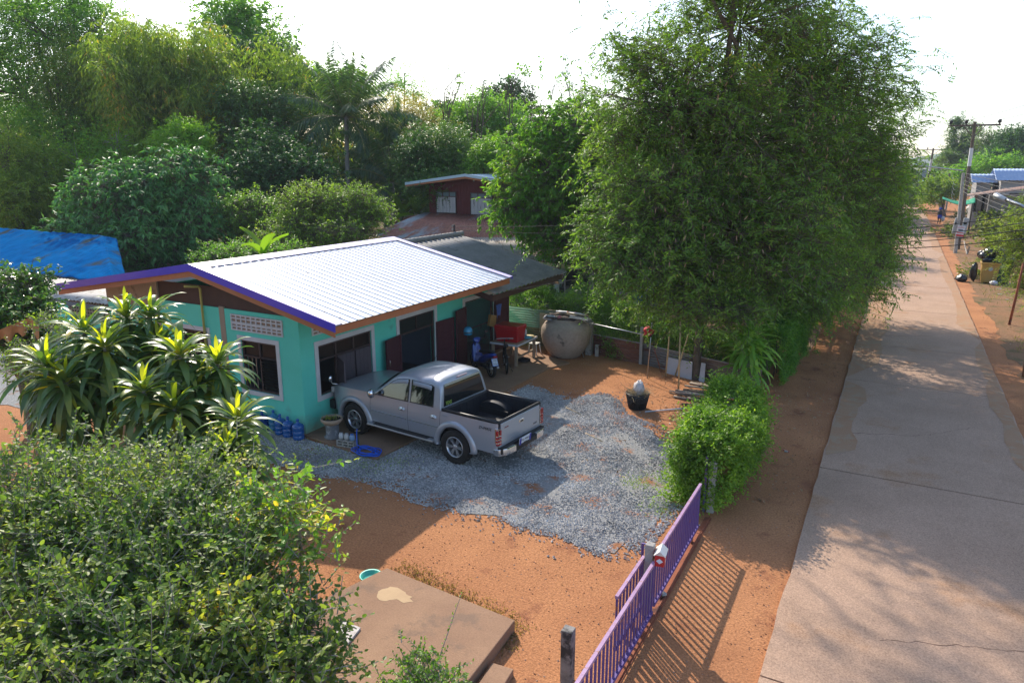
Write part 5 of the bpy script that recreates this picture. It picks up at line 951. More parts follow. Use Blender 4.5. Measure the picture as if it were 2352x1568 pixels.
# ---------------------------------------------------------------- red two storey house behind
M_RW = mat('dark_red_boards', (.10, .022, .022), .8, (.14, .032, .03), 5., stretch=(3, 3, .3), spec=.2)
rh = thing('red_house', 'two storey dark red timber house behind with rusty lower roof', 'house', (-22, 36, 0)); UY = 35.0
o2 = lambda x, y: ((1400 + x / 2.138) * .57422, (650 + y / 2.138) * .57422); U = lambda x, y, Y=UY: PY(*o2(x, y), Y)
a, b_ = U(680, 440), U(680, 172); xl = a[0]; xr = xl + 7.2; zb, zt_ = a[2] - .1, U(480, 190)[2] + .05; rxx = U(1055, 108)[0]; rzz = U(1055, 104)[2]
m = MB(); m.prism([(xl, UY, zb), (xr, UY, zb), (xr, UY, zt_ - .05), (rxx, UY, rzz - .2), (xl, UY, zt_ + .12)], (0, .12, 0)); m.b2((xl, UY + .12, zb), (xl + .12, UY + 6, zt_)); m.b2((xr - .12, UY + .12, zb), (xr, UY + 6, zt_)); m.b2((xl, UY + 6, zb), (xr, UY + 6.1, zt_))
for i in range(34): m.b2((xl + .1 + i * .21, UY - .012, zb + .1), (xl + .125 + i * .21, UY - .0, zt_ - .05))
m.build('wall', M_RW, rh)
le = U(472, 178, UY - .9); re_x = rxx + (rxx - le[0]) * 1.15
M_RHR = mat('zinc_sheet', (.52, .58, .62), .4, spec=.6)
for x1, z1 in ((le[0], le[2]), (re_x, le[2] - .1)):
    ribbed(UY - .9, UY + 6.6, rxx, rzz, x1, z1, .3).build('roof', M_RHR, rh, solid=.01)
    MB().prism([(rxx, UY - .93, rzz - .10), (x1, UY - .93, z1 - .10), (x1, UY - .93, z1 + .05), (rxx, UY - .93, rzz + .05)], (0, .03, 0)).build('fascia', mat('pale_blue_trim', (.42, .52, .58), .5), rh); MB().prism([(rxx, UY - .90, rzz - .21), (x1, UY - .90, z1 - .20), (x1, UY - .90, z1 - .10), (rxx, UY - .90, rzz - .10)], (0, .03, 0)).build('fascia', M_BROWNF, rh)
M_SHW = mat('flaking_shutter', (.50, .45, .44), .85, (.44, .39, .38), 3., stain=(.07, .055, .05), sscale=3.2, sthr=.565, stretch=(3, 3, .55))
for (x0, x1, y0, ym, y1) in ((740, 910, 250, 293, 435), (1035, 1220, 262, 307, 452)):
    A_, B_ = U(x0, y0), U(x1, y1); zm = U(x0, ym)[2]; w = MB(); frame(w, 'y', UY, A_[0] - .03, B_[0] + .03, B_[2] - .03, A_[2] + .03, .05, .013, .06); w = w.build('window', M_WOOD, rh); W_ = (B_[0] - A_[0]) / 3
    for k in range(3):
        MB().b2((A_[0] + W_ * k + .03, UY - .03, zm + .04), (A_[0] + W_ * (k + 1) - .03, UY - .02, A_[2] - .03)).build('pane', mat('grey_pane', (.12, .16, .17), .3), w)
        s = MB(); s.b2((A_[0] + W_ * k + .012, UY - .045, B_[2] + .03), (A_[0] + W_ * (k + 1) - .012, UY - .02, zm)); s.b2((A_[0] + W_ * (k + .5) - .02, UY - .06, B_[2] + .05), (A_[0] + W_ * (k + .5) + .02, UY - .045, zm - .03)); s.build('shutter', M_SHW, w)
MB().lathe([(.001, -.08), (.06, -.06), (.07, .02), (.001, .04)], tuple(U(1060, 152, UY - .3)), 10).build('lamp', M_CONC, rh)
# lower roofs, corner points set from their own heights and distances
L0, L1 = np.array([xl - .35, UY, zb + .18]), np.array([xr + .6, UY, zb + .12])
FL = PY(*o2(150, 622), 30.5); FR = np.array([-12.3, 30.0, 2.0])
M_RR = mat('rusted_roof', (.38, .15, .105), .8, (.46, .21, .15), 1.2, stain=(.42, .43, .44), sscale=.5, sthr=.54, stretch=(1., .3, 1), grain=(9, .25), spec=.25)
FRr = PY(*o2(1420, 770), 30.3)
corr(L0, L1, FL, FRr + [4.2, 0, -.3], 74, .02, steps=2, stepz=.02).build('roof', M_RR, rh, solid=.005)
corr(U(600, 446, 35) + [-.1, 0, 0], FL, U(600, 446, 38.5) + [-3, 0, -.6], FL + [-.5, 5, -.3], 24, .02, steps=1).build('roof', M_RR, rh, solid=.005)
A1 = PY(*o2(300, 650), 30.2); B1 = PY(*o2(2180, 690), 31.6); A2 = PY(*o2(1150, 885), 28.2); C2 = PY(*o2(1962, 880), 28.6); D2 = PY(*o2(2170, 760), 31.2)
M_CR = mat('cement_sheets', (.33, .30, .25), .9, (.25, .23, .20), 1.5, stain=(.17, .12, .08), sscale=1.4, sthr=.6)
TL = PY(*o2(330, 640), 30.9); TR = PY(*o2(1900, 640), 32.2)
corr(TL, TR, PY(*o2(640, 735), 29.0), C2, 70, .025, steps=2, stepz=.02).build('roof', M_CR, rh, solid=.008)
corr(TR, D2 + [.15, .9, .1], C2, D2, 12, .025, steps=1).build('roof', M_CR, rh, solid=.008)
f = MB(); f.prism([PY(*o2(640, 735), 29.0) - [0, .02, .03], C2 - [0, .02, .03], C2 - [0, .02, .19], PY(*o2(640, 735), 29.0) - [0, .02, .19]], (0, -.03, 0)); f.prism([C2 + [.01, 0, -.03], D2 - [0, 0, .03], D2 - [0, 0, .19], C2 + [.01, 0, -.19]], (.03, 0, 0)); f.build('fascia', mat('cream_fascia', (.50, .40, .27), .7), rh)
n = 1500; r_ = np.random.default_rng(2); u = r_.normal(.86, .07, n); v = r_.uniform(.15, .85, n); P = (TL * (1 - u)[:, None] + TR * u[:, None]) * (1 - v)[:, None] + (PY(*o2(640, 735), 29.0) * (1 - u)[:, None] + C2 * u[:, None]) * v[:, None] + [0, 0, .05]
V, Fc = leaves(P, unit(r_.normal(0, 1, (n, 3)) * [1, 1, .3]), unit(r_.normal(0, .4, (n, 3)) + [0, 0, 1]), r_.uniform(.1, .2, n), r_.uniform(.03, .06, n)); tag(npmesh('roof_litter', V, Fc, leafmat('dead_leaves', [])), 'heap of dead leaves lying on the cement lower roof', 'dead leaves', kind='stuff')
MB().b2((xl, UY + .05, 0), (xr + 1, UY + .2, zb + .1)).build('wall', mat('red_brown_wall', (.28, .08, .055), .8, (.22, .06, .045), 1.), rh); MB().b2((-15.4, 31.3, -.02), (-14.3, 31.4, 2.0)).build('wall', mat('red_brown_wall', (1, 1, 1)), rh)
MB().b2((xl - 1, 28.6, -.01), (-11.5, UY, .02)).build('floor', mat('carport_floor', (.16, .13, .11), .9), rh)
for (x, y, h) in ((1293, 683, 2.0), (1357, 688, 2.3), (1420, 690, 2.1)): p = G(x, y); MB().b2((p[0] - .09, p[1] - .09, 0), (p[0] + .09, p[1] + .09, h)).build('carport_post', M_CONC, rh)
sl2 = MB(); [sl2.b2((-12.4 + i * .12, 34.2, 0), (-12.33 + i * .12, 34.24, 2.2)) for i in range(26)]; sl2.build('slat_wall', M_BARK, rh); MB().b2((-16.2, 34.4, 0), (-12.5, 34.5, 1.9)).build('inner_wall', mat('dark_room', (.06, .07, .075), .9), rh)
pickup('dark green pickup half hidden behind the hedge under the carport', (-16.1, 30.6, .02), radians(-28), mat('green_truck_paint', (.01, .085, .065), .35, metal=.2, coat=.4), full=False)
p = PY(1273, 655, 30.2); tag(MB().grid(lambda u, v: (p[0] - .55 + 1.0 * u, p[1] - .5 + .1 * sin(u * 14), p[2] + .15 - .5 * v * (1 - .3 * sin(u * 5))), 16, 6).build('white_cloth', mat('white_cloth', (.6, .62, .66), .9), solid=.004), 'white cloth hanging over the front of the green pickup', 'cloth')
p = G(1402, 690); crumple('hanging_sack', 'small white bag hanging on the mango trunk', 'bag', PY(1402, 662, p[1] - .9), .25, mat('white_cloth', (1, 1, 1)), 5, (.6, .5, 1.2))
for k, (x, y) in enumerate(((1462, 700), (1495, 702), (1520, 690))):
    p = G(x, y); t = thing('blue_barrel', ['blue plastic barrel nearest the mango trunk', 'middle blue barrel behind the hedge', 'blue barrel furthest right behind the hedge'][k], 'barrel', (p[0], p[1], 0), 'blue barrels behind the hedge'); MB().lathe([(.001, 0), (.27, 0), (.3, .1), (.3, .4), (.31, .42), (.3, .44), (.3, .75), (.27, .85), (.001, .85)], (p[0], p[1], 0), 20).build('barrel', mat('barrel_blue', (.02, .14, .42), .45), t); MB().lathe([(.001, .88), (.2, .88), (.2, .85)], (p[0], p[1], 0), 16).build('lid', mat('barrel_blue', (1, 1, 1)), t)
for k in range(5):
    a = G(1240 + 22 * k, 712 - 5 * k, .1); tag(MB().tube([a + [0, 0, .12 + .03 * k], a + [2.0, .9, .3]], .035, 6).build('cut_branch', M_BARKP if k % 2 else M_BARK), ['leftmost', 'second', 'middle', 'fourth', 'rightmost'][k] + ' long cut branch lying behind the hedge by the carport', 'branch', 'branches behind the hedge')
# ---------------------------------------------------------------- roadside right: poles, wires, bins, person, houses
def upole(lab, base, top, r0, r1, arm=None, band=None, m=M_CONC, grp='utility poles along the road', armz=.25):
    base = np.array(base, float); top = np.array(top, float); t = thing('utility_pole', lab, 'utility pole', base, grp); MB().tube([base - [0, 0, .05], top], [r0, r1], 8, smooth=False).build('pole', m, t)
    if arm:
        c = top - [0, 0, armz]; b = MB(); b.box(c, (arm, .12, .12), rotz(.05)); b.tube([c + [arm * .22, 0, 0], c - [0, 0, .9]], .03, 5); b.tube([c - [arm * .22, 0, 0], c - [0, 0, .9]], .03, 5); b.build('crossarm', M_BARK, t)
        for q in (-.47, -.17, .47):
            MB().lathe([(.001, 0), (.05, .0), (.04, .06), (.13, .12), (.1, .2), (.13, .24), (.09, .32), (.001, .36)], tuple(c + [arm * q, 0, .06]), 10).build('insulator', M_BLACK, t)
    if band: MB().tube([base + (top - base) * band[0], base + (top - base) * band[1]], [r0 * .96, r0 * .9], 8, smooth=False).build('painted_band', mat('band_white', (.6, .6, .6), .7), t)
    return t
bA = G(2194, 581); tA = PY(2213, 397, bA[1]); bB = G(2200, 572); tB = PY(2240, 280, bB[1]); bC = G(2172, 483); tC = PY(2188, 394, bC[1]); bD = G(2122, 466); tD = PY(2144, 341, bD[1]); bE = G(2163, 494); tE = PY(2181, 398, bE[1])
upole('grey concrete pole carrying the red and white poster', bA, tA, .13, .10); upole('tallest dark pole with crossarm and white band', bB, tB, .14, .11, 3.3, (.66, .80), M_BARK); upole('plain leaning grey pole behind the walking person', bC, tC, .13, .11); upole('distant pole with crossarm at the bend', bD, tD, .2, .15, 5.2, (.55, .8), M_BARK); upole('dark wooden pole beside the leaning grey pole', bE, tE, .17, .13, m=M_BARK)
po = thing('poster', 'red and white poster tied to the near concrete pole', 'poster', PY(2205, 530, bA[1] - .25)); c = PY(2206, 531, bA[1] - .22); c2 = PY(2202, 515, bA[1] - .2)
MB().box(c, (.5, .02, .8), roty(.1)).build('sheet', mat('poster_white', (.6, .6, .62), .7), po); q = MB(); q.box(c - [0, .014, .31], (.49, .008, .14), roty(.1)); q.box(c + [0, -.014, -.12], (.45, .008, .06), roty(.1)); q.build('red_band', mat('poster_red', (.5, .03, .03), .7), po); MB().box(c + [0, -.014, .08], (.3, .008, .12), roty(.1)).build('picture', mat('poster_grey', (.12, .13, .16), .7), po)
text('poster_text', 'ขายที่ดิน', .13, mat('poster_red', (1, 1, 1)), po, np.column_stack([(1, 0, 0), (0, 0, 1), (0, -1, 0), c + [0, -.02, .27] - np.array(po.location)]), .002)
for k, dx in enumerate((-.35, .6)): q = thing('meter_box', ['grey meter box on the left of the poster pole', 'grey meter box on the right of the poster pole'][k], 'meter box', PY(2203, 505, bA[1])); c = PY(2206 + 10 * (k * 2 - 1), 519, bA[1] + .1); MB().box(c, (.36, .25, 1.15), roty(.1)).build('box', mat('meter_grey', (.36, .37, .36), .6, (.3, .3, .3), 1.), q, bevel=.05); MB().box(c + [0, -.13, .2], (.18, .01, .18)).build('dial', M_GLASS, q)
def wire(a, b, sag, r=.02, m=M_BLACK, lab='black overhead cable between the roadside poles', grp='overhead cables'):
    a = np.array(a, float); b = np.array(b, float); n = 14; tag(MB().tube([a + (b - a) * t / n - [0, 0, 4 * sag * (t / n) * (1 - t / n)] for t in range(n + 1)], r, 4, False).build('cable', m), lab, 'cable', grp)
cl_ = 'overhead cable strung between roadside poles'
for k in range(6): wire(tA - [0, 0, .25 * k], np.array([12.5 + k * .3, 30, 6.3 - .55 * k]), .9 + .1 * k, .016, lab=['highest', 'second highest', 'third highest', 'third lowest', 'second lowest', 'lowest'][k] + ' cable sagging from the poster pole towards the right edge', grp='cables to the right edge')
for k in range(4): wire(tA - [0, 0, .3 * k], tC - [0, 0, .3 * k + .1], 1.3 + .2 * k, .02, lab=['top', 'second', 'third', 'bottom'][k] + ' cable sagging between poster pole and leaning pole', grp='cables to the leaning pole')
for k in range(3): wire(tC - [0, 0, .3 * k], tD - [0, 0, 4.4 + .4 * k], 1., .03, lab=['upper', 'middle', 'lower'][k] + ' cable running from the leaning pole to the distant bend', grp='cables to the bend')
for q in (-1.5, 1.5): wire(tB + [q, 0, .1], tD + [q * 1.6, 0, .2], 1.8, .014, lab=['left', 'right'][q > 0] + ' thin high wire between the two crossarms', grp='high wires between crossarms'); 
for q in (1.5, -.5): wire(tB + [q, 0, .1], np.array([12 + q, 26, 11.9 + q * .1]), .5, .014, lab=['lower', 'upper'][q > 0] + ' thin high wire from the tall pole to the right edge', grp='high wires to the right edge')
for k, (x1, y1, x2, y2) in enumerate(((1985, 528, 2352, 490), (1985, 541, 2352, 512), (1985, 556, 2352, 527), (1900, 572, 2352, 548))): wire(PY(x1, y1, 31.), PY(x2, y2, 24.), .12, .013, lab=['uppermost', 'second', 'third', 'lowest'][k] + ' of four black cables crossing the road')
wire((-14.57, 22.2, 4.08), (-2.5, 27.6, 5.2), .35, .008, lab='upper thin wire from the roof bracket to the big tree', grp='house wires'); wire((-14.57, 22.2, 3.95), (-2.5, 27.6, 4.7), .4, .008, lab='lower thin wire from the roof bracket to the big tree', grp='house wires'); wire((-10.15, 17.9, 2.62), (-3.0, 30, 4.1), .2, .008, lab='wire from the eave corner to the carport side', grp='house wires')
def slamp(lab, a, b, grp='street lamps'):
    a, b = np.array(a), np.array(b); t = thing('street_lamp', lab, 'street lamp', a, grp); MB().tube([a, a + (b - a) * .7], .05, 6).build('arm', M_STEEL, t); MB().tube([a + (b - a) * .68, b], [.07, .1], 8).build('lamp_head', mat('lamp_white', (.6, .62, .64), .4), t)
slamp('street lamp on a long arm reaching left over the road', PY(2212, 392, 62), PY(2072, 376, 60)); slamp('pale street lamp arm entering from the right edge', PY(2365, 480, 26), PY(2286, 449, 27))
# bins and bags
def bag(lab, c, r, sd, sq=(1, .9, .75), m=None): return crumple('rubbish_bag', lab, 'rubbish bag', c, r, m or mat('bin_bag', (.012, .012, .014), .28, spec=.6), sd, sq, 'black rubbish bags round the bins')
def bin_(lab, px, py, wd, h, m, seed):
    p = G(px, py); t = thing('rubbish_bin', lab, 'rubbish bin', (p[0], p[1], 0), 'roadside bins'); b = MB(); taper(b, p[0], p[1] + wd / 2, .05, h, wd * .40, wd * .38, wd * .5, wd * .48); b.build('bin', m, t, bevel=.02); q = MB(); taper(q, p[0], p[1] + wd / 2, h - .1, h, wd * .54, wd * .52, wd * .55, wd * .53); q.build('rim', m, t, bevel=.02)
    MB().lathe([(.001, .001), (.11, .001)], (p[0], p[1] + wd * .06 - .02, h * .7), 16, rotx(pi / 2)).build('bin_emblem', mat('emblem_grey', (.3, .33, .32), .6), t); return p
pY = bin_('yellow rubbish bin heaped with black bags', 2270, 652, .85, 1.15, mat('bin_yellow', (.38, .23, .05), .5, (.32, .2, .05), 3.), 1); pG = bin_('dark green rubbish bin right of the yellow one', 2298, 652, .9, 1.35, mat('bin_green', (.01, .05, .03), .5), 2)
rg = random.Random(11)
for k in range(11): bag(['black rubbish bag low in the heap on the bins', 'black rubbish bag in the middle of the heap', 'black rubbish bag on top of the heap'][k // 4] + [', at its left', ', left of its middle', ', right of its middle', ', at its right'][k % 4], (pY[0] - .1 + rg.uniform(-.2, 1.0), pY[1] + .6 + rg.uniform(-.1, .6), 1.22 + .24 * (k // 4)), rg.uniform(.28, .36), k)
bag('small rubbish bag on the ground left of the yellow bin', (pY[0] - 1.25, pY[1] + .3, .18), .28, 30); bag('upright dark bag leaning on the yellow bin', (pY[0] - .7, pY[1] + .5, .5), .3, 31, (.6, .6, 1.7)); crumple('white_litter_bag', 'white plastic bag on the ground before the bins', 'plastic bag', (pY[0] + .2, pY[1] - .4, .12), .17, mat('milky_plastic', (1, 1, 1)), 6)
rg = random.Random(5); lp = []
for k in range(46):
    x, y = rg.uniform(4.8, 11), rg.uniform(26, 56); a = rg.uniform(0, 3); lp.append(np.array([x, y]))
    tag(MB().box((x, y, .02), (rg.uniform(.08, .4), rg.uniform(.05, .14), .02), rotz(a)).build('paper_scrap', mat('litter_white' if k % 2 else 'litter_grey', (.6, .58, .56) if k % 2 else (.33, .3, .27), .7)), 'scrap of pale litter on the right verge', 'litter', 'litter on the right verge')
# rusty post and trunk at right edge
a, b_ = up(2318, 746, 2350, 606); pole('rusty iron post at the right edge', a, (b_[0], b_[1], b_[2]), .05, M_RUST, None, 'iron_post')
a, b_ = up(2344, 865, 2372, 690); t = thing('pole_stub', 'thick grey post cut by the right edge of the picture', 'post', a); MB().tube([a + [.12, 0, 0], b_ + [.15, 0, 2]], .10, 8).build('post', mat('brown_post', (.24, .15, .10), .9, (.3, .2, .14), 4.), t)
# person walking far down the road
pp = G(2156, 515); per = thing('person', 'person in blue on the far road edge carrying a white bag', 'person', pp)
def skinned(name, joints, edges, m, parent, sub=2):
    me = bpy.data.meshes.new(name); me.from_pydata([j[:3] for j in joints], edges, []); o = bpy.data.objects.new(name, me); COL.objects.link(o); o.parent = parent; me.materials.append(m)
    o.modifiers.new('skin', 'SKIN'); 
    if not me.skin_vertices: me.attributes
    sv = me.skin_vertices[0].data
    for i, j in enumerate(joints): sv[i].radius = (j[3], j[4] if len(j) > 4 else j[3])
    sv[0].use_root = True; q = o.modifiers.new('s', 'SUBSURF'); q.levels = q.render_levels = sub; return o
J = [(0, 0, .95, .15, .11), (0, 0, 1.18, .15, .10), (0, .0, 1.40, .16, .10), (0, 0, 1.52, .055), (0, -.02, 1.62, .085, .095), (0, -.02, 1.72, .07, .08), (.09, 0, .88, .09), (.11, -.06, .48, .065), (.11, .06, .08, .045), (.11, -.08, .04, .04), (-.09, 0, .88, .09), (-.10, .08, .48, .065), (-.10, .16, .10, .045), (-.1, .06, .04, .04), (.19, 0, 1.40, .06), (.25, -.02, 1.12, .045), (.26, -.1, .90, .035), (.26, -.12, .82, .03), (-.19, 0, 1.40, .06), (-.27, -.03, 1.14, .045), (-.2, -.18, 1.0, .035), (-.16, -.22, .98, .03)]
skinned('body', J, [(0, 1), (1, 2), (2, 3), (3, 4), (4, 5), (0, 6), (6, 7), (7, 8), (8, 9), (0, 10), (10, 11), (11, 12), (12, 13), (2, 14), (14, 15), (15, 16), (16, 17), (2, 18), (18, 19), (19, 20), (20, 21)], mat('dark_skin', (.19, .10, .065), .7), per)
def taperl(prof, nm, m): MB().lathe(prof, tuple(pp), 16, np.diag([1, .75, 1])).build(nm, m, per)
taperl([(.19, 1.02), (.2, 1.2), (.215, 1.38), (.12, 1.48), (.06, 1.5)], 'shirt', mat('dark_shirt', (.03, .03, .04), .9)); taperl([(.001, .62), (.2, .62), (.21, .85), (.2, 1.04), (.001, 1.04)], 'skirt', mat('blue_cloth2', (.02, .05, .38), .8)); taperl([(.13, 1.62), (.24, 1.63), (.12, 1.72), (.11, 1.83), (.001, 1.86)], 'hat', mat('blue_cloth2', (1, 1, 1)))
hb = crumple('carrier_bag', 'white plastic bag carried by the walking person', 'bag', tuple(pp + [.34, -.1, .62]), .24, mat('milky_plastic', (1, 1, 1)), 4, (.8, .6, 1.2))
# houses at right and far away
def shouse(name, lab, px0, px1, py_r, py_e, py_b, Y, dep, wallm, roofm, pitch=.33, wz=None):
    A_ = PY(px0, py_e, Y); B_ = PY(px1, py_e, Y); Rz = PY(px0, py_r, Y + dep / 2)[2]; t = thing(name, lab, 'house', ((A_[0] + B_[0]) / 2, Y + dep / 2, 0)); x0, x1, ze = A_[0], B_[0], A_[2]
    m = MB(); m.b2((x0 + .5, Y + .5, -.1), (x1 - .5, Y + dep - .5, ze)); m.prism([(x0 + .5, Y + .5, ze), (x0 + .5, Y + dep - .5, ze), (x0 + .5, Y + dep / 2, Rz - .15)], (x1 - x0 - 1, 0, 0)); m.build('wall', wallm, t)
    n = max(4, int((x1 - x0) / pitch)); corr((x0, Y + dep / 2, Rz), (x1, Y + dep / 2, Rz), (x0, Y, ze), (x1, Y, ze), n, .022, steps=4, stepz=.04, seg=4).build('roof', roofm, t, solid=.02); corr((x0, Y + dep / 2, Rz), (x1, Y + dep / 2, Rz), (x0, Y + dep, ze), (x1, Y + dep, ze), n, .04, steps=2, stepz=.03, seg=4).build('roof', roofm, t, solid=.02)
    for k in range(3):
        xx = x0 + (x1 - x0) * (.2 + .28 * k); w = MB().b2((xx, Y + .46, ze * .35), (xx + 1.1, Y + .499, ze * .75)).build('window', M_WOOD, t); MB().b2((xx + .1, Y + .44, ze * .35 + .1), (xx + 1.0, Y + .458, ze * .75 - .1)).build('pane', M_GLASS, w)
    d_ = MB().b2((x0 + (x1 - x0) * .42, Y + .45, 0), (x0 + (x1 - x0) * .42 + 1, Y + .499, 2)).build('door', M_WOOD, t); return t
M_BT = mat('blue_white_tiles', (.30, .40, .62), .5, (.42, .50, .66), 2.5, spec=.5); M_GB = mat('grey_block_wall', (.24, .23, .23), .9, (.30, .29, .28), 1.)
shouse('house', 'distant house with the larger blue and white tiled roof', 2288, 2480, 388, 415, 470, 88, 9, M_GB, M_BT); shouse('house', 'distant house with the smaller blue and white tiled roof', 2232, 2292, 400, 420, 460, 90, 7, M_GB, M_BT)
t = thing('block_building', 'grey block wall building with a long rusty awning on the right', 'building', (14, 86, 0)); A_ = PY(2232, 445, 84); B_ = PY(2400, 432, 80); MB().b2((A_[0] + 1.5, 84.2, 0), (B_[0] + 6, 84.6, 3.6)).build('wall', M_GB, t)
corr(PY(2212, 447, 84), PY(2420, 418, 84), PY(2215, 452, 81), PY(2420, 428, 80), 60, .015, steps=1).build('awning', mat('awning_rust', (.17, .085, .06), .8, (.26, .2, .17), 2., spec=.2), t, solid=.02); q = MB(); [q.tube([(A_[0] + k * 3.2, 81.3, 0), (A_[0] + k * 3.2, 81.3, 3.4)], .09, 6) for k in range(5)]; q.build('awning_post', M_BARK, t)
gn = MB().grid(lambda u, v: tuple(PY(2165 + 75 * u, 452 + 10 * sin(u * 3) + 12 * v * (.4 + u * .6), 80 - v * 2)), 16, 4).build('green_net', mat('green_net', (.0, .25, .12), .8), solid=.01); tag(gn, 'bright green shade net sagging under the rusty awning', 'shade net')
p = G(2246, 492); tk_ = thing('water_tank', 'white round water tank lying in front of the block building', 'tank', p); MB().lathe([(.001, 0), (1.0, 0), (1.08, .1), (1.08, .95), (.9, 1.15), (.001, 1.2)], tuple(p), 20, np.diag([1.35, 1, 1])).build('tank', mat('tank_white', (.5, .5, .48), .6, (.36, .35, .33), 1.5), tk_); MB().lathe([(.001, 1.3), (.35, 1.28), (.35, 1.15)], tuple(p), 14).build('lid', M_CONC, tk_)
shouse('house', 'distant long house with a grey corrugated roof at the road bend', 2015, 2128, 386, 408, 440, 165, 14, mat('far_wall', (.25, .2, .17), .9), M_FIBRE, 1.2); shouse('house', 'small distant house with a teal and white sheet roof past the bend', 2092, 2124, 414, 428, 455, 150, 8, mat('far_wall', (1, 1, 1)), mat('teal_sheet', (.3, .48, .48), .5), .8)
t = thing('wall_fence', 'pale distant garden wall at the road bend', 'wall', (2, 152, 0)); MB().b2((PY(2035, 455, 148)[0], 148, 0), (PY(2095, 455, 148)[0], 148.4, 1.6)).build('wall', mat('pink_wall', (.34, .22, .16), .9), t)
t = thing('small_shrine', 'small pale spirit house post beside the dark wooden pole', 'shrine', G(2158, 492)); p = G(2157, 490); MB().b2((p[0] - .12, p[1] - .12, 0), (p[0] + .12, p[1] + .12, 1.3)).build('post', M_CONC, t); MB().b2((p[0] - .5, p[1] - .4, 1.3), (p[0] + .5, p[1] + .4, 2.2)).build('cabinet', mat('pale_cabinet', (.5, .5, .5), .7), t)
# gate and low kerb of the neighbour further along the hedge
ng = thing('neighbour_gate', 'pale slatted gate of the neighbouring plot between the hedges', 'gate', (-2.6, 30, 0)); q = MB(); a, b_ = G(1838, 800), G(1868, 752)
n_ = 22
for i in range(n_): y = a[1] + (b_[1] - a[1]) * i / (n_ - 1); q.box((-2.75, y, .55), (.03, .05, 1.0))
q.build('slats', mat('pale_slat', (.46, .36, .32), .7), ng); q = MB(); q.b2((-2.78, a[1], 1.05), (-2.72, b_[1], 1.1)); q.b2((-2.78, a[1], .05), (-2.72, b_[1], .1)); q.build('rail', mat('pale_slat', (1, 1, 1)), ng); MB().b2((-3.3, a[1] - .3, .0), (-2.2, b_[1] + .3, .02)).build('threshold', M_PAD, ng)
cpost('concrete post at the neighbouring gate', -2.7, a[1] - .3, 1.5, .18)
# ---------------------------------------------------------------- vegetation
LM_MANGO = leafmat('mango_leaf', [(0, (.016, .06, .022)), (.55, (.035, .12, .045)), (1, (.075, .18, .075))], trans=.3, rough=.5, spec=.4)
LM_MANGOB = leafmat('bright_mango_leaf', [(0, (.02, .085, .012)), (.5, (.042, .115, .018)), (.85, (.08, .165, .028)), (1, (.17, .19, .05))], trans=.45, rough=.5, spec=.35)
LM_TAM = leafmat('tamarind_leaf', [(0, (.03, .075, .018)), (.5, (.055, .125, .028)), (.9, (.10, .18, .035)), (1, (.17, .16, .06))], trans=.38, rough=.5, spec=.3)
LM_BRIGHT = leafmat('bright_leaf', [(0, (.035, .10, .012)), (.5, (.07, .165, .02)), (1, (.13, .23, .03))], trans=.5, rough=.45)
LM_BAMB = leafmat('bamboo_leaf', [(0, (.03, .075, .015)), (.5, (.07, .13, .025)), (.82, (.12, .17, .035)), (.9, (.28, .15, .04)), (1, (.32, .17, .05))], trans=.45)
LM_MID = leafmat('mid_leaf', [(0, (.025, .08, .012)), (.5, (.055, .15, .022)), (1, (.12, .22, .035))], trans=.4)
LM_DARK = leafmat('dark_leaf', [(0, (.008, .03, .012)), (.5, (.018, .06, .02)), (1, (.04, .10, .03))], trans=.25, rough=.55, spec=.3)
LM_YEL = leafmat('yellow_green_leaf', [(0, (.035, .08, .012)), (.5, (.07, .13, .02)), (.85, (.11, .165, .03)), (1, (.18, .15, .04))], trans=.45)
LM_FOUR = leafmat('shrub_leaf', [(0, (.018, .05, .018)), (.4, (.045, .095, .028)), (.75, (.10, .155, .04)), (.9, (.17, .20, .04)), (.97, (.30, .22, .02)), (1, (.26, .12, .03))], trans=.38, rough=.5, spec=.35, nscale=.9)
LM_HEDGE = leafmat('hedge_leaf', [(0, (.02, .065, .01)), (.5, (.05, .125, .02)), (1, (.12, .22, .035))], trans=.4, nscale=1.5)
LM_PALM = leafmat('palm_leaf', [(0, (.010, .03, .014)), (.6, (.022, .055, .022)), (1, (.07, .10, .03))], trans=.3, rough=.35, spec=.5)
LM_LONG = leafmat('longan_leaf', [(0, (.015, .055, .012)), (.55, (.03, .085, .02)), (.9, (.07, .12, .03)), (1, (.30, .18, .07))], trans=.25)
LM_FAR = leafmat('far_leaf', [(0, (.02, .05, .02)), (.5, (.04, .09, .03)), (1, (.08, .14, .04))], trans=.3, nscale=.15)
gnd = lambda px, d: D(px, 784, d)[:2] if False else tuple((D(px, 600, d) * [1, 1, 0])[:2])
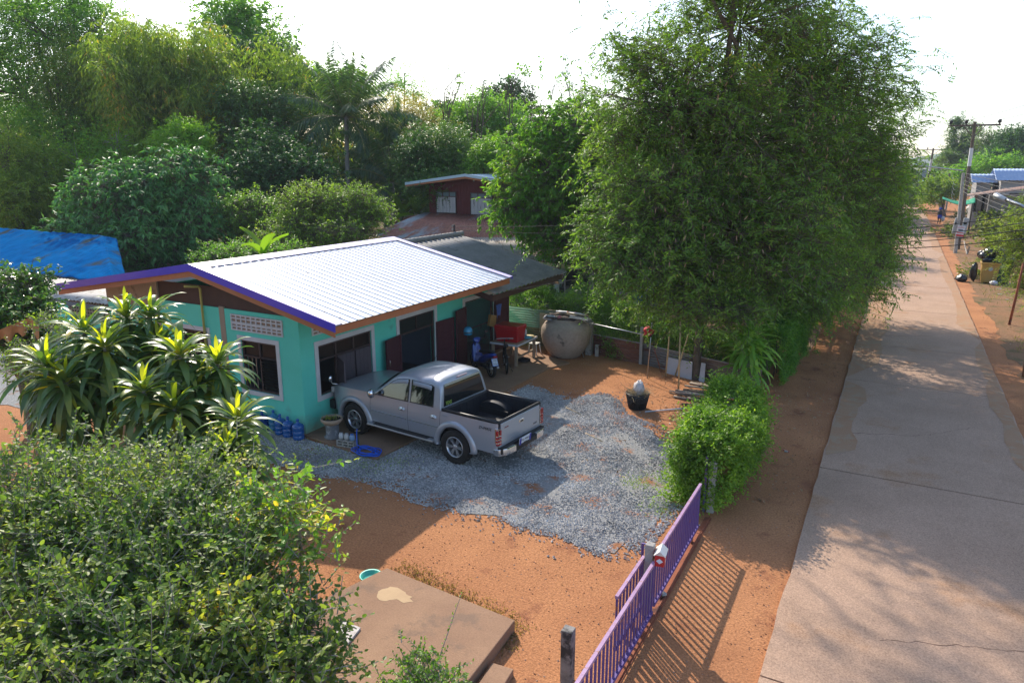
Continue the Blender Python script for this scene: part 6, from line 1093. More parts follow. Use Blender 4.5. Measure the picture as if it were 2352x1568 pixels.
# big tamarind by the road (seven lobes over two stems)
tree('tamarind_tree', 'huge feathery tamarind tree towering over the roadside and yard fence', 'tree', (-4.85, 20.55), [
    lobe(1700, 60, 21.5, 250, 190, n=150), lobe(1560, 250, 20.5, 170, 150, n=150), lobe(1880, 180, 23, 190, 170, n=150), lobe(1720, 330, 21.0, 240, 170, n=170),
    lobe(1520, 470, 20, 140, 120, n=120), lobe(1900, 420, 23, 160, 170, n=130), lobe(1690, 530, 20.5, 220, 150, n=170), lobe(1560, 620, 20.3, 110, 90, n=80), lobe(1830, 600, 22.5, 130, 110, n=90),
    (np.array([-6.6, 19.6, 13.2]), np.array([3.4, 3.2, 1.8]), 80, (-4.6, 22.0, 9.5)), (np.array([-9.6, 19.8, 13.6]), np.array([2.6, 2.6, 1.4]), 60, (-4.7, 22.0, 12.3)), (np.array([-12.6, 21.5, 14.4]), np.array([2.4, 2.4, 1.2]), 40, (-4.7, 22.2, 12.6)), lobe(1500, 600, 19.4, 100, 60, n=60), lobe(1420, 560, 19.6, 70, 80, n=36), lobe(1640, 700, 19.9, 120, 45, n=50), lobe(1980, 330, 24, 70, 120, n=40), lobe(2020, 500, 24.5, 60, 90, n=26), lobe(1450, 130, 21, 60, 50, n=22), lobe(1430, 330, 20.5, 60, 70, n=26)],  # lobes with limb points lie above the view, added to shade the road
    LM_TAM, M_BARK, 11, ns=10, cr=1.0, sl=.7, k=15, ll=.16, lw=.048, trunk=.13, droop=.45, hang=.25, ang=1.15, up=.15, inner=.3, jit=.22, fork=.5)
tree('tamarind_tree', 'second feathery tamarind whose low branches hang over the road', 'tree', (-3.5, 27.5), [
    lobe(1900, 640, 27, 130, 80, n=80), lobe(1830, 690, 24.5, 90, 50, n=50), lobe(1970, 560, 29, 90, 110, n=90), lobe(1760, 650, 23.5, 110, 80, n=70), lobe(2000, 600, 27.5, 55, 30, n=14), lobe(1990, 430, 30, 80, 120, n=80), (np.array([-3.5, 32, 7.5]), np.array([3.2, 4, 3.2]), 110)],
    LM_TAM, M_BARK, 12, ns=9, cr=.95, sl=.7, k=13, ll=.18, lw=.056, trunk=.2, droop=.5, hang=.3, ang=1.15, up=.1, inner=.3, jit=.25)
rs = np.random.default_rng(4)   # seed pods hanging in the big tree
P = np.array([D(rs.uniform(1450, 1960), rs.uniform(150, 640), rs.uniform(17.2, 19.2)) for _ in range(170)]); V, Fc = leaves(P, unit(rs.normal(0, .35, (170, 3)) - [0, 0, 1]), sph(rs, 170), rs.uniform(.1, .2, 170), np.full(170, .03), six=True); tr0 = [o for o in COL.objects if o.name == 'tamarind_tree'][0]; npmesh('pods', V, Fc, mat('pod_brown', (.30, .20, .12), .8), tr0)
# mango trees
tree('mango_tree', 'bright green mango tree leaning over the red house roof', 'tree', tuple(G(1392, 706)[:2]), [lobe(1330, 300, 31.5, 120, 75, n=90), lobe(1260, 400, 31, 130, 100, n=120), lobe(1210, 470, 30.5, 85, 80, n=70), lobe(1330, 470, 31, 130, 110, n=120), lobe(1400, 350, 32, 110, 110, n=90), lobe(1290, 550, 30.5, 90, 35, n=40), lobe(1420, 520, 31.5, 80, 80, n=50)],
    LM_MANGOB, M_BARK, 21, ns=10, cr=.75, sl=.28, k=9, ll=.25, lw=.08, trunk=.22, droop=.5, hang=.65, ang=.8, up=.15, inner=.7, six=False)
tree('mango_tree', 'broad dark glossy mango tree behind the blue tarpaulin', 'tree', gnd(345, 36.5), [lobe(300, 470, 35.5, 130, 95, n=170), lobe(410, 440, 36, 100, 85, n=130), lobe(220, 515, 35.5, 80, 55, n=80), lobe(450, 530, 35.5, 75, 80, n=90), lobe(330, 560, 35, 140, 65, n=140), lobe(270, 590, 35, 60, 45, n=50)],
    LM_MANGO, M_BARK, 22, ns=9, cr=.9, sl=.3, k=8, ll=.34, lw=.10, trunk=.25, droop=.5, hang=.6, ang=.8, up=.15, inner=.8)
# trees behind, left to right
TT = [
 ('feathery_tree', 'tall airy tree with fine bright leaves at the far left', (190, 52), [(120, 90, 52, 120, 90, 100), (60, 220, 52, 120, 110, 100), (210, 200, 53, 120, 110, 110), (150, 330, 52, 140, 90, 90), (30, 330, 50, 80, 80, 60), (230, 70, 53, 80, 70, 50), (70, 20, 53, 90, 60, 60), (0, 130, 52, 70, 90, 60), (170, 10, 53, 70, 50, 36), (300, 130, 54, 70, 60, 40)], LM_MID, dict(ns=12, cr=1.6, sl=1.0, k=9, ll=.26, lw=.11, inner=.2, trunk=.3)),
 ('feathery_tree', 'lower yellow green leafy tree at the left edge', (30, 43), [(20, 380, 43, 80, 90, 70), (60, 440, 42.5, 60, 60, 50), (10, 470, 42, 60, 60, 50), (110, 380, 45, 70, 70, 50)], LM_YEL, dict(ns=12, cr=1.1, sl=.8, k=9, ll=.2, lw=.09, inner=.3)),
 ('slender_tree', 'pale trunked slender tree in front of the bamboo', (215, 45), [(180, 380, 45, 60, 80, 40), (250, 400, 45, 70, 60, 40), (270, 330, 46, 70, 60, 40)], LM_BRIGHT, dict(ns=9, cr=1.3, sl=.9, k=8, ll=.2, lw=.08, inner=.2, bm=1)),
 ('round_tree', 'small vivid light green tree above the dark mango', (425, 42), [(425, 315, 42, 52, 35, 70), (430, 345, 42, 55, 35, 60), (385, 335, 42, 35, 22, 24)], LM_BRIGHT, dict(ns=13, cr=.7, sl=.45, k=9, ll=.17, lw=.07, inner=.7)),
 ('tall_tree', 'tallest leafy tree poking above the bamboo crown', (560, 62), [(520, 60, 62, 80, 60, 50), (590, 60, 62, 60, 60, 34), (560, 120, 62, 80, 60, 50), (500, 20, 62, 50, 30, 18), (630, 110, 62, 40, 30, 10)], LM_MID, dict(ns=10, cr=1.5, sl=.9, k=8, ll=.36, lw=.2, inner=.4)),
 ('dark_tree', 'dark green dense tree right of the bamboo crown', (640, 56), [(610, 160, 56, 80, 60, 80), (650, 210, 56, 70, 60, 70), (690, 240, 56, 50, 45, 40), (570, 150, 57, 60, 50, 40)], LM_DARK, dict(ns=13, cr=1.3, sl=.7, k=8, ll=.32, lw=.15, inner=.7)),
 ('dark_tree', 'mango like tree with clumped crown before the bamboo', (600, 48), [(590, 240, 48, 85, 50, 70), (560, 290, 48, 70, 60, 60), (640, 300, 48, 70, 60, 60)], LM_LONG, dict(ns=12, cr=1.0, sl=.5, k=8, ll=.26, lw=.10, inner=.7, hang=.5)),
 ('ivy_mass', 'dark vine covered tree mass behind the green bushes', (640, 42), [(650, 400, 42, 100, 60, 110), (610, 350, 43, 70, 50, 60), (700, 430, 41, 60, 60, 50), (590, 420, 41, 60, 60, 50), (640, 480, 41, 120, 60, 70)], LM_DARK, dict(ns=13, cr=1.1, sl=.5, k=8, ll=.2, lw=.14, inner=.75)),
 ('round_bush_tree', 'dense green bush tree with dark underside behind the house roof', (575, 36), [(570, 485, 36, 62, 30, 80), (560, 525, 36, 50, 35, 50), (610, 530, 36, 40, 40, 30)], LM_HEDGE, dict(ns=13, cr=.6, sl=.4, k=9, ll=.13, lw=.06, inner=.8)),
 ('fruit_tree', 'pale yellow green fruit tree with bare twigs behind the roof ridge', (750, 33), [(720, 470, 33, 75, 45, 75), (800, 480, 33, 70, 45, 70), (690, 520, 32.5, 60, 45, 60), (780, 535, 32, 90, 35, 70), (850, 500, 33, 35, 25, 24), (640, 555, 31, 40, 25, 26)], leafmat('fruit_leaf', [(0, (.03, .08, .012)), (.45, (.06, .13, .02)), (.85, (.10, .17, .03)), (1, (.22, .17, .04))], trans=.45), dict(ns=13, cr=.75, sl=.5, k=9, ll=.12, lw=.055, inner=.55)),
 ('round_bush_tree', 'light green bushy tree at the left behind the grey shed roof', (40, 45), [(40, 510, 45, 45, 22, 60), (75, 530, 45, 32, 18, 40), (15, 520, 45, 35, 22, 40)], LM_YEL, dict(ns=13, cr=.45, sl=.32, k=9, ll=.12, lw=.06, inner=.75)),
 ('longan_tree', 'round dark longan tree with orange flower tips behind the red house', (1000, 44), [(1000, 345, 44, 80, 55, 130), (960, 380, 43.5, 50, 50, 60), (1040, 390, 43.5, 45, 50, 60), (1000, 430, 43, 80, 40, 70)], LM_LONG, dict(ns=14, cr=.9, sl=.4, k=8, ll=.2, lw=.07, inner=.85)),
 ('small_tree', 'small bright tree right behind the red house roof', (1130, 42), [(1135, 355, 42, 45, 25, 50), (1160, 375, 42, 30, 22, 26), (1110, 380, 42, 30, 22, 26)], LM_HEDGE, dict(ns=12, cr=.8, sl=.5, k=8, ll=.2, lw=.08, inner=.6)),
 ('light_tree', 'light green spreading tree in the middle distance', (1100, 60), [(1090, 270, 60, 70, 45, 80), (1150, 280, 60, 60, 45, 60), (1060, 300, 60, 50, 40, 40), (1180, 310, 58, 50, 40, 40)], LM_MID, dict(ns=12, cr=1.3, sl=.8, k=8, ll=.3, lw=.12, inner=.4)),
 ('dark_tree', 'dark domed tree on the skyline above the light green trees', (1165, 72), [(1165, 225, 72, 42, 32, 60), (1130, 245, 72, 30, 22, 24), (1200, 250, 72, 35, 28, 26)], LM_DARK, dict(ns=12, cr=1.2, sl=.6, k=8, ll=.32, lw=.16, inner=.8)),
 ('dark_tree', 'small dark tree on the skyline right of the sparse tree', (1008, 70), [(1008, 262, 70, 18, 22, 22), (1055, 262, 70, 40, 22, 30)], LM_DARK, dict(ns=12, cr=1.0, sl=.6, k=8, ll=.32, lw=.16, inner=.7)),
 ('sparse_tree', 'sparse thin stemmed tree with fine leaves on the skyline', (920, 58), [(900, 200, 58, 40, 45, 18), (950, 215, 58, 40, 40, 16), (980, 240, 58, 25, 40, 8), (930, 170, 58, 30, 20, 8)], LM_MID, dict(ns=9, cr=1.2, sl=1.0, k=9, ll=.22, lw=.10, inner=.2, trunk=.12)),
 ('olive_bush', 'olive brown feathery thicket below the sparse tree', (920, 54), [(920, 270, 54, 70, 35, 70), (880, 300, 54, 50, 35, 40), (960, 300, 54, 50, 30, 40)], leafmat('olive_leaf', [(0, (.06, .08, .02)), (.5, (.13, .14, .035)), (1, (.22, .16, .05))], trans=.4), dict(ns=13, cr=1.2, sl=1.1, k=10, ll=.22, lw=.05, inner=.5, up=.6)),
 ('backdrop_tree', 'hazy green tree behind the coconut palm', (790, 66), [(720, 190, 66, 40, 30, 40), (800, 210, 66, 50, 50, 60), (760, 250, 64, 70, 50, 60)], LM_MID, dict(ns=11, cr=1.3, sl=.8, k=8, ll=.32, lw=.15, inner=.5)),
 ('backdrop_tree', 'dark trees filling behind the palm trunks', (820, 52), [(760, 350, 58, 70, 60, 60), (850, 400, 56, 70, 60, 60), (900, 350, 58, 60, 50, 50), (930, 450, 52, 60, 40, 40)], LM_DARK, dict(ns=12, cr=1.3, sl=.7, k=8, ll=.28, lw=.14, inner=.6)),
 ('backdrop_tree', 'dark tree filling behind the pale slender trunks at left', (120, 60), [(100, 430, 60, 150, 80, 110), (30, 300, 62, 80, 80, 60), (280, 470, 56, 110, 80, 80), (400, 420, 56, 100, 90, 80)], LM_LONG, dict(ns=12, cr=1.6, sl=.9, k=8, ll=.34, lw=.17, inner=.5)),
 ('backdrop_tree', 'brownish thicket in shade behind the bamboo culms', (450, 58), [(470, 330, 58, 120, 90, 100), (560, 400, 50, 100, 80, 80), (380, 260, 60, 100, 90, 70)], leafmat('brown_thicket', [(0, (.03, .045, .018)), (.5, (.06, .075, .025)), (1, (.15, .10, .04))], trans=.3), dict(ns=12, cr=1.6, sl=.9, k=8, ll=.3, lw=.1, inner=.4)),
 ('bush', 'green bush under the fruit tree by the roof edge', (600, 29), [(560, 590, 29, 60, 25, 50), (640, 585, 28.5, 60, 20, 50), (500, 600, 28, 50, 25, 36)], LM_MID, dict(ns=12, cr=.5, sl=.4, k=9, ll=.1, lw=.05, inner=.6)),
 ('casuarina_tree', 'tall conical dark tree left of the tallest pole', (2200, 118), [(2195, 300, 118, 16, 40, 40), (2195, 345, 118, 24, 40, 60), (2185, 375, 116, 28, 28, 50)], LM_FAR, dict(ns=11, cr=.7, sl=.8, k=8, ll=.4, lw=.12, inner=.2, up=.9)),
 ('casuarina_tree', 'second conical dark tree right behind the tallest pole', (2240, 118), [(2232, 310, 118, 14, 36, 30), (2228, 350, 118, 24, 40, 60), (2230, 385, 116, 36, 26, 50)], LM_FAR, dict(ns=11, cr=.7, sl=.8, k=8, ll=.4, lw=.12, inner=.2, up=.9)),
 ('distant_tree', 'thin crowned distant tree right of the poles', (2275, 110), [(2270, 320, 110, 28, 28, 26), (2285, 345, 110, 30, 28, 30)], LM_FAR, dict(ns=9, cr=1.6, sl=1.3, k=8, ll=.4, lw=.16, inner=.2)),
 ('distant_tree', 'dark broad tree at the right edge of the skyline', (2330, 105), [(2330, 335, 105, 40, 35, 90), (2300, 365, 104, 45, 25, 60), (2370, 330, 104, 45, 45, 60)], LM_DARK, dict(ns=12, cr=1.5, sl=.9, k=8, ll=.4, lw=.2, inner=.6)),
 ('distant_tree', 'green tree line behind the blue roofed houses', (2270, 100), [(2260, 385, 100, 40, 22, 50), (2320, 380, 100, 50, 20, 50), (2210, 400, 100, 30, 24, 36)], LM_MID, dict(ns=11, cr=1.3, sl=.9, k=8, ll=.35, lw=.16, inner=.5)),
 ('roadside_tree', 'yellow green tree beside the dark pole at the far road edge', (2155, 92), [(2155, 425, 92, 26, 22, 60), (2180, 440, 90, 24, 20, 40), (2140, 450, 94, 20, 18, 30)], LM_YEL, dict(ns=12, cr=.9, sl=.7, k=8, ll=.28, lw=.13, inner=.5)),
 ('roadside_tree', 'grey green tree reaching over the distant road bend', (2050, 108), [(2070, 420, 108, 40, 18, 50), (2110, 440, 104, 20, 16, 24), (2095, 455, 100, 18, 12, 20)], LM_FAR, dict(ns=11, cr=1.1, sl=.8, k=8, ll=.32, lw=.16, inner=.4)),
 ('roadside_tree', 'big trees closing the left side of the far road', (1980, 85), [(1960, 440, 80, 60, 50, 80), (2010, 425, 90, 50, 35, 50), (1990, 470, 70, 40, 30, 40), (2030, 460, 95, 25, 20, 24)], LM_MID, dict(ns=12, cr=1.2, sl=.8, k=8, ll=.32, lw=.15, inner=.5)),
 ('roadside_tree', 'trees on the left verge just beyond the tamarinds', (1960, 48), [(1940, 520, 48, 60, 60, 70), (1990, 520, 52, 40, 40, 40), (1900, 560, 42, 60, 50, 50)], LM_TAM, dict(ns=13, cr=1.0, sl=.7, k=9, ll=.22, lw=.09, inner=.5)),
]
for i, (nm, lab, (bx0, bd0), lb_, lm, kw) in enumerate(TT):
    kw = dict(kw); bm0 = M_BARKP if kw.pop('bm', 0) else M_BARK; tr = kw.pop('trunk', .18)
    c0 = D(bx0, 600, bd0); base = (c0[0], c0[1])
    tree(nm, lab, 'tree' if 'bush' not in nm[:5] and nm != 'olive_bush' else 'bush', base, [lobe(a, b, c, d, e, n=int(n * 1.0)) for a, b, c, d, e, n in lb_], lm, bm0, 100 + i, trunk=tr, twigs=bd0 < 40, **kw)
# yellow blossom on the roadside tree
# bamboo clumps
def bamboo(name, lab, cx, d, spread, n, hpx, seed, lean=1.):
    rng = np.random.default_rng(seed); c = D(cx, 600, d) * [1, 1, 0]; root = thing(name, lab, 'bamboo', c, 'bamboo clumps'); cm = MB(); V = []
    for i in range(n):
        b = c + np.array([rng.normal(0, .9), rng.normal(0, .9), 0]); a = rng.uniform(0, 2 * pi); top = D(cx, rng.uniform(*hpx), d)[2]; out = rng.uniform(.3, 1) * spread * lean
        pts = [b + np.array([cos(a), sin(a), 0]) * out * (t ** 2.2) + np.array([0, 0, top * (t - .12 * max(0, t - .6) ** 1.2 * 3)]) for t in np.linspace(0, 1, 9)]
        cm.tube(pts, list(np.linspace(.055, .012, 9)), 5)
        m = 34; t = rng.uniform(.22, 1, m); k = t * 8; k0 = np.minimum(k.astype(int), 7); fr = (k - k0)[:, None]; pp_ = np.array(pts); o = pp_[k0] * (1 - fr) + pp_[k0 + 1] * fr
        for _ in range(2):
            oo = o + rng.normal(0, .45, (m, 3)); V.append(sprays(np.repeat(oo, 3, 0), unit(rng.normal(0, 1, (m * 3, 3)) * [1, 1, .6] + [0, 0, .1]), rng.uniform(.6, 1.6, m * 3), 9, .42, .08, rng, .6, .6, .7, .35))
    cm.build('culms', mat('bamboo_culm', (.12, .11, .04), .6, (.17, .13, .06), 2.), root); Vv, Ff = merge(V); npmesh('foliage', Vv, Ff, LM_BAMB, root)
bamboo('bamboo_clump', 'tall bamboo clump with visible culms in the middle of the left skyline', 430, 52, 5.5, 62, (0, 190), 1); bamboo('bamboo_clump', 'broad bamboo clump arching to the right under the tall tree', 570, 56, 6.5, 62, (20, 220), 2); bamboo('bamboo_clump', 'lower bamboo clump drooping beside the coconut palm', 680, 55, 4.0, 36, (270, 400), 3); bamboo('bamboo_clump', 'bamboo clump behind the airy tree on the left', 320, 56, 5., 44, (10, 220), 4); bamboo('bamboo_clump', 'thin leaning bamboo above the left edge thicket', 130, 48, 4., 18, (330, 480), 5)
# palms
def palm(lab, px, d, pytop, nf, flen, seed, group='coconut palms', dead=2):
    rng = np.random.default_rng(seed); b = D(px, 600, d) * [1, 1, 0]; top = np.array([*D(px, pytop, d)]); root = thing('coconut_palm', lab, 'palm tree', b, group)
    MB().tube([b, (b + top) / 2 + [.15, 0, 0], top], [.2, .15, .14], 10).build('trunk', M_BARKP, root); 
    for i in range(nf):
        e = i / nf; a = i * 2.4 + rng.uniform(-.2, .2); el = radians(82 - 105 * e + rng.uniform(-8, 8)); L = flen * rng.uniform(.85, 1.1); h = np.array([cos(a), sin(a), 0.]); n = 34; pts = []; p = top.copy(); ang = el
        for k in range(n + 1): pts.append(p.copy()); p = p + (h * cos(ang) + np.array([0, 0, sin(ang)])) * L / n; ang -= (.010 + .045 * k / n) * (.45 + .9 * e)
        pts = np.array(pts); sd = np.array([-h[1], h[0], 0]); tn = unit(pts[1:] - pts[:-1]); tt = np.linspace(0, 1, n)
        P = np.concatenate([pts[3:-1], pts[3:-1]]); tg_ = np.concatenate([tn[3:], tn[3:]]); s2_ = np.concatenate([np.tile(sd, (n - 3, 1)), np.tile(-sd, (n - 3, 1))]); P = np.concatenate([P, P + tg_ * L / n / 2]); tg_ = np.concatenate([tg_, tg_]); s2_ = np.concatenate([s2_, s2_]); m = len(P)
        Dr = unit(s2_ * .8 + tg_ * .5 + np.array([0, 0, -.55]) + rng.normal(0, .08, (m, 3))); lw_ = np.tile(np.sin(np.linspace(.35, pi * .93, n - 3)), 4)
        V, Fc = leaves(P, Dr, unit(np.cross(Dr, tg_)), L * .24 * lw_, np.full(m, .07), bend=.3); fr = npmesh('frond', V, Fc, LM_PALM, root); MB().tube(pts[::4], list(np.linspace(.035, .008, len(pts[::4]))), 5).build('midrib', mat('palm_rib', (.16, .15, .05), .6), fr)
palm('tallest coconut palm with arching grey green fronds', 795, 47, 270, 30, 4.9, 1); palm('shorter coconut palm right of the tallest one', 885, 48, 345, 18, 3.6, 2); palm('low young palm drooping behind the banana plants', 900, 46, 420, 14, 3.6, 3)
def banana(lab, px, py, d, n, hl, seed, dead=False):
    rng = np.random.default_rng(seed); b = D(px, 600, d) * [1, 1, 0]; z = D(px, py, d)[2]; root = thing('banana_plant', lab, 'banana plant', b, 'banana plants'); MB().tube([b, b + [0, 0, z * .9]], [.14, .09], 8).build('stem', mat('banana_stem', (.12, .13, .05), .7), root)
    for i in range(n):
        a = rng.uniform(0, 2 * pi); el = rng.uniform(.7, 1.4); L = hl * rng.uniform(.8, 1.15); h = np.array([cos(a), sin(a), 0]); sd = np.array([-h[1], h[0], 0]); pts = []; p = b + [0, 0, z * .85]; ang = el
        for k in range(9): pts.append(p); p = p + (h * cos(ang) + np.array([0, 0, sin(ang)])) * L / 8; ang -= .13
        def fn(u, v): i_ = min(int(u * 8), 7); t = u * 8 - i_; q = pts[i_] * (1 - t) + pts[min(i_ + 1, 8)] * t; w = .26 * sin(pi * min(1, u * .9 + .08)) ** .6 * (hl / 2); return q + sd * (2 * v - 1) * w + np.array([0, 0, .10 * abs(2 * v - 1)])
        MB().grid(fn, 14, 4).build('leaf', leafmat('banana_leaf', [(0, (.035, .08, .012)), (1, (.07, .14, .02))], trans=.5, rough=.35), root)
banana('tall banana plant beside the red house', 962, 470, 44, 7, 2.2, 1); banana('banana plant with broad upright leaves left of the red house', 925, 475, 44, 6, 2.4, 2); banana('small banana plant in front of the palms', 895, 500, 43, 5, 1.6, 3); banana('young yellow green banana leaf by the roof edge', 605, 560, 27, 4, 1.5, 4)
# bare and nearly bare trees on the skyline
def bare(lab, px, d, pyt, wpx, seed, leafy=0, lm=LM_MID):
    rng = np.random.default_rng(seed); b = D(px, 600, d) * [1, 1, 0]; zt_ = D(px, pyt, d)[2]; root = thing('bare_tree', lab, 'tree', b, 'thin bare trees on the skyline'); m = MB(); w = wpx / F * d; tips = []
    def br(p, dr, L, r, dep):
        q = p + dr * L; m.tube([p, (p + q) / 2 + rng.normal(0, L * .04, 3), q], [r, r * .8, r * .6], 5); tips.append(q)
        if dep == 0: return
        for _ in range(rng.integers(2, 4)): br(p + dr * L * rng.uniform(.45, 1), unit(dr + rng.normal(0, .38, 3) * [1, 1, .5] + [0, 0, .25]), L * rng.uniform(.5, .72), r * .55, dep - 1)
    m.tube([b, b + [0, 0, zt_ * .55]], [.14, .08], 6)
    for _ in range(3): br(b + np.array([0, 0, zt_ * rng.uniform(.35, .55)]), unit(np.array([rng.normal(0, .22), rng.normal(0, .2), 1])), zt_ * .27, .06, 4)
    m.build('trunk', M_BARK, root)
    if leafy: t = np.array(tips); t = t[rng.choice(len(t), min(leafy, len(t)), False)]; V = sprays(np.repeat(t, 3, 0), unit(rng.normal(0, 1, (len(t) * 3, 3))), np.full(len(t) * 3, .3), 3, .34, .18, rng, .3, 1., .5, .4); npmesh('crown', *V, lm, root)
bare('bare tree with one tall thin leader standing clear of the rest', 1020, 56, 130, 40, 1, 4); bare('bare spreading tree with pale branches in front of the light green trees', 1100, 56, 160, 60, 2, 0); bare('bare tree left of the leafier one', 1160, 58, 160, 60, 3, 0); bare('nearly bare tree with clusters of big leaves on the skyline', 1235, 56, 150, 45, 4, 26); bare('bare twiggy tree above the bright mango', 1335, 56, 150, 60, 5, 4); bare('bare thin tree just left of the tamarind', 1300, 58, 170, 40, 6, 0)
# distant wood closing the horizon
rng = np.random.default_rng(77)
def wood(name, lab, x0, x1, y0, y1, n, zmax, lm):
    c = np.column_stack([rng.uniform(x0, x1, n), rng.uniform(y0, y1, n), np.zeros(n)]); o = np.repeat(c, 26, 0); d = sph(rng, len(o)); r = rng.uniform(3, 5.5, n); o = o + d * np.repeat(r, 26)[:, None] * [1, 1, .55] + np.array([0, 0, 1]) * np.repeat(rng.uniform(zmax * .35, zmax * .75, n), 26)[:, None]
    V = sprays(o, unit(d + [0, 0, .3]), np.full(len(o), 1.6), 6, 1.5, 1.0, rng, .2, 1., .3, .5); tag(npmesh(name, *V, lm), lab, 'woodland', kind='stuff')
wood('distant_wood', 'far woodland closing the view behind the left trees', -170, -30, 78, 120, 330, 11, LM_FAR); wood('distant_wood', 'far woodland behind the bare trees in the middle', -60, -5, 85, 150, 200, 7, LM_FAR); wood('distant_wood', 'hazy woodland beyond the road bend', -60, 130, 190, 260, 240, 8, LM_FAR); wood('distant_wood', 'low trees filling the ground right of the far houses', 30, 110, 110, 150, 120, 8, LM_FAR)
hl_ = MB().grid(lambda u, v: (-900 + 2400 * u, 900 + 300 * v, (26 + 16 * sin(u * 17) + 9 * sin(u * 41 + 2)) * sin(pi * v * .5 + .0) if v > 0 else -1), 90, 5); tag(hl_.build('hills', mat('far_hill', (.05, .08, .04), 1.)), kind='structure')
# ---------------------------------------------------------------- hedges
def hedge(name, lab, pts, w, h, n, lm, seed, k=8, ll=.055, lw=.03, clip=True, group='clipped hedges', sl=.16, cat='hedge'):
    rng = np.random.default_rng(seed); pts = [np.array(p, float) for p in pts]; root = thing(name, lab, cat, (*pts[0], 0), group); seg = [np.linalg.norm(b - a) for a, b in zip(pts, pts[1:])]; O = []; Dv = []
    for a, b, s_ in zip(pts, pts[1:], seg):
        m = int(n * s_ / sum(seg)); t = rng.uniform(0, 1, m)[:, None]; dd = (b - a) / s_; nn = np.array([-dd[1], dd[0]]); side = rng.integers(0, 3, m); q = rng.uniform(-1, 1, m); zz_ = np.where(side == 0, h, rng.uniform(.05, 1, m) * h); off = np.where(side == 0, q * w / 2, np.where(side == 1, w / 2, -w / 2))
        wob = (.06 if clip else .22) * (np.sin(t[:, 0] * s_ * 2.3 + off * 3) + np.sin(t[:, 0] * s_ * 5.1 + zz_ * 4)) + rng.normal(0, .04 if clip else .12, m)
        xy = a + (b - a) * t + nn * (off + np.where(side == 0, 0, np.sign(off) * wob))[:, None]; z = zz_ + np.where(side == 0, wob, 0); O.append(np.column_stack([xy, z])); dn_ = np.where((side == 0)[:, None], [0, 0, 1.], np.column_stack([nn[0] * np.sign(off), nn[1] * np.sign(off), np.full(m, .3)])); Dv.append(unit(dn_ + rng.normal(0, .6, (m, 3))))
    O = np.concatenate(O); Dv = np.concatenate(Dv); V = sprays(O - Dv * sl * .7, Dv, sl * rng.uniform(.7, 1.3, len(O)), k, ll, lw, rng, .2, .9, .1, .35); npmesh('foliage', *V, lm, root)
    st = MB(); L_ = sum(seg)
    for i in range(int(L_ * 2.5)):
        t = rng.uniform(0, 1); j = rng.integers(0, len(seg)); p = pts[j] + (pts[j + 1] - pts[j]) * t; st.tube([(p[0], p[1], 0), (p[0] + rng.normal(0, .08), p[1] + rng.normal(0, .08), h * .5), (p[0] + rng.normal(0, .12), p[1] + rng.normal(0, .12), h * .9)], [.018, .012, .006], 4)
    st.build('stems', M_BARK, root); return root
hedge('hedge', 'loose leafy hedge behind the greenish sheet fence and jar', [(-12.6, 23.2), (-9.0, 23.0)], 1.1, 1.75, 5200, LM_HEDGE, 1, clip=False, sl=.3, ll=.07); hedge('hedge', 'feathery green hedge behind the red rusty fence panel', [(-9.0, 22.8), (-6.6, 22.2)], 1.1, 1.55, 5200, LM_HEDGE, 2, clip=False, sl=.28, ll=.06)
hedge('hedge', 'clipped dark hedge behind the low fence and bamboo poles', [(-6.7, 22.0), (-3.0, 20.9)], .9, 1.25, 8000, leafmat('clipped_leaf', [(0, (.015, .05, .012)), (.5, (.04, .12, .02)), (1, (.10, .22, .035))], trans=.35, nscale=2.), 3)
hedge('hedge', 'tall clipped hedge wall along the dirt shoulder', [(-2.85, 20.9), (-2.75, 25.6)], .8, 1.6, 9000, MATS['clipped_leaf'], 4); hedge('hedge', 'clipped hedge running on beyond the neighbouring gate', [(-2.9, 29.6), (-3.0, 45)], .9, 1.7, 9000, MATS['clipped_leaf'], 5, ll=.08, lw=.045)
hedge('hedge', 'far stretch of roadside hedge on the left verge', [(-3.0, 45), (-3.4, 80)], 1.2, 2.0, 7000, LM_MID, 6, ll=.14, lw=.08, clip=False, sl=.4)
# round bush at the gate end
rb_c = np.array([-2.75, 14.6]); root = thing('gate_bush', 'bright green rounded bush at the end of the purple gate', 'bush', (*rb_c, 0)); rng = np.random.default_rng(9); O = []; Dv = []; n = 8200
u = rng.uniform(0, 2 * pi, n); v = rng.uniform(-.2, 1, n); y = 12.4 + 3.5 * rng.random(n); tt_ = (y - 12.4) / 3.5; hw = (.52 + .26 * np.sin(tt_ * pi)) * (1 + .18 * np.sin(y * 6.3 + u * 4)) ; hh = 1.42 + .18 * np.sin(tt_ * 9) ; cxx = -2.58 - .2 * tt_
ca, sa = np.cos(u), np.sin(u); _e = rng.random(n) < .13; y = np.where(_e, 12.42 - .25 * rng.random(n), y); px_ = cxx + hw * np.sign(ca) * np.abs(ca) ** .6 * (.72 + .28 * np.clip((np.abs(sa) * hh) , 0, 1)) ; pz_ = .1 + (hh - .1) * (np.abs(sa) ** .55); k_ = rng.uniform(.8, 1.05, n) + .06 * np.sin(y * 5 + u * 3)
O = np.column_stack([cxx + (px_ - cxx) * k_, y, pz_ * np.clip(k_, .85, 1.08)]); O = np.where(_e[:, None], np.column_stack([cxx + (px_ - cxx) * rng.random(n) * .95 - .12, y, .08 + rng.random(n) * (hh - .1)]), O); Dv = unit(np.column_stack([(px_ - cxx) * 1.2, rng.normal(0, .5, n) - 1.2 * _e, (pz_ - .3) * ~_e]) + rng.normal(0, .45, (n, 3)) + [0, 0, .2])
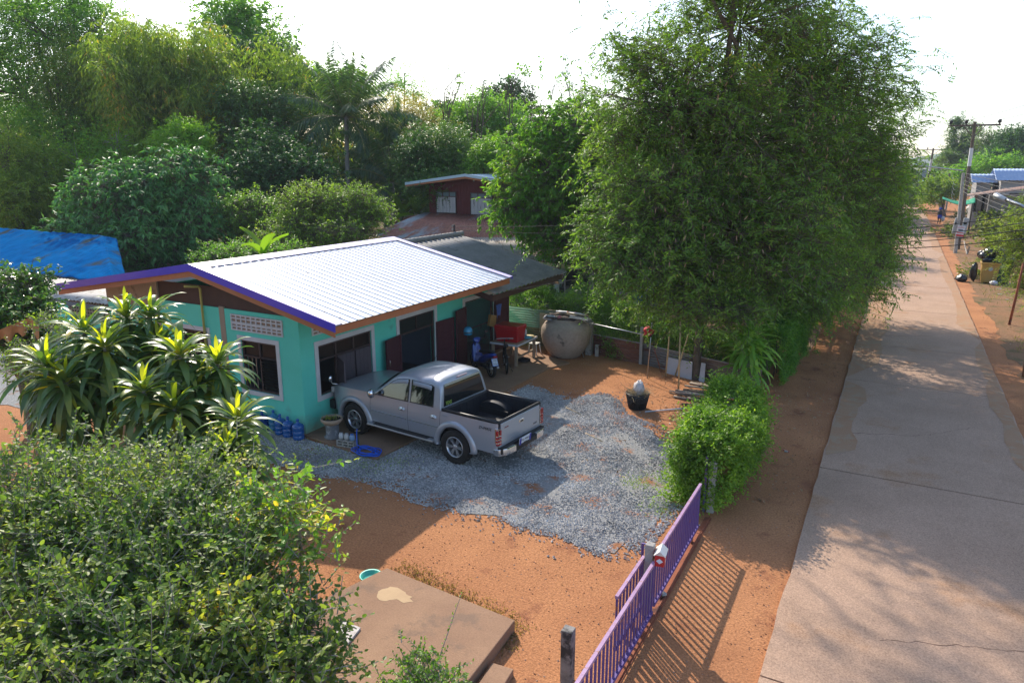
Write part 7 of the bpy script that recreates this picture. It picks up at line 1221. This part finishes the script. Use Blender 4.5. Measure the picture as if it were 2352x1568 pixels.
V = sprays(O - Dv * .12, Dv, rng.uniform(.10, .30, n) + .3 * (rng.random(n) < .18), 9, .075, .042, rng, .25, .95, .15, .4); npmesh('foliage', *V, leafmat('gate_bush_leaf', [(0, (.03, .075, .012)), (.5, (.065, .145, .02)), (1, (.15, .25, .035))], trans=.42, nscale=1.6), root)
st = MB(); [st.tube([(-2.65 + rng.normal(0, .12), yy, 0), (-2.7 + rng.normal(0, .25), yy + rng.normal(0, .2), .7), (-2.75 + rng.normal(0, .4), yy + rng.normal(0, .3), 1.3)], [.025, .016, .006], 4) for yy in np.linspace(12.6, 15.9, 14)]; st.build('stems', M_BARK, root)
# strappy plants: dracaena with yellow stripe, and the big green one under the tamarind
LM_DRAC = leafmat('dracaena_leaf', [(0, (.02, .055, .02)), (.45, (.035, .085, .03)), (.75, (.07, .12, .035)), (.9, (.13, .17, .02)), (1, (.24, .19, .02))], trans=.3, rough=.35, spec=.5, nscale=2.)
LM_DRACY = leafmat('dracaena_young_leaf', [(0, (.09, .17, .018)), (.5, (.19, .25, .018)), (1, (.30, .27, .022))], trans=.5, rough=.35, spec=.5, nscale=2.)
def rosette(c, rng, n, L, w, droop, parent, lm, name='leaf', elmin=-.9, elmax=1.35):
    Vs, Fs = [], []; m = 9; k0 = 0
    for i in range(n):
        e = (i + .5) / n; a = i * 2.399 + rng.uniform(-.3, .3); el = elmax + (elmin - elmax) * e ** .8 + rng.uniform(-.15, .15); l_ = L * rng.uniform(.75, 1.15) * (.75 + .4 * e); h = np.array([cos(a), sin(a), 0.]); sd = np.array([-h[1], h[0], 0]); p = np.array(c) + h * .03 - [0, 0, .28 * e]; ang = el; tw_ = rng.uniform(-.5, .5)
        vs = []
        for j in range(m):
            t = j / (m - 1); ww = w * (sin(pi * min(1, .12 + t * .88)) ** .65) * (1 if j < m - 1 else .05) * rng.uniform(.95, 1.05); d = h * cos(ang) + np.array([0, 0, sin(ang)]); nr = np.cross(d, sd); s_ = sd * cos(tw_ * t) + nr * sin(tw_ * t)
            vs += [p + s_ * ww - nr * 0 + np.array([0, 0, ww * .35]), p, p - s_ * ww + np.array([0, 0, ww * .35])]; p = p + d * l_ / (m - 1); ang -= droop * (.12 + .5 * t)
        Vs += vs
        for j in range(m - 1): b = k0 + j * 3; Fs += [(b, b + 3, b + 4, b + 1), (b + 1, b + 4, b + 5, b + 2)]
        k0 += m * 3
    return npmesh(name, np.array(Vs), np.array(Fs), lm, parent, True)
def dracaena(lab, heads, seed, L=.95, w=.055, n=56):
    rng = np.random.default_rng(seed); hs = [D(*h) for h in heads]; c = np.mean(hs, 0) * [1, 1, 0]; root = thing('dracaena', lab, 'shrub', c, 'striped dracaena shrubs'); st = MB()
    for i, h in enumerate(hs):
        b = c + np.array([rng.normal(0, .12), rng.normal(0, .12), 0]); st.tube([b, b * .6 + h * .4 * [1, 1, 0] + [0, 0, h[2] * .45], h - [0, 0, .05]], [.04, .035, .03], 7)
        for dz, nn_ in ((0, n), (-.45, n // 2), (-.85, n // 2)):
            if h[2] + dz > .5: rosette(h + [0, 0, dz], rng, nn_, L, w, .46, root, LM_DRAC, 'leaf_head', elmax=1.15 if dz == 0 else .3, elmin=-1.1)
        rosette(h + [0, 0, .12], rng, 11, L * .58, w * .62, .22, root, LM_DRACY, 'young_leaves', elmin=.3, elmax=1.45)
    st.build('stem', M_BARKP, root)
dracaena('tallest striped dracaena cluster in front of the left wall', [(290, 722, 13.4), (345, 722, 13.6), (365, 790, 13.4)], 1); dracaena('striped dracaena with a bright yellow head, second from left', [(192, 755, 13.0), (240, 790, 12.6)], 2); dracaena('leftmost striped dracaena reaching over the gravel', [(108, 835, 12.4), (150, 870, 12.3)], 3)
dracaena('striped dracaena with glowing yellow head before the louvred window', [(412, 808, 12.2), (500, 828, 12.4), (455, 880, 12.3)], 4, .85, .06); dracaena('lower striped dracaena in front of the gable wall', [(330, 890, 11.6), (400, 930, 11.5)], 5, .8, .06); dracaena('small striped dracaena nearest the water bottles', [(545, 960, 11.2), (520, 1030, 10.8)], 6, .8, .055)
root = thing('strap_leaf_plant', 'large green strap leaved plant under the tamarind behind the bush', 'plant', (-3.25, 19.6, 0)); rng = np.random.default_rng(3); st = MB().tube([(-3.2, 19.5, 0), (-3.2, 19.5, 1.3)], [.06, .05], 7).build('stem', M_BARKP, root)
LM_STRAP = leafmat('strap_leaf', [(0, (.03, .10, .015)), (.6, (.07, .18, .03)), (1, (.14, .27, .05))], trans=.35, rough=.4)
for dz, nn_ in ((0, 46), (-.35, 36), (-.7, 26)): rosette((-3.2, 19.5, 1.75 + dz), rng, nn_, .95, .055, .36, root, LM_STRAP, 'leaf_head')
# glossy tree and thin shrubs at the left edge
tree('glossy_tree', 'dark glossy round leaved tree at the left edge before the tarpaulin', 'tree', gnd(20, 16), [lobe(30, 670, 16, 70, 45, n=60), lobe(60, 720, 15.6, 50, 45, n=40), lobe(10, 760, 15.5, 80, 50, n=50), lobe(-40, 700, 16, 70, 70, n=40)], leafmat('glossy_leaf', [(0, (.015, .05, .01)), (.5, (.03, .09, .015)), (1, (.09, .16, .03))], trans=.25, rough=.25, spec=.6), M_BARK, 31, ns=11, cr=.35, sl=.22, k=8, ll=.10, lw=.055, inner=.75, six=True)
tree('thin_shrub', 'thin yellow leaved shrub left of the dracaenas', 'shrub', gnd(100, 13.5), [lobe(120, 760, 13.6, 40, 50, n=20), lobe(80, 820, 13.4, 50, 50, n=20), lobe(40, 850, 13, 40, 60, n=14)], LM_YEL, M_BARKP, 32, ns=6, cr=.3, sl=.35, k=9, ll=.06, lw=.035, inner=.3, trunk=.03)
dl = thing('dead_banana_leaf', 'dry brown banana leaf hanging at the left edge', 'leaf', D(60, 740, 14.5)); MB().grid(lambda u, v: tuple(D(-20 + 110 * u, 765 - 45 * min(u, .8) + 40 * max(0, u - .8) * 5 * .4 + (30 + 8 * sin(u * 21)) * v, 14.4 + .2 * v)), 20, 4).build('blade', mat('dry_leaf', (.30, .15, .06), .9, (.4, .24, .12), 5.), dl)
rc_ = np.random.default_rng(6); A_ = np.array([D(rc_.uniform(-10, 90), rc_.uniform(900, 1000), rc_.uniform(11, 12)) * [1, 1, 0] for _ in range(60)]); V = sticks(A_, A_ + rc_.normal(0, .5, (60, 3)) * [1, 1, .3] + [0, 0, .35], .012, .005); tag(npmesh('brushwood', *V, M_BARKP), 'dry brushwood on the ground at the left edge', 'brushwood', kind='stuff')
# foreground shrubs
def shrub(lab, lobes_, base, seed, lm=LM_FOUR, ll=.078, lw=.046, ns=6, shoots=34, k=10, cr=.46, sl=.45, inner=.35, name='shrub'):
    root = tree(name, lab, 'shrub', base, lobes_, lm, M_BARKP, seed, ns=ns, cr=cr, sl=sl, k=k, ll=ll, lw=lw, inner=inner, trunk=.05, droop=.15, hang=.05, ang=1.05, up=.45, jit=.38, six=True, crook=.1, fork=.3, zmin=.05)
    rng = np.random.default_rng(seed + 500); O = []; Dv = []; 
    for c, r, n in lobes_:
        m = max(1, int(shoots * r[0])); d = sph(rng, m); d[:, 2] = np.abs(d[:, 2]); O.append(c + d * r * .8); Dv.append(unit(d * .5 + rng.normal(0, .25, (m, 3)) + [0, 0, .8]))
    O = np.concatenate(O); Dv = np.concatenate(Dv); L = rng.uniform(.35, .95, len(O)); V = sprays(O, Dv, L, 17, ll * .95, lw, rng, .12, 1.0, .0, .3, six=True); npmesh('shoots', *V, lm, root); npmesh('shoot_stems', *sticks(O - Dv * .5, O + Dv * L[:, None] - np.array([0, 0, .12]) * L[:, None], .009, .003), M_BARKP, root); return root
def fl(px, py, d, rx, ry, n, rd=None): return lobe(px, py + (35 if d < 9.5 else 0), d, rx, ry, rd or rx / F * d, max(6, int(n * (.62 if n > 40 else 1))))
shrub('dense leafy shrub filling the left edge of the foreground', [fl(120, 1110, 9.2, 170, 110, 150), fl(60, 1250, 8.2, 170, 120, 150), fl(250, 1180, 8.6, 150, 100, 130)], gnd(120, 8.8), 201); shrub('tall leafy shrub in the middle of the foreground thicket', [fl(380, 1120, 8.6, 150, 100, 120), fl(430, 1240, 8.0, 160, 100, 130), fl(540, 1270, 7.8, 90, 90, 60)], gnd(430, 8.0), 202)
shrub('leafy shrub at the bottom left corner', [fl(120, 1420, 7.2, 200, 130, 170), fl(300, 1370, 7.2, 160, 110, 130), fl(80, 1560, 6.6, 190, 110, 120)], gnd(180, 6.6), 203); shrub('leafy shrub at the bottom centre left reaching the slab', [fl(440, 1420, 7.0, 180, 110, 150), fl(570, 1450, 7.0, 130, 95, 90), fl(360, 1560, 6.4, 210, 100, 130), fl(590, 1570, 6.6, 150, 70, 70)], gnd(520, 6.4), 204)
shrub('thin shrub with orange young leaves beside the dirt', [fl(640, 1150, 8.2, 50, 70, 16), fl(690, 1200, 8.0, 40, 60, 12)], gnd(640, 7.8), 205, leafmat('young_orange_leaf', [(0, (.03, .09, .02)), (.6, (.07, .16, .03)), (.72, (.20, .26, .03)), (.85, (.48, .20, .05)), (1, (.55, .26, .08))], trans=.4, nscale=1.5), ll=.10, lw=.05, ns=4, shoots=8)
shrub('small bright shrub growing over the front edge of the slab', [fl(970, 1510, 7.6, 60, 40, 16), fl(1000, 1560, 7.4, 50, 30, 12), fl(930, 1575, 7.4, 50, 30, 10)], tuple(G(985, 1600)[:2]), 206, LM_HEDGE, ll=.05, lw=.026, ns=6, shoots=9, cr=.25, sl=.25); shrub('sparse leafy shrub between the thicket and the slab', [fl(700, 1430, 7.2, 50, 70, 12), fl(740, 1530, 7.0, 50, 50, 12)], gnd(740, 6.9), 207, ns=4, shoots=9, cr=.3)
# right verge shrubs
LM_DULL = leafmat('dull_bush_leaf', [(0, (.03, .055, .012)), (.5, (.06, .095, .02)), (1, (.12, .14, .035))], trans=.35)
shrub('low green bush at the foot of the poster pole', [fl(2225, 575, 62, 40, 14, 34, 1.2), fl(2180, 560, 64, 14, 12, 10, .8)], tuple(G(2222, 585)[:2]), 220, LM_DULL, ll=.22, lw=.12, ns=9, shoots=2, cr=.6, sl=.5, name='verge_bush')
shrub('light green bush behind the rubbish bins', [fl(2270, 535, 58, 28, 22, 24, 1.), fl(2300, 560, 52, 40, 22, 26, 1.2)], tuple(G(2280, 570)[:2]), 221, LM_DULL, ll=.24, lw=.13, ns=8, shoots=2, cr=.7, sl=.6, name='verge_bush'); shrub('bright bush higher on the right verge', [fl(2300, 505, 66, 45, 18, 30, 1.3), fl(2345, 520, 60, 40, 25, 30, 1.5)], tuple(G(2310, 530)[:2]), 222, LM_DULL, ll=.26, lw=.14, ns=8, shoots=2, cr=.8, sl=.6, name='verge_bush')
tree('feathery_tree', 'yellow green feathery tree cut by the right edge of the picture', 'tree', tuple(G(2362, 745)[:2]), [lobe(2345, 540, 30, 40, 50, n=34), lobe(2370, 600, 30, 60, 60, n=50), lobe(2400, 500, 31, 60, 80, n=50), lobe(2385, 660, 30, 40, 40, n=20)], LM_YEL, M_BARK, 230, ns=11, cr=.6, sl=.5, k=12, ll=.12, lw=.035, trunk=.12, inner=.3)
for k in range(7):
    x, y = [(2285, 605), (2190, 545), (2165, 535), (2240, 640), (2330, 560), (2215, 500), (2260, 470)][k]; p = G(x, y); shrub(['small green tuft in front of the bins', 'weedy tuft beside the person', 'weedy tuft at the far road edge', 'small tuft of weeds left of the bins', 'leafy tuft at the right of the verge', 'leafy tuft by the water tank', 'bush in front of the block building'][k], [(p + [0, 0, .25], np.array([.9, .9, .4]) * (1 + .5 * (k > 4)), 12)], (p[0], p[1]), 240 + k, LM_DULL if k % 2 else LM_YEL, ll=.2, lw=.08, ns=7, shoots=2, cr=.5, sl=.35, name='weed_tuft')
# ---------------------------------------------------------------- dry season haze
hz = MB().b2((-420, -40, -2.5), (600, 1300, 75)).build('haze', bpy.data.materials.new('haze')); hz['kind'] = 'stuff'; hm_ = hz.data.materials[0]; hm_.use_nodes = True; n_ = hm_.node_tree.nodes; n_.remove(n_['Principled BSDF']); v_ = n_.new('ShaderNodeVolumePrincipled'); v_.inputs['Color'].default_value = (.80, .88, 1, 1); v_.inputs['Density'].default_value = .0004; v_.inputs['Anisotropy'].default_value = .0; hm_.node_tree.links.new(v_.outputs[0], n_['Material Output'].inputs['Volume'])
